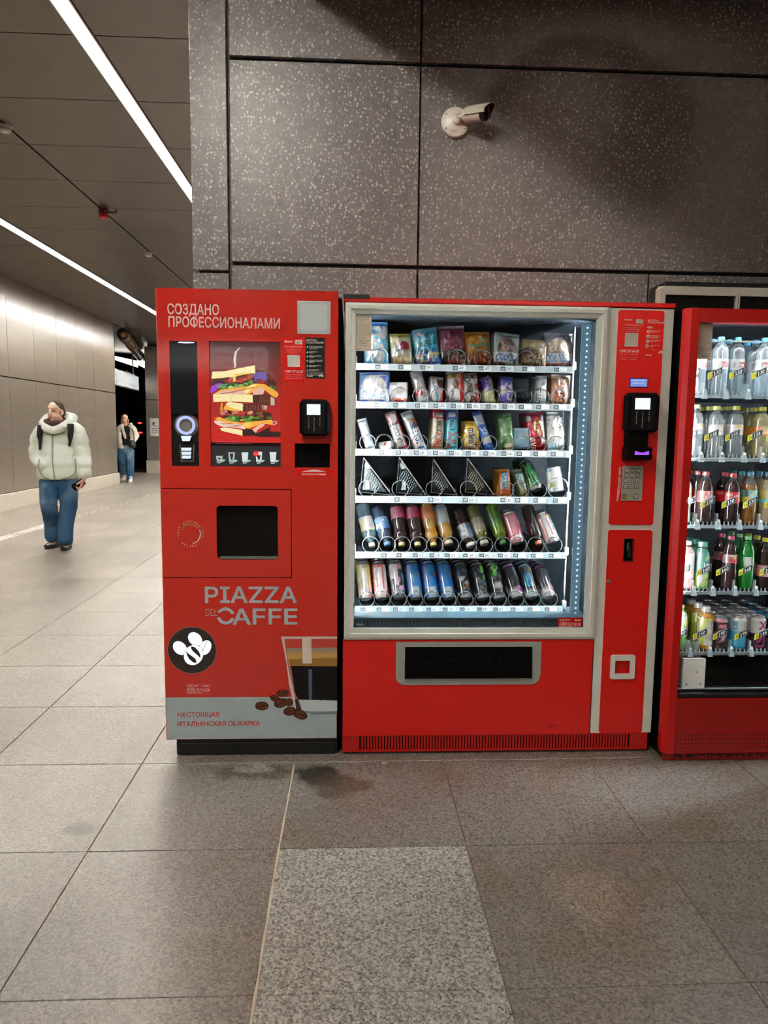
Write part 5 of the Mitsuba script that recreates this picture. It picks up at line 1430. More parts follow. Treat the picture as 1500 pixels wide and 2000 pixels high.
put_bottle(1053, 1064, 1029, 990, 'orange_bottle', 'dark bottle with orange and yellow label and orange cap', r=.030, liquid='0f0c0a', air='1c1a1c', cap='d8703a', lab=(.26, .62, [('f', '1a140e'), ('c', .52, .5, .07, 'e87a20', 2.2), ('c', .34, .45, .07, 'c8a020', 2.2), ('n', 90, .6, 'f0d0a0', 3, .2, .8, .45, .6), ('r', .4, .62, 0, .2, '3a7a4a')]), fill=.93, text=[('Fanta', .02, .55, .014, 'f4ece0', -70, .04)])
put_can(4, 1081, 1060, 1057, 1003, .0330, [('f', 'dde2e4'), ('r', .28, .38, 0, 1, 'b82a34'), ('r', .30, .34, 0, 1, 'e0c8b8'), ('r', .5, .53, .2, .9, 'b83038'), ('c', .57, .86, .05, 'd8c040'), ('n', 70, .6, '5a6a70', 5, .1, .85, .54, .7)], 'drink_can', 'white tall can with red stripes, last on the fifth tray', [('ADRENALINE', .10, .45, .014, '2a3a40', -82, .10)], dy=.06)
# ---- bottom tray: tall cans
blue = [('f', '1f6ac8'), ('r', 0, 1, .90, 1, '1a58b0'), ('r', .4, .6, .0, .28, '9ab4c4'), ('r', 0, .4, 0, .28, '2a5a9a'), ('r', .6, 1, 0, .28, '2a5a9a'), ('n', 60, .6, 'd8e4ea', 4, .02, .28, .4, .62), ('c', .66, .62, .05, 'd08050', 1.2), ('r', .32, .335, .3, .9, '1a4aa0')]
blk = lambda x: [('f', '14171a'), ('n', 50, .56, '3a444a', x, .35, .95), ('n', 60, .60, '8a949a', x + 1, .05, .6, .4, .62), ('r', 0, 1, 0, .08, 'a8b0b4'), ('n', 70, .62, '7a5a3a', x + 2, .1, .5, .4, .6)]
jag = lambda c_: [('f', '1a1718'), ('r', 0, 1, .93, 1, c_), ('r', .36, .43, .05, .9, '5a4a48'), ('v', 'c8c4c8', '1a1718', .08, .3), ('r', 0, 1, .93, 1, c_), ('r', .55, .68, .12, .3, c_)]
cans6 = [(715, 1171, 708, 1099, [('v', 'd8583a', 'd8c020', .15, .75), ('r', 0, 1, .95, 1, '2a2a10'), ('r', .44, .56, .0, .95, 'f2d8a0'), ('r', .4, .56, 0, .25, 'f0d8c8'), ('r', .56, .66, .05, .25, 'd04a38')], 'yellow to orange tall can, leftmost of the bottom tray', [('WE', .0, .90, .010, '2a2a14', 0, .016), ('GO', .01, .83, .010, '2a2a14', 0, .018)]),
         (746, 1170, 739, 1099, [('f', 'd0383c'), ('r', 0, 1, .93, 1, '1a0c0c'), ('r', .36, .54, .05, .8, 'f0dede'), ('n', 60, .55, 'e8a8a8', 4, 0, .95, .3, .46), ('r', .60, .68, .2, .9, 'f0e0e0'), ('r', .3, .6, 0, .2, 'ecd8d8')], 'red and white tall can, second on the bottom tray', [('[', .03, .038, .08, .2, 'd0383c')]),
         (780, 1168, 771, 1097, [('f', '2a2a2e'), ('r', .30, .44, .5, .95, 'e8ecec'), ('c', .52, .82, .06, 'd86ab0', 1.4), ('c', .60, .85, .05, 'c8a050', 2), ('c', .5, .45, .06, 'd878b8', 1.4), ('c', .56, .22, .05, 'd880c0', 1.2), ('c', .64, .55, .04, '4aa8d0', 1.5), ('r', .44, .5, .3, .9, 'e8d8e4'), ('n', 60, .58, '8a9aa0', 3, .05, .5)], 'dark can printed with pink flowers, third on the bottom tray', ()),
         (813, 1169, 803, 1098, blue, 'bright blue tall can, left one of three on the bottom tray', ()),
         (845, 1169, 834, 1099, blue, 'bright blue tall can, middle one of three on the bottom tray', ()),
         (877, 1169, 864, 1099, blue, 'bright blue tall can, right one of three on the bottom tray', ()),
         (911, 1169, 897, 1102, blk(3), 'black tall can with silver marks, right next to the blue cans', ()),
         (944, 1170, 930, 1102, blk(7) + [('c', .58, .8, .05, '6ac83a', 2.2), ('c', .60, .55, .035, '6ac83a', 2.5)], 'black tall can with a long green splash', ()),
         (976, 1170, 960, 1102, blk(11) + [('c', .5, .85, .08, '6acc38', 1.3), ('c', .51, .84, .03, '101410', 1.2), ('c', .47, .68, .05, '5ab830', 1.2), ('r', .42, .58, .28, .42, 'a0a8aa')], 'black tall can with a green eye shaped emblem', ()),
         (1011, 1168, 991, 1105, jag('a83aa8'), 'black tall can with violet top lettered JAGUAR beside the blue topped can', [('JAGUAR', .11, .68, .013, 'a8d0e0', -80, .062)]),
         (1040, 1168, 1022, 1105, [('f', '20282c'), ('r', 0, 1, .93, 1, '3a8ac8'), ('n', 70, .55, 'b8ccd4', 5, .72, .92), ('r', .38, .56, .3, .7, '2a88b8'), ('r', .56, .62, .1, .72, 'c8dce4'), ('v', 'b8c8d0', '20282c', .05, .25), ('r', .38, .56, .3, .7, '2a88b8'), ('r', 0, 1, .93, 1, '3a8ac8')], 'black and blue tall can with a blue top', ()),
         (1073, 1167, 1053, 1107, jag('b03aa0'), 'black tall can with violet top lettered JAGUAR, last of the bottom tray', [('JAGUAR', .11, .68, .013, 'a8d0e0', -80, .062)])]
for bx, by, tx, ty, ops, lab, text in cans6:
    put_can(5, bx, by, tx, ty, .0315 if bx < 900 else .030, ops, 'drink_can', lab, text, n=3, dy=.085)

# ---------------------------------------------------------------- the drinks cooler on the right
YF = 2.88
FRED = 'ab0a05'
fr = thing('drinks_cooler', 'red framed drinks cooler with lit glass front at the right edge', 'drinks cooler')
FX0, FX1, CX0, CX1, CZ0, CZ1 = 1.336, 2.29, 1.387, 2.238, .300, 1.838
add(fr, 'cabinet', cat(box(1.346, 1.392, YF + .05, 3.78, .05, 1.895), box(2.235, 2.28, YF + .05, 3.78, .05, 1.895), box(1.392, 2.235, YF + .05, 3.78, 1.845, 1.895),
                       box(1.392, 2.235, 3.70, 3.78, .05, 1.845), box(1.392, 2.235, YF + .06, 3.70, .05, .285)), '040405', 'black')
# door with a bevelled left edge
dr_ = key_of(fr, 'door')
labels[dr_] = {'label': 'red door frame around the glass'}
left = hull([(FX0, YF + .045, .05), (FX0, YF + .045, 1.893), (FX0 + .002, YF + .022, .036), (FX0 + .002, YF + .022, 1.893), (FX0 + .018, YF, .036), (FX0 + .018, YF, 1.893),
             (CX0, YF, .034), (CX0, YF, 1.893), (CX0, YF + .045, .034), (CX0, YF + .045, 1.893)])
notch = m3.Manifold.cylinder(.06, .016, .016, 32).rotate([90, 0, 0]).translate([CX0 + .006, YF + .055, 1.124])
lm = m3.Manifold(m3.Mesh(np.asarray(left[0], np.float32), np.asarray(left[1], np.uint32))) - notch
add(dr_, 'stile', lm, FRED, 'satin')
add(dr_, 'stile', box(CX1, FX1, YF, YF + .045, .034, 1.893, .004), FRED, 'satin')
add(dr_, 'top_rail', box(CX0 + .0006, CX1, YF + .001, YF + .045, CZ1, 1.892, .002), 'a00a05', 'satin')
add(dr_, 'handle_hollow', box(CX0 - .014, CX0 + .004, YF + .046, YF + .05, 1.10, 1.148), '050505', 'paint')
add(dr_, 'lower_panel', box(CX0 + .001, CX1, YF + .001, YF + .03, .036, .281, .002), '8f0a06', 'satin')
hol = [Point(1.398 + .01665 * i, .118 - .0185 * j).buffer(.0034, quad_segs=2) for i in range(50) for j in range(4)]
p = Print().area(shapely.MultiPolygon(hol), '1a0302')
p.on(dr_, 'vent_holes', YF + .001, 'paint', kind='stuff')
add(dr_, 'black_sill', box(CX0, CX1, YF + .002, YF + .03, .283, CZ0, .002), '0c0c0d', 'satin')
add(dr_, 'glass_sheet', box(CX0 - .004, CX1 + .004, YF + .028, YF + .030, CZ0 - .004, CZ1 + .004), 'ffffff', 'pane')
add(fr, 'kick_plate', box(FX0 + .012, FX1 - .01, YF + .012, YF + .03, .002, .030, .002), '7d0a07', 'satin')
hol = [Point(1.395 + .01665 * i, .022 - .012 * j).buffer(.003, quad_segs=2) for i in range(50) for j in range(2)]
p = Print().area(shapely.MultiPolygon(hol), '120303')
p.on(fr, 'kick_plate_holes', YF + .012, 'paint', kind='stuff')
p = Print()
g = np.random.default_rng(2)
for k in range(40):
    x = g.uniform(1.38, 1.80)
    p.area(affinity.scale(Point(x, g.uniform(.016, .029)).buffer(.006, quad_segs=3), g.uniform(.6, 2.2), .6), '160604', lay=0)
p.on(fr, 'kick_plate_wear', YF + .0115, 'paint', kind='stuff')
add(fr, 'foot_gap', box(FX0 + .02, FX1 - .02, YF + .03, 3.7, 0, .05), '050505', 'paint')
add(fr, 'inner_bar', box(CX0 + .006, CX1 - .006, 3.02, 3.03, 1.778, 1.786, .001), '9fb0b6', 'metal')
add(fr, 'bottom_tray', cat(box(CX0 + .006, CX1 - .006, YF + .055, 3.65, .286, .298), box(CX0 + .006, CX1 - .006, 3.10, 3.12, .298, .33), box(CX0 + .006, CX1 - .006, 3.30, 3.32, .298, .37)), '08090a', 'black')
add(fr, 'tray_lip', box(CX0 + .006, CX1 - .006, YF + .05, YF + .056, .299, .308, .001), '98a6a6', 'metal')
for x, sg in ((CX0 + .006, 1), (CX1 - .006, -1)):
    v = np.array([[x, YF + .060, .55], [x, YF + .060, 1.82], [x + sg * .016, YF + .052, 1.82], [x + sg * .016, YF + .052, .55]])
    f = np.array([[0, 1, 2], [0, 2, 3]])
    nr = np.cross(v[1] - v[0], v[2] - v[0])
    if nr[1] < 0:
        f = f[:, ::-1]
    add(fr, 'light_bar', (v, f), 'ffffff', 'paint', emit=FRIDGE * (34 if sg > 0 else 150) * COOL)
v = np.array([[CX0 + .03, YF + .052, 1.832], [CX1 - .03, YF + .052, 1.832], [CX1 - .03, YF + .064, 1.836], [CX0 + .03, YF + .064, 1.836]])
add(fr, 'light_bar', (v, np.array([[0, 2, 1], [0, 3, 2]])), 'ffffff', 'paint', emit=FRIDGE * 5 * COOL)
p = Print()
x0, x1 = 1.391, 1.441
a, b = on_plane(1358, 701, YF + .027), on_plane(1393, 629, YF + .027)
x0, x1, z0, z1 = a[0], b[0], a[2], b[2]
w, h = x1 - x0, z1 - z0
p.rect(x0, x1, z0, z1, 'b8a898')
p.text('ЧТО-ТО НЕ ТАК?', x0 + .08 * w, z1 - .06 * h, .0045, '4a443e', w=.8 * w, bold=True)
p.lines(x0 + .12 * w, z1 - .09 * h, .7 * w, 3, .0065, .0028, '8a8074', lay=1)
p.rect(x0 + .06 * w, x0 + .92 * w, z1 - .60 * h, z1 - .23 * h, 'a89c8c', lay=1)
p.lines(x0 + .06 * w, z1 - .63 * h, .88 * w, 1, 0, .0024, '7a7066', lay=1, seed=6)
p.text('напишите нам', x0 + .25 * w, z1 - .69 * h, .0042, '4a443c', w=.45 * w, lay=1)
p.lines(x0 + .08 * w, z1 - .71 * h, .8 * w, 2, .006, .0026, '7a7066', lay=1, seed=8)
p.text('Вендинг', x0 + .3 * w, z1 - .81 * h, .0045, '4a443c', w=.34 * w, lay=1)
p.lines(x0 + .06 * w, z1 - .84 * h, .84 * w, 1, 0, .0024, '7a7066', lay=1, seed=9)
p.text('Вендинг', x0 + .40 * w, z0 + .06 * h, .0055, '3a342c', w=.45 * w, bold=True, lay=1)
p.on(fr, 'sticker', YF + .0275, label='beige paper sticker in the upper left corner of the cooler glass')
# shelves with clear combs, lane fences and slanted price tags
YS = 2.965
SH = []
ROWY = [(777, 767), (900, 891), (1031, 1021), (1160, 1149), (1278, 1267)]
TAGS = [[('11', '130', 1339), ('12', '130', 1382), ('13', '130', 1424), ('14', '130', 1468), ('15', '130', 1511)], [('21', '135', 1334), ('22', '135', 1375), ('23', '135', 1416), ('24', '135', 1460), ('25', '135', 1496), ('26', '135', 1538)],
        [('31', '130', 1328), ('32', '130', 1368), ('33', '130', 1409), ('34', '130', 1451), ('35', '130', 1492), ('36', '130', 1534)], [('41', '155', 1320), ('42', '160', 1361), ('43', '140', 1398), ('44', '140', 1442), ('45', '150', 1483), ('46', '150', 1525)],
        [('51', '150', 1314), ('52', '150', 1353), ('53', '190', 1392), ('54', '195', 1434), ('55', '195', 1473), ('56', '195', 1514)]]
TAGY = [741, 862, 993, 1125, 1250]
CLW = np.array([.62, .72, .74])
for r, (yb, yt) in enumerate(ROWY):
    zs = on_plane(1420, yb, YS)[2]
    SH.append(zs + .012)
    sh = key_of(fr, 'shelf')
    labels[sh] = {'label': ['top shelf of water', 'second shelf with yellow capped bottles', 'third shelf with red capped bottles', 'fourth shelf of mixed bottles', 'lowest shelf with juice and cans'][r]}
    add(sh, 'tray', box(CX0 + .006, CX1 - .006, YS, 3.60, zs + .006, zs + .010), '14181a', 'black')
    add(sh, 'front_lip', box(CX0 + .006, CX1 - .006, YS - .006, YS, zs - .002, zs + .012, .001), CLW * .9, 'clear')
    fing = []
    for k in range(46):
        x = CX0 + .012 + .0182 * k
        fing.append(hull([(x, YS - .006, zs + .01), (x + .007, YS - .006, zs + .01), (x, YS, zs + .01), (x + .007, YS, zs + .01), (x + .002, YS - .004, zs + .028), (x + .005, YS - .004, zs + .028), (x + .002, YS - .001, zs + .028), (x + .005, YS - .001, zs + .028)]))
    add(sh, 'comb_fingers', cat(*fing), CLW, 'clear', kind='stuff')
    for (num, price, px) in TAGS[r]:
        q = on_plane(px, TAGY[r], YS - .012)
        if q[0] < CX0 - .045:
            continue
        x, z = q[0], q[2] if r else q[2]
        p = Print()
        sh_ = lambda a: np.stack([x + a[:, 0], YS - .012 - .0004 * (a[:, 2] + 1), z + a[:, 1] + .46 * a[:, 0]], 1)
        p.rect(-.001, .060, -.002, .026, '8a9898').rect(0, .0185, 0, .0225, 'd8c81c').rect(.0185, .058, 0, .0225, '0c0d0e')
        p.text(num, .0035, .005, .0125, '2a2408', w=.012, bold=True).text(price, .0235, .004, .0145, 'e2e8ea', w=.028, bold=True, lay=3)
        add(sh, 'price_tag', (sh_(np.vstack(p.v)), np.vstack(p.f)), np.vstack(p.c), 'print')
        xl = x - .006
        if xl > CX0 + .01:
            add(sh, 'lane_fence', cat(box(xl - .0012, xl + .0012, YS, 3.55, zs + .01, zs + .06), hull([(xl - .011, YS - .014, zs - .006), (xl + .011, YS - .014, zs - .006), (xl - .011, YS, zs - .006), (xl + .011, YS, zs - .006), (xl - .006, YS - .010, zs + .026), (xl + .006, YS - .010, zs + .026), (xl - .003, YS, zs + .036), (xl + .008, YS, zs + .036)])), CLW, 'clear')


def cool(row, px, py, name, label, parts_fn, Y=3.015, n=3, r=.031, step=(0, .070, 0), base=None, where='in the cooler lane'):
    """stand a bottle or can on a cooler shelf, its top seen at (px, py)"""
    q = on_plane(px, py, Y)
    L_ = q[2] - SH[row]
    M = np.eye(4)
    M[:3, 3] = [q[0], Y, SH[row]]
    stock(name, label, 'can' if 'can' in name else 'bottle', parts_fn(L_), M, n, step, where=where)


water_lab = lambda a: [('f', 'd8e4ea'), ('c', .5 + a, .62, .06, 'c87a80', .4), ('c', .62, .4, .04, 'd05858', 1.4), ('r', .36, .42, .2, .7, '9ab4c0')]
water = lambda a: (lambda L_: bottle(L_, .0325, 'a8c4d0', '9fbac6', '2f8ad8', lab=(.44, .62, water_lab(a)), fill=.80, mat='pet', shoulder=.74, text=[('СВЯТОЙ', .03 + a * .2, .62, .009, 'c05058', 0, .034), ('ИСТОК', .03 + a * .2, .30, .009, 'c05058', 0, .03)]))
cool(0, 1367, 659, 'water_bottle', 'clear water bottle half hidden by the cooler sticker', water(.0))
cool(0, 1409, 658, 'water_bottle', 'clear water bottle with blue cap right of the cooler sticker', water(.02))
cool(0, 1441, 659, 'water_bottle', 'clear water bottle with blue cap, third lane of the top cooler shelf', water(.08), Y=3.04)
cool(0, 1495, 660, 'water_bottle', 'clear water bottle with blue cap, at the right edge of the top cooler shelf', water(-.05))
cool(0, 1537, 661, 'water_bottle', 'clear water bottle with blue cap beyond the right edge', water(0), n=1)
lem = lambda a: (lambda L_: bottle(L_, .0325, 'b0ccd6', 'a2bcc8', 'dfe030', lab=(.44, .64, [('f', 'eef4fa'), ('u', 'f4f6f8', 'a8c8e8', .56, .66), ('c', .58 + a, .85, .05, 'e8d050', .8), ('r', .66, 1, 0, 1, '9ac0e4')]), fill=.84, mat='pet', shoulder=.72, capr=.0165, text=[('Святой', a * .2, .35, .009, 'd08a90', 0, .034)]))
org = lambda a: (lambda L_: bottle(L_, .0325, 'b4b078', 'a8b090', 'dfe030', lab=(.44, .62, [('f', 'e8902a'), ('c', .44, .8, .05, 'e8b88a', .7), ('c', .55, .9, .05, 'a8c88a', .6), ('r', .46, .66, .2, .62, 'f0c890')]), fill=.86, mat='juice', shoulder=.72, capr=.0165, text=[('ЛИМОНАД', .05, .30, .008, 'f8f0e4', 0, .045)]))
scene['juice'] = {'type': 'blendbsdf', 'weight': .8, 'a': {'type': 'thindielectric', 'int_ior': 1.35}, 'b': princ(roughness=.12, specular=.6)}
cool(1, 1360, 790, 'lemon_water', 'clear bottle with yellow cap and white label, leftmost on the second cooler shelf', lem(.0))
cool(1, 1400, 793, 'lemon_water', 'clear bottle with yellow cap and white label, second lane of the second cooler shelf', lem(.02))
cool(1, 1438, 793, 'lemon_water', 'clear bottle with yellow cap, white label turned to the left', lem(-.1))
cool(1, 1489, 795, 'lemonade_bottle', 'pale yellow lemonade with orange label and yellow cap', org(0))
cool(1, 1528, 796, 'lemonade_bottle', 'pale yellow lemonade with orange label beyond the right edge', org(0), n=1)
cola = lambda L_, a=0: bottle(L_, .0325, '0f0706', '4a4240', 'd02a28', lab=(.42, .64, [('f', 'd0242a'), ('r', .53 + a, .60 + a, .3, .75, 'b8c0c4'), ('r', .49 + a, .58 + a, .0, .25, 'e8dcdc'), ('r', .62, .7, 0, 1, 'c86a70')]), fill=.80, shoulder=.68, text=[('Добрый', -.03, .55, .014, 'f2e4e4', 75, .04)])
cola2 = lambda L_: bottle(L_, .0325, '0f0706', '4a4240', 'd02a28', lab=(.42, .64, [('f', 'd21f22'), ('r', .3, .44, .62, .8, 'e09a9a'), ('c', .60, .25, .03, 'e0d0d0', 1)]), fill=.80, shoulder=.68, text=[('cola', .03, .68, .010, 'e8b0b0', 0, .03)])
cool(2, 1338, 921, 'lime_drink', 'bottle with a lime green label at the left edge of the third cooler shelf', lambda L_: bottle(L_, .031, '3a4a2a', '3a3a34', 'b02a2a', lab=(.36, .70, [('f', 'a8d030'), ('n', 60, .55, 'd8e070', 3), ('r', .6, 1, 0, 1, '4a8a3a')]), fill=.85))
cool(2, 1379, 921, 'cola_bottle', 'cola with red label and barcode, red cap, on the third cooler shelf', cola, step=(-.002, .072, 0))
cool(2, 1432, 924, 'cola_bottle', 'cola with plain red label and red cap, on the third cooler shelf', cola2, n=2)
cool(2, 1466, 922, 'iced_tea', 'amber tea bottle with turquoise label and cap', lambda L_: bottle(L_, .031, '7a4a1c', 'a8a49a', '1a8aa8', lab=(.42, .66, [('f', '5ac0c8'), ('r', .0, .46, 0, .45, 'b8c83a'), ('r', .5, .56, .6, .9, 'd8d850'), ('r', .42, .52, .4, .7, '8ad8dc'), ('c', .40, .4, .05, 'e0a030', .8), ('r', .34, .42, .5, 1, '3a3a30'), ('r', .56, .68, 0, 1, '8ad0dc')]), fill=.74, shoulder=.68))
cool(2, 1501, 922, 'iced_tea', 'cloudy beige tea bottle with turquoise label and cap', lambda L_: bottle(L_, .031, 'a8946a', 'a8a49a', '1a8aa8', lab=(.42, .66, [('f', '6ac8d0'), ('r', 0, .4, .3, 1, 'c0a850')]), fill=.85, shoulder=.68))
cool(3, 1343, 1056, 'berry_drink', 'pink drink with white cap behind the cooler frame', lambda L_: bottle(L_, .032, 'c8504a', 'd86a60', 'eef0f0', lab=(.24, .76, [('u', 'f2e4e6', 'e8a0a8', .45, .7), ('r', 0, 1, .93, .97, 'd86a78'), ('r', 0, 1, 0, .05, 'd05060')]), fill=.88, capr=.0175, shoulder=.74))
cool(3, 1373, 1057, 'green_tea', 'green tea bottle with teal upper and lime lower label', lambda L_: bottle(L_, .030, '1f7a5a', '8a7050', '1f8a72', lab=(.03, .78, [('f', '1f8266'), ('r', 0, 1, 0, .42, '9ad03a'), ('c', .42, .25, .05, 'e8f4e8', 1.8), ('c', .58, .3, .03, 'a83a2a', 1), ('r', .52, .62, .84, .9, '9ac850'), ('n', 80, .62, '5ab050', 4, 0, .2)]), fill=.86, capr=.0205, neck=.018, caph=.022, shoulder=.68, text=[('Lait', .07, .66, .016, 'eef4ee', 0, .035), ('ice', .06, .18, .018, '4a7a2a', 90, .035)]))
cool(3, 1428, 1046, 'cola_bottle', 'cherry cola with pink cap and small red label', lambda L_: bottle(L_, .0305, '0e0606', '2a1618', 'd82a6a', lab=(.50, .66, [('f', 'b8202c'), ('r', 0, 1, .75, 1, 'c8a8a0'), ('n', 60, .55, 'd0a070', 3, .5, 1), ('d', -1, 0, -.42, '8a5a60')]), fill=.84, waist=.06, shoulder=.62), n=2, step=(0, .078, 0))
cool(3, 1461, 1046, 'green_bottle', 'bright green drink bottle with light green cap', lambda L_: bottle(L_, .0315, '0f6a1c', '1f7a2a', '6ad070', lab=(.44, .62, [('f', '177a24'), ('r', .40, .50, 0, 1, 'c8dcd8'), ('r', .58, .66, .1, .5, '8ac850')]), fill=.9, shoulder=.66), n=3)
cool(3, 1496, 1050, 'cola_bottle', 'dark cola with yellow cap and pale red label near the right edge', lambda L_: bottle(L_, .0315, '0e0706', '4a4238', 'e0d828', lab=(.26, .48, [('f', 'c87a7a'), ('r', 0, 1, 0, .08, 'b02a34'), ('r', .3, .5, 0, 1, 'd8a0a0')]), fill=.82, shoulder=.66), n=3)
cool(4, 1330, 1180, 'green_bottle', 'light green bottle at the left edge of the lowest cooler shelf', lambda L_: bottle(L_, .031, '5aa83a', '6ab04a', '4a9a3a', lab=(.3, .8, [('f', '6ac048'), ('c', .6, .6, .05, 'e0d040', 1.5), ('n', 50, .6, '2f7a2a', 4)]), fill=.9), n=2)
cool(4, 1379, 1184, 'orange_juice', 'orange juice bottle with white cap and yellow label, nearest of three', lambda L_: bottle(L_, .0335, 'c8841a', 'cfa050', 'eceeee', lab=(.12, .76, [('f', 'c8d03a'), ('r', .48, .70, .50, .92, 'e0e6e6'), ('r', .44, .70, .0, .40, 'd8dede'), ('r', .56, .64, .42, .5, 'c08a30'), ('r', 0, .3, 0, 1, '8a7a20')]), fill=.86, mat='gloss', capr=.0185, caph=.022, shoulder=.78, text=[('LIFE', .08, .82, .013, '9aa4a4', 0, .036), ('LINE', .08, .66, .013, '9aa4a4', 0, .036)]), n=3)
cool(4, 1407, 1203, 'drink_can', 'dark can with pink rim and angled lettering on the lowest cooler shelf', lambda L_: can(L_, .0315, [('f', '1c1216'), ('r', 0, 1, .86, 1, 'c8808a'), ('n', 70, .52, 'b8707c', 3, .84, .95), ('r', .42, .58, .66, .80, 'c05a6a'), ('n', 40, .57, '8a5a64', 5, 0, .55), ('n', 50, .62, 'c8b0b4', 7, 0, .6)], [('TWIST', .02, .42, .014, 'd8c4c4', 80, .045)], open_top=True), n=5, step=(0, .066, 0))
cool(4, 1444, 1201, 'drink_can', 'can with white upper and bright blue lower half on the lowest cooler shelf', lambda L_: can(L_, .0325, [('f', '3aa4d0'), ('r', 0, 1, .56, 1, 'c8ced0'), ('r', .28, .40, .58, .86, '3a9ac8'), ('r', .3, .37, .64, .7, 'c8ced0')], (), open_top=True), n=5, step=(0, .066, 0))
xs_ = [(-.010, .66), (-.006, .62), (0, .68)]
X_ = unary_union([LineString([(-.013, .094), (.013, .128)]).buffer(.0034, cap_style='flat'), LineString([(-.013, .128), (.013, .094)]).buffer(.0034, cap_style='flat'), sbox(-.017, .123, -.008, .128), sbox(.008, .123, .017, .128), sbox(-.017, .094, -.008, .099), sbox(.008, .094, .017, .099)])
cool(4, 1481, 1201, 'drink_can', 'can with white upper half and a magenta X on the lowest cooler shelf', lambda L_: can(L_, .0325, [('f', '241018'), ('r', 0, 1, .50, 1, 'ccd0d2'), ('r', .58, .64, 0, .5, 'c83a8a'), ('r', .40, .58, .1, .14, 'b03a78'), ('n', 40, .58, 'a83070', 5, .2, .5)], [('p', affinity.translate(X_, .006, 0), 'b02a7c'), ], open_top=True), n=5, step=(0, .066, 0))
cool(4, 1522, 1201, 'drink_can', 'dark can with bright blue rim at the right cooler edge', lambda L_: can(L_, .0325, [('f', '1a1420'), ('r', 0, 1, .82, 1, '3a9ad0')], (), open_top=True, ends='8a9aa4'), n=5, step=(0, .066, 0))
# plastic cup on a white plastic box in the corner
q = on_plane(1354, 1348, YF + .075)
wbx = thing('white_plate', 'white plastic plate with three slots standing in the lower left corner of the cooler', 'plate')
a, b = on_plane(1331, 1350, YF + .07), on_plane(1379, 1286, YF + .07)
z0 = .3
pl = rrect(a[0], b[0], z0, b[2], .006).difference(unary_union([sbox(a[0] + .059, z0 + .068, a[0] + .065, z0 + .076), rrect(a[0] + .016, a[0] + .023, z0 + .012, z0 + .024, .003), rrect(a[0] + .078, a[0] + .085, z0 + .012, z0 + .024, .003)]))
add(wbx, 'front', prism(pl, YF + .07, YF + .078), 'c4c0b4', 'satin')
add(wbx, 'back', box(a[0] - .0, b[0] - .004, YF + .079, YF + .125, z0, b[2] - .004, .003), 'a8a49a', 'satin')
cup = thing('plastic_cup', 'clear plastic cup standing on the white plate in the cooler', 'cup')
zc = b[2]
x = a[0] + .045
cv = lathe([(.0, .001), (.031, .0), (.033, .003), (.0425, .068), (.0445, .069), (.0448, .072), (.0425, .072), (.0315, .005), (0, .004)], 32)
add(cup, 'wall', move(cv, (x, YF + .118, zc - .003)), '9aa4a2', 'clear', smooth=30)
# white framed box standing on the cooler
hb = thing('header_box', 'white framed box with black panels standing behind the top of the red cooler', 'display box')
YB = 3.5
add(hb, 'black_case', box(1.52, 2.28, YB + .03, YB + .22, 1.895, 2.125, .003), '0a0a0b', 'satin')
oc = hull([(1.474, YB + .03, 1.895), (1.474, YB + .03, 2.082), (1.486, YB + .03, 2.100), (2.29, YB + .03, 2.100), (2.29, YB + .03, 1.895), (1.486, YB, 1.895), (1.486, YB, 2.084), (1.508, YB, 2.098), (2.29, YB, 2.098), (2.29, YB, 1.895)])
fm = m3.Manifold(m3.Mesh(np.asarray(oc[0], np.float32), np.asarray(oc[1], np.uint32)))
for x0, x1 in ((1.512, 1.860), (1.880, 2.25)):
    bb = box(x0, x1, YB - .02, YB + .02, 1.80, 2.057)
    fm = fm - m3.Manifold(m3.Mesh(np.asarray(bb[0], np.float32), np.asarray(bb[1], np.uint32)))
bb = box(1.869, 1.871, YB - .02, YB + .04, 1.80, 2.2)
fm = fm - m3.Manifold(m3.Mesh(np.asarray(bb[0], np.float32), np.asarray(bb[1], np.uint32)))
add(hb, 'frame', fm, 'b4aea4', 'satin')
for x0, x1 in ((1.512, 1.860), (1.880, 2.25)):
    add(hb, 'panel', box(x0, x1, YB + .016, YB + .0205, 1.897, 2.057), '0b0a0a', 'gloss')

# ---------------------------------------------------------------- on the wall and the ceiling
def at_height(px, py, z):
    d = np.array([px - 750, py - 1000, FOCAL]) @ CAM
    return EYE + d * ((z - EYE[2]) / d[2])


def frame_dir(o, d, up=(0, 0, 1)):
    d = np.asarray(d, float) / np.linalg.norm(d)
    x = np.cross(up, d); x /= np.linalg.norm(x)
    m_ = np.eye(4)
    m_[:3, 0], m_[:3, 1], m_[:3, 2], m_[:3, 3] = x, np.cross(d, x), d, o
    return m_


def xf(m, M):
    v, f = VF(m)
    return v @ M[:3, :3].T + M[:3, 3], f


cc = thing('security_camera', 'white bullet security camera on a round plate on the stone wall', 'camera')
o = on_plane(889, 241, YW)
M = frame_dir(o, (0, -1, 0))
add(cc, 'wall_plate', xf(lathe([(.0755, 0), (.0755, .016), (.072, .022), (.045, .026), (.030, .034), (0, .036)], 40), M), 'c6c0b4', 'satin', smooth=30)
p = Print().text('TR-D2B', -.024, -.050, .0075, '5a544c', w=.03, bold=True)
for a in (35, 145, 215, 325):
    p.area(Point(.062 * math.cos(math.radians(a)), .062 * math.sin(math.radians(a))).buffer(.0035, quad_segs=4), '2a2622', lay=1)
p.on(cc, 'plate_print', None, fn=lambda q: np.stack([o[0] + q[:, 0], o[1] - .0265 - .0004 * q[:, 2], o[2] + q[:, 1]], 1), kind='stuff')
jt = o + [.008, -.052, .012]
hd = np.array([.80, -.58, -.09]); hd /= np.linalg.norm(hd)
ball = trimesh.creation.icosphere(3, .024)
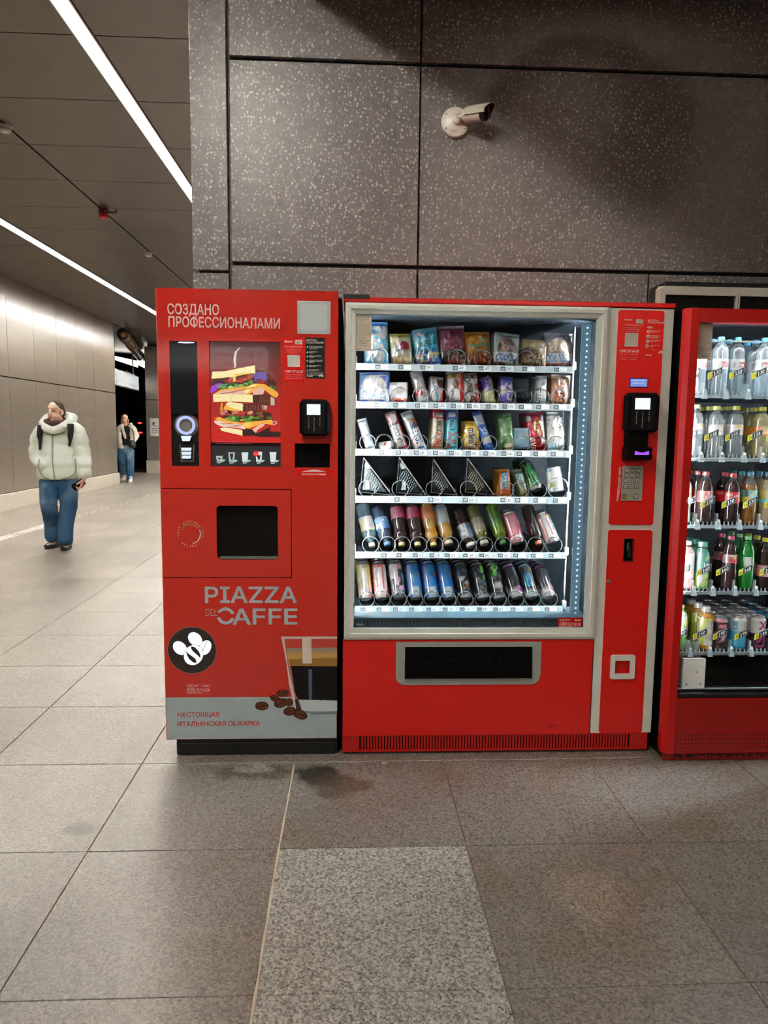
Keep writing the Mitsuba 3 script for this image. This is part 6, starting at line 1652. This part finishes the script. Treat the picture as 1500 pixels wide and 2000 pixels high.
add(cc, 'ball_joint', cat(move((ball.vertices, ball.faces), o + [.004, -.036, .0]), tube([o + [.004, -.036, 0], jt, jt + hd * .045], [.020, .015, .013], 14)), 'c9c2b6', 'satin', smooth=40)
b0 = jt + hd * .035
M = frame_dir(b0, hd)
add(cc, 'body', xf(lathe([(0, 0), (.028, 0), (.034, .006), (.036, .02), (.036, .098), (.035, .1)], 36), M), 'c9c2b8', 'satin', smooth=30)
add(cc, 'front_ring', xf(lathe([(.0355, .1), (.0368, .102), (.0368, .12), (.034, .124), (.031, .112), (0, .111)], 36), M), '060606', 'satin', smooth=30)
th = np.radians(np.linspace(-15, 195, 25))
sv = []
for z in (.018, .162):
    for r_ in (.0405, .0425):
        sv.append(np.stack([r_ * np.cos(th), r_ * np.sin(th), np.full(25, z + 0 * th) - (.03 * (np.abs(np.cos(th)) ** 3) if z > .1 else 0)], 1))
sv = np.vstack(sv); i = np.arange(24)
quad = lambda a, b: np.concatenate([np.stack([a + i, a + i + 1, b + i + 1], 1), np.stack([a + i, b + i + 1, b + i], 1)])
add(cc, 'sun_shield', xf((sv, np.vstack([quad(25, 75), quad(50, 0), quad(75, 50), quad(0, 25)])), M), 'bdb3a4', 'satin', smooth=40)
add(cc, 'shield_gap', xf(cat(*[box(s * .0385 - .0012, s * .0385 + .0012, -.012, -.0085, .02, .1) for s in (-1, 1)]), M), '1a1614', 'paint', kind='stuff')
add(cc, 'shield_lining', xf((np.vstack([np.stack([.0398 * np.cos(th), .0398 * np.sin(th), np.full(25, z)], 1) - np.array([0, 0, 1]) * ((.03 * np.abs(np.cos(th)) ** 3) if z > .14 else 0 * th)[:, None] for z in (.124, .1605)]), quad(0, 25)), M), '070707', 'paint')
for k, (px, py) in enumerate([(10, 246), (290, 494)]):
    q = at_height(px, py, ZC)
    t = thing('smoke_detector', ['round white smoke detector on the ceiling at the left edge of the photo', 'small white smoke detector on the ceiling nearer the stone wall corner'][k], 'smoke detector')
    s = 1.0
    add(t, 'base', move(lathe([(0, -.012), (.056, -.012), (.058, -.004), (.058, 0)], 28), q), 'cfc4b6', 'satin', smooth=30)
    add(t, 'head', move(lathe([(0, -.050), (.030, -.049), (.042, -.040), (.046, -.030), (.034, -.027), (.034, -.020), (.046, -.018), (.048, -.012)], 28), q), 'd8ccbe', 'satin', smooth=30)
q = at_height(202, 409, ZC)
t = thing('alarm_sounder', 'red fire alarm sounder hanging from the ceiling between the light lines', 'alarm')
add(t, 'base', move(lathe([(0, -.05), (.050, -.05), (.052, -.01), (.046, 0)], 24), q), '4a1a18', 'satin', smooth=30)
add(t, 'horn', move(lathe([(0, -.100), (.044, -.098), (.052, -.088), (.052, -.052), (.046, -.05)], 24), q), 'b81c1c', 'satin', smooth=30)
add(t, 'cable_plug', tube([q + [.05, 0, -.03], q + [.10, .02, -.03], q + [.13, .02, -.02], q + [.14, .02, 0]], .010, 8), '2a241f', 'satin')
# ---------------------------------------------------------------- the passage
tp = thing('tactile_strip', 'pale raised guide strip running along the passage floor', 'guide strip')
for k in range(3):
    x = -4.47 + .055 * k
    for j in range(8):
        y = 5.6 + .64 * j
        sl = .034
        add(tp, 'rail', move(box(-.012, .012, 0, .60, 0, .004, .001), (x + sl * (y - 5.6), y, 0), rz=-math.degrees(math.atan(sl))), 'ddd6ca', 'satin')
for j in range(44):
    y = 10.8 + .2 * j
    for k in range(2):
        add(tp, 'stud', move(lathe([(.02, 0), (.018, .003), (.0, .004)], 8), (-4.44 + .10 * k + .034 * (y - 5.6) + .02 * math.sin(j * 2.3), y + .08 * k, 0)), 'd8d4cc', 'metal')
sp = thing('paper_scrap', 'tiny white paper scrap on the floor before the snack machine', 'litter')
q = at_height(750, 1491, 0)
add(sp, 'sheet', move(hull([(-.010, -.003, .0005), (.010, -.002, .0005), (.011, .004, .0005), (-.008, .004, .0005), (-.01, -.003, .0012), (.010, 0, .003), (.011, .004, .002), (-.008, .004, .0014)]), q), 'e4e0da', 'paint')
wf = struct('wall_far')
YB2 = 22.0
add(wf, 'backing', box(-6.0, -.80, YB2 + .03, YB2 + .2, 0, ZC), '14110e', 'paint')
for a, b in [(-6.07, -5.655), (-5.645, -4.4), (-4.39, -3.2), (-3.19, -2.0), (-1.99, -.84)]:
    for z0, z1 in ((.40, 2.17), (2.19, 3.74)):
        add(wf, 'panel', slab(a, b, YB2, YB2 + .03, z0, z1, .003), '888888', 'cladding')
for z0, z1 in ((.40, 2.17), (2.19, 3.74)):
    add(wf, 'side_panel', slab(-6.08, -6.07, YB2 + .0, YB2 + .6, z0, z1, .002), '888888', 'cladding')
bf = struct('baseboard_far')
for k in range(5):
    add(bf, 'stone', slab(-6.10 + 1.06 * k, -6.10 + 1.06 * k + 1.055, YB2 - .03, YB2 + .02, 0, .39, .004), 'b2aba0', 'paint')
wd = struct('wall_beyond_doors')
add(wd, 'night_glass', box(-9.5, -5.0, 26.3, 26.4, 0, ZC), '030304', 'gloss')
for k in range(6):
    add(wd, 'mullion', box(-8.6 + .62 * k, -8.57 + .62 * k, 26.25, 26.3, 0, 3.3), '1a1614', 'metal')
add(wd, 'side', box(-9.55, -9.45, 17.8, 26.3, 0, ZC), '060505', 'paint')
dt = struct('floor_outside')
add(dt, 'mat', box(-9.4, -6.12, 22.3, 26.3, .001, .012), '0c0b0a', 'paint')
for k, (a, b, Y) in enumerate([((218, 674), (259, 714), 24.5), ((268, 700), (287, 724), 25.2)]):  # glowing quads stand in for light washing a far wall top
    t = thing('wall_wash_glow', ['emissive quad for light washing the wall top above the dark doors, left one', 'emissive quad for light washing the wall top above the dark doors, right one'][k], 'light panel')
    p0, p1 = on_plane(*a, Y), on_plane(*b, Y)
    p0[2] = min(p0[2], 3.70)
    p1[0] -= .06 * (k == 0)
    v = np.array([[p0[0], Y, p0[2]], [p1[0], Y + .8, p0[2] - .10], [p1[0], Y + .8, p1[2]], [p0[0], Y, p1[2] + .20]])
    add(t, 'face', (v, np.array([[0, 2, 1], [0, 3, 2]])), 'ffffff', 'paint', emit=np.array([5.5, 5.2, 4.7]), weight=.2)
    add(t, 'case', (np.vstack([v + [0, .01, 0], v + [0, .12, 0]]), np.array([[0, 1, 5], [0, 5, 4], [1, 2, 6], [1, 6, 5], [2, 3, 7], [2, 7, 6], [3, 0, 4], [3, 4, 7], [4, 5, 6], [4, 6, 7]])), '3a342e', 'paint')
t = thing('direction_sign', 'white hanging direction sign above the dark doors at the end of the passage', 'sign')
a, b = on_plane(223, 735, 18.8), on_plane(271, 743, 22.0)
L_ = np.array([b[0] - a[0], b[1] - a[1]]); wd_ = np.linalg.norm(L_); L_ /= wd_
zt, zb = on_plane(223, 718, 18.8)[2], on_plane(223, 751, 18.8)[2]
sg = lambda u, off, z: np.stack([a[0] + L_[0] * u + L_[1] * off, a[1] + L_[1] * u - L_[0] * off, z + 0 * u], -1)
pts = [sg(np.array(u), np.array(o_), np.array(z)) for u in (0, wd_) for o_ in (0, -.08) for z in (zb, zt)]
add(t, 'case', hull(pts), 'c2c8c8', 'satin')
p = Print().rect(.03, wd_ - .03, .02, zt - zb - .02, [.62, .66, .66], r=.03)
p.text('Выход в город', wd_ * .45, .36, .10, 'a0a8a8', w=wd_ * .36, bold=True).text('Кунцевская', wd_ * .55, .08, .08, '8a9292', w=wd_ * .32, lay=1).text('1', .16, .06, .22, '7a8484', lay=1, bold=True)
p.on(t, 'face', None, 'screen', fn=lambda q: sg(q[:, 0], .004 + .004 * q[:, 2], zb + q[:, 1]), emit=True, weight=.1)
for u in (.25, wd_ - .6):
    e = sg(np.array(u), np.array(-.04), np.array(zt))
    add(t, 'hanger', tube([e, e + [0, 0, ZC - zt]], .02, 8), '6a625a', 'metal')
t = thing('notice_board', 'white notice with pictograms on the far metal pillar', 'sign')
a, b = on_plane(293, 852, YB2 - .02), on_plane(319, 817, YB2 - .02)
add(t, 'board', box(a[0], b[0], YB2 - .02, YB2 - .001, a[2], b[2], .004), 'd2d2ce', 'satin')
p = Print()
p.area(Polygon([(a[0] + .08, b[2] - .12), (a[0] + .18, b[2] - .12), (a[0] + .11, b[2] - .19), (a[0] + .20, b[2] - .24), (a[0] + .15, b[2] - .24), (a[0] + .08, b[2] - .20)]), '2a2a2a', lay=0)
p.text('i', a[0] + .27, b[2] - .24, .11, '5a5a5a', lay=0).area(Point(a[0] + .42, b[2] - .18).buffer(.05), '5a2a2a', lay=0)
p.lines(a[0] + .06, b[2] - .30, .36, 3, .06, .024, '8a8a88', lay=0)
p.on(t, 'print', YB2 - .021, kind='stuff')
for k, (px, py) in enumerate([(273, 826), (274, 845)]):
    q = on_plane(px, py, 25.6)
    t = thing('tail_light', ['small red light in the dark doorway, upper one', 'small red light in the dark doorway, lower one'][k], 'light')
    s = trimesh.creation.icosphere(2, .05)
    add(t, 'lens', (s.vertices * [1.5, .6, .7] + q, s.faces), 'c01010', 'screen', emit=np.array([3.0, .12, .08]), weight=.02)
    add(t, 'holder', box(q[0] - .09, q[0] + .09, q[1] + .03, q[1] + .65, q[2] - .04, q[2] + .04), '0a0a0a', 'paint')
dp = thing('ceiling_streak_pipe', 'added metal pipe for a streak mirrored in the ceiling at the passage end', 'pipe')  # copper tube stands in for a streak reflected by the ceiling
e0, e1 = on_plane(290, 650, 20.5), on_plane(291, 665, 25)
add(dp, 'pipe', tube([[e0[0], 18.2, 3.62], [e1[0], 23.9, 3.62]], .14, 20), '8a6a50', 'metal', smooth=True)
for y in (18.8, 20.4, 23.4):
    add(dp, 'strap', tube([[e0[0] + (e1[0] - e0[0]) * (y - 18.2) / 5.7, y, 3.62], [e0[0] + (e1[0] - e0[0]) * (y - 18.2) / 5.7, y + .05, 3.62]], .148, 20), '4a4038', 'metal')
# lit sign hanging behind the photographer, mirrored in the coffee machine
t = thing('hanging_sign', 'lit white direction sign hanging in the hall behind the viewer', 'sign')
YSg = -.8
vy = 2 * YC - YSg
xr, zt, zb = on_plane(524, 700, vy)[0], on_plane(480, 678, vy)[2], on_plane(480, 722, vy)[2]
xl = xr - 2.6
add(t, 'case', prism(rrect(xl, xr, zb, zt, .04), YSg - .10, YSg), '8a8a88', 'satin')
p = Print()
p.area(rrect(0, xr - xl, 0, zt - zb, .04), [2.3, 2.15, 2.0])
hh = zt - zb
p.area(unary_union([sbox(.066, hh * .52, .076, hh * .80), LineString([(.043, hh * .68), (.071, hh * .82), (.099, hh * .68)]).buffer(.005)]), [.25, .22, .22], lay=1)
p.area(Point(.155, hh * .66).buffer(.028), [.45, .35, .7], lay=1).area(Point(.155, hh * .22).buffer(.026), [.6, .5, .8], lay=1)
p.text('Кунцевская (до Пионерской)', .205, hh * .60, .038, [.35, .28, .28], w=.72, lay=2, bold=True).text('Кунцевская', .205, hh * .17, .034, [.4, .33, .33], w=.19, lay=2, bold=True)
p.on(t, 'face', None, 'screen', fn=lambda q: np.stack([xr - q[:, 0], YSg + .002 + .001 * q[:, 2], zb + q[:, 1]], 1), emit=True, weight=.3)
for x in (xl + .4, xr - .4):
    add(t, 'hanger', tube([[x, YSg - .05, zt], [x, YSg - .05, ZC]], .015, 8), '6a6a68', 'metal')


# ---------------------------------------------------------------- people
def flesh(chains, edge, it=12, lam=.5):
    ms = []
    for ch in chains:
        sp_ = [m3.Manifold.sphere(r, 18).translate([float(x) for x in q]) if np.isscalar(r) else m3.Manifold.sphere(1, 18).scale([float(x) for x in r]).translate([float(x) for x in q]) for q, r in ch]
        if len(sp_) == 1:
            ms.append(sp_[0])
        for a, b in zip(sp_[:-1], sp_[1:]):
            ms.append(m3.Manifold.batch_hull([a, b]))
    u = m3.Manifold.batch_boolean(ms, m3.OpType.Add).refine_to_length(edge)
    v, f = VF(u)
    t = trimesh.Trimesh(v, f, process=True)
    trimesh.smoothing.filter_taubin(t, lamb=lam, nu=lam + .02, iterations=it)
    return t


def head(hc, up, yaw, skin, s=1.0, pony=None):
    """a head facing -y turned by yaw degrees, with nose, lips, eyes and ears; hc = its centre"""
    e = [[((0, .005, .035), (.074, .092, .082))], [((0, -.018, -.045), (.056, .066, .066)), ((0, -.055, -.085), (.028, .025, .022))], [((0, -.088, .016), .010), ((0, -.103, -.020), .011)], [((.016, -.098, -.024), .009)], [((-.016, -.098, -.024), .009)],
         [((-.022, -.083, -.058), (.012, .010, .006)), ((.022, -.083, -.058), (.012, .010, .006))], [((-.076, .012, .0), (.010, .018, .030))], [((.076, .012, .0), (.010, .018, .030))]]
    t = flesh(e, .010, 6)
    v = np.array(t.vertices)
    base = C(skin)
    col = np.tile(base, (len(v), 1))
    col *= (1 + .1 * np.clip(v[:, 2:3] * 4, -1, 1))
    fr_ = v[:, 1] < -.05
    for sx in (-1, 1):
        d = ((v[:, 0] - sx * .032) / .016) ** 2 + ((v[:, 2] - .012) / .0075) ** 2
        col[fr_ & (d < 1)] = C('3a2a26')
        d = ((v[:, 0] - sx * .033) / .022) ** 2 + ((v[:, 2] - .034 + .2 * abs(0)) / .0055) ** 2
        col[fr_ & (d < 1)] = C('5a4034')
        d = ((v[:, 0] - sx * .045) / .02) ** 2 + ((v[:, 2] + .022) / .018) ** 2
        col[fr_ & (d < 1)] = base * [1.0, .95, .93]
    d = (v[:, 0] / .024) ** 2 + ((v[:, 2] + .058) / .0085) ** 2
    col[fr_ & (d < 1)] = C('a8564e')
    v, f = move((v, np.array(t.faces)), (0, 0, 0), rz=yaw, s=s)
    return v + hc, f, col


def quilt(t, amp, pitch, z0, mask=None):
    v, n = np.array(t.vertices), np.array(t.vertex_normals)
    w = np.abs(np.sin(np.pi * (v[:, 2] - z0) / pitch)) ** .6
    a = amp * (w - .6) + .012 * (meshkit.fbm(v * 9, 3, 4) - .5)
    if mask is not None:
        a = a * mask(v)
    return v + n * a[:, None], np.array(t.faces)


Y1 = 8.1
J = lambda a, b, dy=0: on_plane(40 + a / 5.88, 760 + b / 5.88, Y1 + dy)
P1 = thing('person', 'person in a pale green puffer jacket and blue jeans walking with black backpack straps', 'person')
hc = J(392, 258)
hcx = hc + [0, .02, -.005]
hv, hf, hcol = head(hcx, 0, -14, 'd8a88e', 1.0)
nk = hc + [.01, .05, -.13]
shL, shR = J(235, 520, .05), J(650, 500, .05)
elL, elR = J(175, 760, .06), J(715, 760, .06)
haL, haR = J(255, 900, -.10), J(735, 1075, -.02)
hipL, hipR = J(335, 1100, .02), J(545, 1100, .02)
knL, knR = J(322, 1310, -.10), J(556, 1330, .02)
anL, anR = J(368, 1735, .10), J(525, 1770, -.05)
ch = (shL + shR) / 2 + [0, .02, -.05]
be = (hipL + hipR) / 2 + [0, 0, .12]
# one continuous body
body = [[(nk + [0, -.01, .06], .052), (ch + [0, 0, .08], .075)], [(ch, (.15, .10, .10)), (be, (.13, .09, .10))], [(ch + [0, 0, .05], .07), (shL, .055), (elL, .042), (haL, .03)], [(ch + [0, 0, .05], .07), (shR, .055), (elR, .042), (haR + [-.005, 0, .07], .028)],
        [(be, .1), (hipL, .085), (knL, .05), ([anL[0], anL[1], .30], .042), ([anL[0], anL[1], .10], .036)], [(be, .1), (hipR, .085), (knR, .05), ([anR[0], anR[1], .30], .042), ([anR[0], anR[1], .09], .036)], [(hcx + [0, .03, -.05], .055), (nk + [0, 0, .04], .052)]]
pw = haR + [-.01, 0, .035]
hand = [[(pw, (.020, .034, .030)), (pw + [-.012, -.01, -.045], (.018, .036, .022))]]
for k in range(4):
    b0_ = pw + [-.012, -.040 + .024 * k, -.060]
    hand.append([(b0_, .0105), (b0_ + [-.012, -.006, -.028], .0095), (b0_ + [-.038, -.006, -.036 + .003 * k], .0085), (b0_ + [-.052, -.004, -.018], .008)])
hand.append([(pw + [-.006, -.034, -.015], .012), (pw + [-.034, -.052, -.035], .010), (pw + [-.055, -.048, -.045], .009)])
bt = flesh(body, .03, 8)
ht = flesh(hand, .006, 4)
bv, bf_ = cat((np.array(bt.vertices), np.array(bt.faces)), (np.array(ht.vertices), np.array(ht.faces)), (hv, hf))
add(P1, 'body', (bv, bf_), np.vstack([np.tile(C('d8a48c'), (len(bt.vertices), 1)), np.tile(C('cf9c8a'), (len(ht.vertices), 1)), hcol]), 'paint', True)
hr = flesh([[(hcx + [.004, .022, .052], (.080, .090, .074))], [(hcx + [.03, .06, .0], (.055, .05, .07))], [(hcx + [.02, .085, -.02], .045), (hcx + [.03, .10, -.07], .04)]], .012, 4)
v = np.array(hr.vertices)
loc_ = v - hcx
add(P1, 'hair', (v, np.array(hr.faces)), '2e2320', 'fabric', True, label='dark hair tied back')
ear = hcx + np.array([.085, .0, -.012])
add(P1, 'earphone', tube([ear + [0, -.012, .008], ear + [-.004, -.020, -.014], ear + [-.014, -.028, -.022]], .006, 8), 'eef0f0', 'satin', label='white earphone')
sc_ = [hc + np.array([.105 * math.cos(t_) - .0, .085 * math.sin(t_) + .02, -.108 - .022 * math.sin(-t_)]) for t_ in np.linspace(0, 2 * np.pi, 22)]
add(P1, 'neck_warmer', tube(sc_, .030, 10), '2a1c1a', 'fabric', True, label='dark neck warmer')
hem = J(450, 1035, .02)
jk = [[(ch + [0, .01, .10], (.15, .11, .05)), (ch + [0, .01, -.02], (.225, .155, .12)), (be + [0, .0, .12], (.225, .155, .12)), (be + [0, 0, -.02], (.225, .15, .10)), (hem + [0, .01, .035], (.205, .14, .05))],
      [(shL + [.05, 0, .03], .10), (shL + [.0, 0, -.03], .105), (elL + [.015, 0, 0], .088), (haL + [-.005, .02, .03], .070)],
      [(shR + [-.05, 0, .03], .10), (shR + [.0, 0, -.03], .105), (elR, .088), (haR + [.0, 0, .19], .078), (haR + [.002, 0, .105], .070)]]
hood = [[(hc + [-.13, .02, -.125], .050), (hc + [-.06, -.085, -.185], .045), (hc + [.02, -.105, -.205], .042), (hc + [.09, -.085, -.18], .046), (hc + [.15, .02, -.12], .052), (hc + [.14, .12, -.07], .06), (hc + [.01, .17, -.06], .07), (hc + [-.12, .12, -.08], .06), (hc + [-.13, .02, -.125], .050)]]
jt_ = flesh(jk, .022, 10)
jv, jf = quilt(jt_, .016, .125, hem[2] + .01)
cut_ = jv[:, 2] < hem[2] + .008
jv[cut_, 2] = hem[2] + .008 - (hem[2] + .008 - jv[cut_, 2]) * .15
add(P1, 'jacket', (jv, jf), 'd6dccb', 'fabric', True, label='pale green quilted puffer jacket')
hd_ = flesh(hood, .02, 8)
add(P1, 'hood', (np.array(hd_.vertices), np.array(hd_.faces)), 'd9dfcf', 'fabric', True, label='folded back hood')
fy = lambda a, b: J(a, b, -.135)


def surf_line(pts, r, lift=.012):
    """a strip laid on the front of the jacket"""
    tr_ = trimesh.Trimesh(jv, jf, process=False)
    out = []
    for q in pts:
        tgt = on_plane(40 + q[0] / 5.88, 760 + q[1] / 5.88, Y1)
        near = (np.abs(jv[:, 0] - tgt[0]) < .03) & (np.abs(jv[:, 2] - tgt[2]) < .03)
        y = jv[near, 1].min() if near.any() else Y1 - .14
        out.append([tgt[0], y - lift * .2, tgt[2]])
    return tube(out, r, 8)


add(P1, 'zip', surf_line([(398, 470), (402, 560), (410, 660), (420, 760), (430, 850), (440, 940), (448, 1040)], .007), '7d8674', 'satin', True)
add(P1, 'pocket_seam', surf_line([(285, 800), (268, 880), (285, 960), (330, 1005), (385, 1020)], .006), '8f9984', 'fabric', True)
add(P1, 'pocket_seam', surf_line([(660, 800), (672, 880), (655, 960), (600, 1008), (520, 1020)], .006), '8f9984', 'fabric', True)
for k, pts_ in enumerate([[(255, 415), (250, 470), (248, 540), (254, 600), (262, 690)], [(595, 400), (600, 470), (596, 540), (592, 600), (590, 650)]]):
    v, f = surf_line(pts_, [.034, .034, .030, .017, .013], .02)
    add(P1, 'backpack_strap', (v, f), '141414', 'fabric', True, label='black backpack strap')
bp = flesh([[(ch + [0, .20, .03], (.14, .07, .10)), (be + [0, .21, .12], (.15, .08, .12))]], .04, 6)
add(P1, 'backpack', (np.array(bp.vertices), np.array(bp.faces)), '161616', 'fabric', True)


def trousers(parent, chains, edge, seed, c0='5d7f9c', c1='1d3550', ztop=1.0, zl=None, name='jeans'):
    t = flesh(chains, edge, 8)
    v = np.array(t.vertices); n = np.array(t.vertex_normals)
    v = v + n * (.014 * (meshkit.fbm(v * [9, 9, 14], 3, seed) - .5))[:, None]
    wear = np.clip((meshkit.fbm(v * [6, 6, 4], 3, seed + 1) - .35) * 2.2, 0, 1)[:, None]
    fade = zl(v)[:, None] if zl else .5
    col = C(c1) * (1 - wear * fade) + C(c0) * wear * fade
    return add(parent, name, (v, np.array(t.faces)), col, 'fabric', True, label='blue jeans')


waist = be + [0, 0, -.02]
trousers(P1, [[(waist, (.17, .115, .08)), ((hipL + hipR) / 2 + [0, 0, -.0], (.165, .115, .06))], [(hipL + [.01, 0, .02], .118), (knL, .088), ([anL[0], anL[1], .30], .080), ([anL[0], anL[1] - .01, .165], .078)],
              [(hipR + [-.01, 0, .02], .118), (knR, .092), ([anR[0], anR[1], .30], .082), ([anR[0], anR[1] - .01, .15], .080)]], .022, 5, '7d9db8', '1c3650', zl=lambda v: np.clip((v[:, 2] - .38) / .35, .08, 1) * np.where(v[:, 0] < hipL[0] + .10, 1.25, .75))


def shoe(parent, an, yaw, col, sole='0a0a0a', heel=0.0, s=1.0):
    t = flesh([[((0, .05, .055), (.042, .05, .05)), ((0, -.06, .045), (.046, .05, .036)), ((0, -.14, .034), (.044, .045, .026))], [((0, .05, .08), (.044, .05, .05)), ((0, .03, .12), .045)]], .02, 5)
    v = np.array(t.vertices)
    v[:, 2] = np.maximum(v[:, 2], .012)
    so = prism(affinity.scale(Point(0, 0).buffer(1, quad_segs=8), .050, .135), 0, .022)
    sv_ = np.stack([so[0][:, 0], so[0][:, 2] - .045, so[0][:, 1]], 1)
    M = lambda m: move(m, (an[0], an[1], heel), rx=-math.degrees(0), rz=yaw, s=s)
    add(parent, 'shoe', M((v, np.array(t.faces))), col, 'satin', True)
    add(parent, 'sole', M((sv_, so[1][:, ::-1])), sole, 'satin')


gL, gR = at_height(102, 1071, 0), at_height(128, 1073, 0)
shoe(P1, [gL[0], gL[1] + .10, 0], -14, '101010', heel=.0)
shoe(P1, [gR[0], gR[1] + .06, 0], 6, '121212')
hp = pw + [-.05, -.02, -.055]
add(P1, 'phone', move(box(-.038, .038, -.008, .008, -.07, .07, .004), hp, ry=55, rz=15), '0a0a0a', 'gloss', label='black phone in the hand')
# the second walker, far behind
Y2 = 18.4
J2 = lambda a, b, dy=0: on_plane(200 + a / 5.88, 620 + b / 5.88, Y2 + dy)
P2 = thing('person', 'person in an open cream jacket, black top and jeans, far down the passage', 'person')
hc2 = J2(252, 1168)
hv, hf, hcol = head(hc2, 0, 8, 'cf9a80', .95)
shL, shR, ch = J2(180, 1290, .03), J2(352, 1285, .03), J2(268, 1290, .03)
elL, elR, haL, haR = J2(165, 1400, .04), J2(385, 1360, .04), J2(165, 1510, .02), J2(335, 1430, -.12)
hipL, hipR, be = J2(225, 1540), J2(315, 1540), J2(268, 1490)
knL, knR, anL, anR = J2(232, 1660, -.05), J2(322, 1680, -.05), J2(235, 1800, .22), J2(322, 1860)
body = [[(hc2 + [0, .03, -.06], .052), (ch + [0, 0, .06], .06)], [(ch, (.15, .10, .10)), (be, (.13, .09, .10))], [(ch, .07), (shL, .055), (elL, .045), (haL, .032)], [(ch, .07), (shR, .055), (elR, .045), (haR, .032)],
        [(be, .1), (hipL, .08), (knL, .055), (anL, .04)], [(be, .1), (hipR, .08), (knR, .055), (anR, .04)]]
hnd = []
for hh_, sx in ((haL, 1), (haR, -1)):
    hnd += [[(hh_, .03), (hh_ + [0, -.01, -.06], (.016, .034, .02))]]
    for k in range(4):
        b0_ = hh_ + [0, -.038 + .022 * k, -.075]
        hnd.append([(b0_, .010), (b0_ + [.006 * sx, 0, -.035], .009), (b0_ + [.02 * sx, -.004, -.06], .008)])
    hnd.append([(hh_ + [0, -.035, -.03], .012), (hh_ + [.012 * sx, -.055, -.065], .010)])
bt, ht = flesh(body, .035, 8), flesh(hnd, .010, 3)
bv, bf_ = cat((np.array(bt.vertices), np.array(bt.faces)), (np.array(ht.vertices), np.array(ht.faces)), (hv, hf))
add(P2, 'body', (bv, bf_), np.vstack([np.tile(C('cf9a80'), (len(bt.vertices) + len(ht.vertices), 1)), hcol]), 'paint', True)
hr = flesh([[(hc2 + [.0, .03, .045], (.080, .088, .078))], [(hc2 + [-.055, .05, -.02], .05), (hc2 + [-.065, .05, -.12], .042)], [(hc2 + [.05, .06, -.02], .045), (hc2 + [.05, .07, -.10], .035)]], .02, 4)
add(P2, 'hair', (np.array(hr.vertices), np.array(hr.faces)), '9a8068', 'fabric', True, label='light brown hair')
tp_ = flesh([[(ch + [0, 0, .05], (.12, .11, .06)), (ch, (.165, .12, .10)), (be + [0, 0, .08], (.15, .12, .12))]], .03, 6)
add(P2, 'top', (np.array(tp_.vertices), np.array(tp_.faces)), '0e0e0f', 'fabric', True, label='black top')
wj = [[(shL + [.06, .02, .06], .075), (shL + [.0, 0, -.02], .085), (elL, .075), (haL + [0, 0, .06], .065)], [(shR + [-.06, .02, .06], .075), (shR, .085), (elR, .080), (haR + [.02, .03, .03], .068)],
      [(shL + [.05, .0, 0], (.07, .13, .08)), (J2(215, 1420), (.09, .135, .10)), (J2(235, 1490), (.11, .13, .06))], [(shR + [-.01, .0, -.01], (.06, .13, .08)), (J2(345, 1370, .04), (.055, .12, .08))], [(ch + [0, .12, 0], (.17, .05, .10)), (be + [0, .12, .05], (.17, .05, .12))],
      [(J2(225, 1240, -.04), .045), (J2(262, 1380, -.12), .030)], [(J2(330, 1230, -.04), .045), (J2(352, 1330, -.10), .030)]]
wt = flesh(wj, .028, 8)
jv, jf = quilt(wt, .012, .16, 0)
add(P2, 'jacket', (jv, jf), 'e4d9c8', 'fabric', True, label='open cream jacket')
trousers(P2, [[(be + [0, 0, .02], (.155, .12, .09)), ((hipL + hipR) / 2, (.15, .11, .06))], [(hipL, .11), (knL, .088), (anL + [0, 0, .05], .080)], [(hipR, .11), (knR, .090), (anR + [0, 0, .02], .088)]], .03, 9, '86a2b6', '2a4a68', zl=lambda v: np.clip((v[:, 2] - .2) / .5, .1, 1))
g0, g1 = at_height(239, 933, 0), at_height(254, 943, 0)
shoe(P2, [anL[0], anL[1] + .04, 0], -8, 'c8c0b4', 'd8d0c4', heel=.02)
shoe(P2, [g1[0], g1[1] + .06, 0], 8, 'd8d0c6', 'e0d8cc')
bg_ = flesh([[(J2(340, 1445, -.16), (.09, .06, .08)), (J2(345, 1470, -.16), (.10, .065, .07))]], .03, 5)
add(P2, 'shoulder_bag', (np.array(bg_.vertices), np.array(bg_.faces)), '121212', 'satin', True, label='black shoulder bag')
add(P2, 'bag_strap', tube([shR + [-.02, -.10, .08], J2(360, 1330, -.16), J2(365, 1420, -.18)], .012, 6), '141414', 'satin')
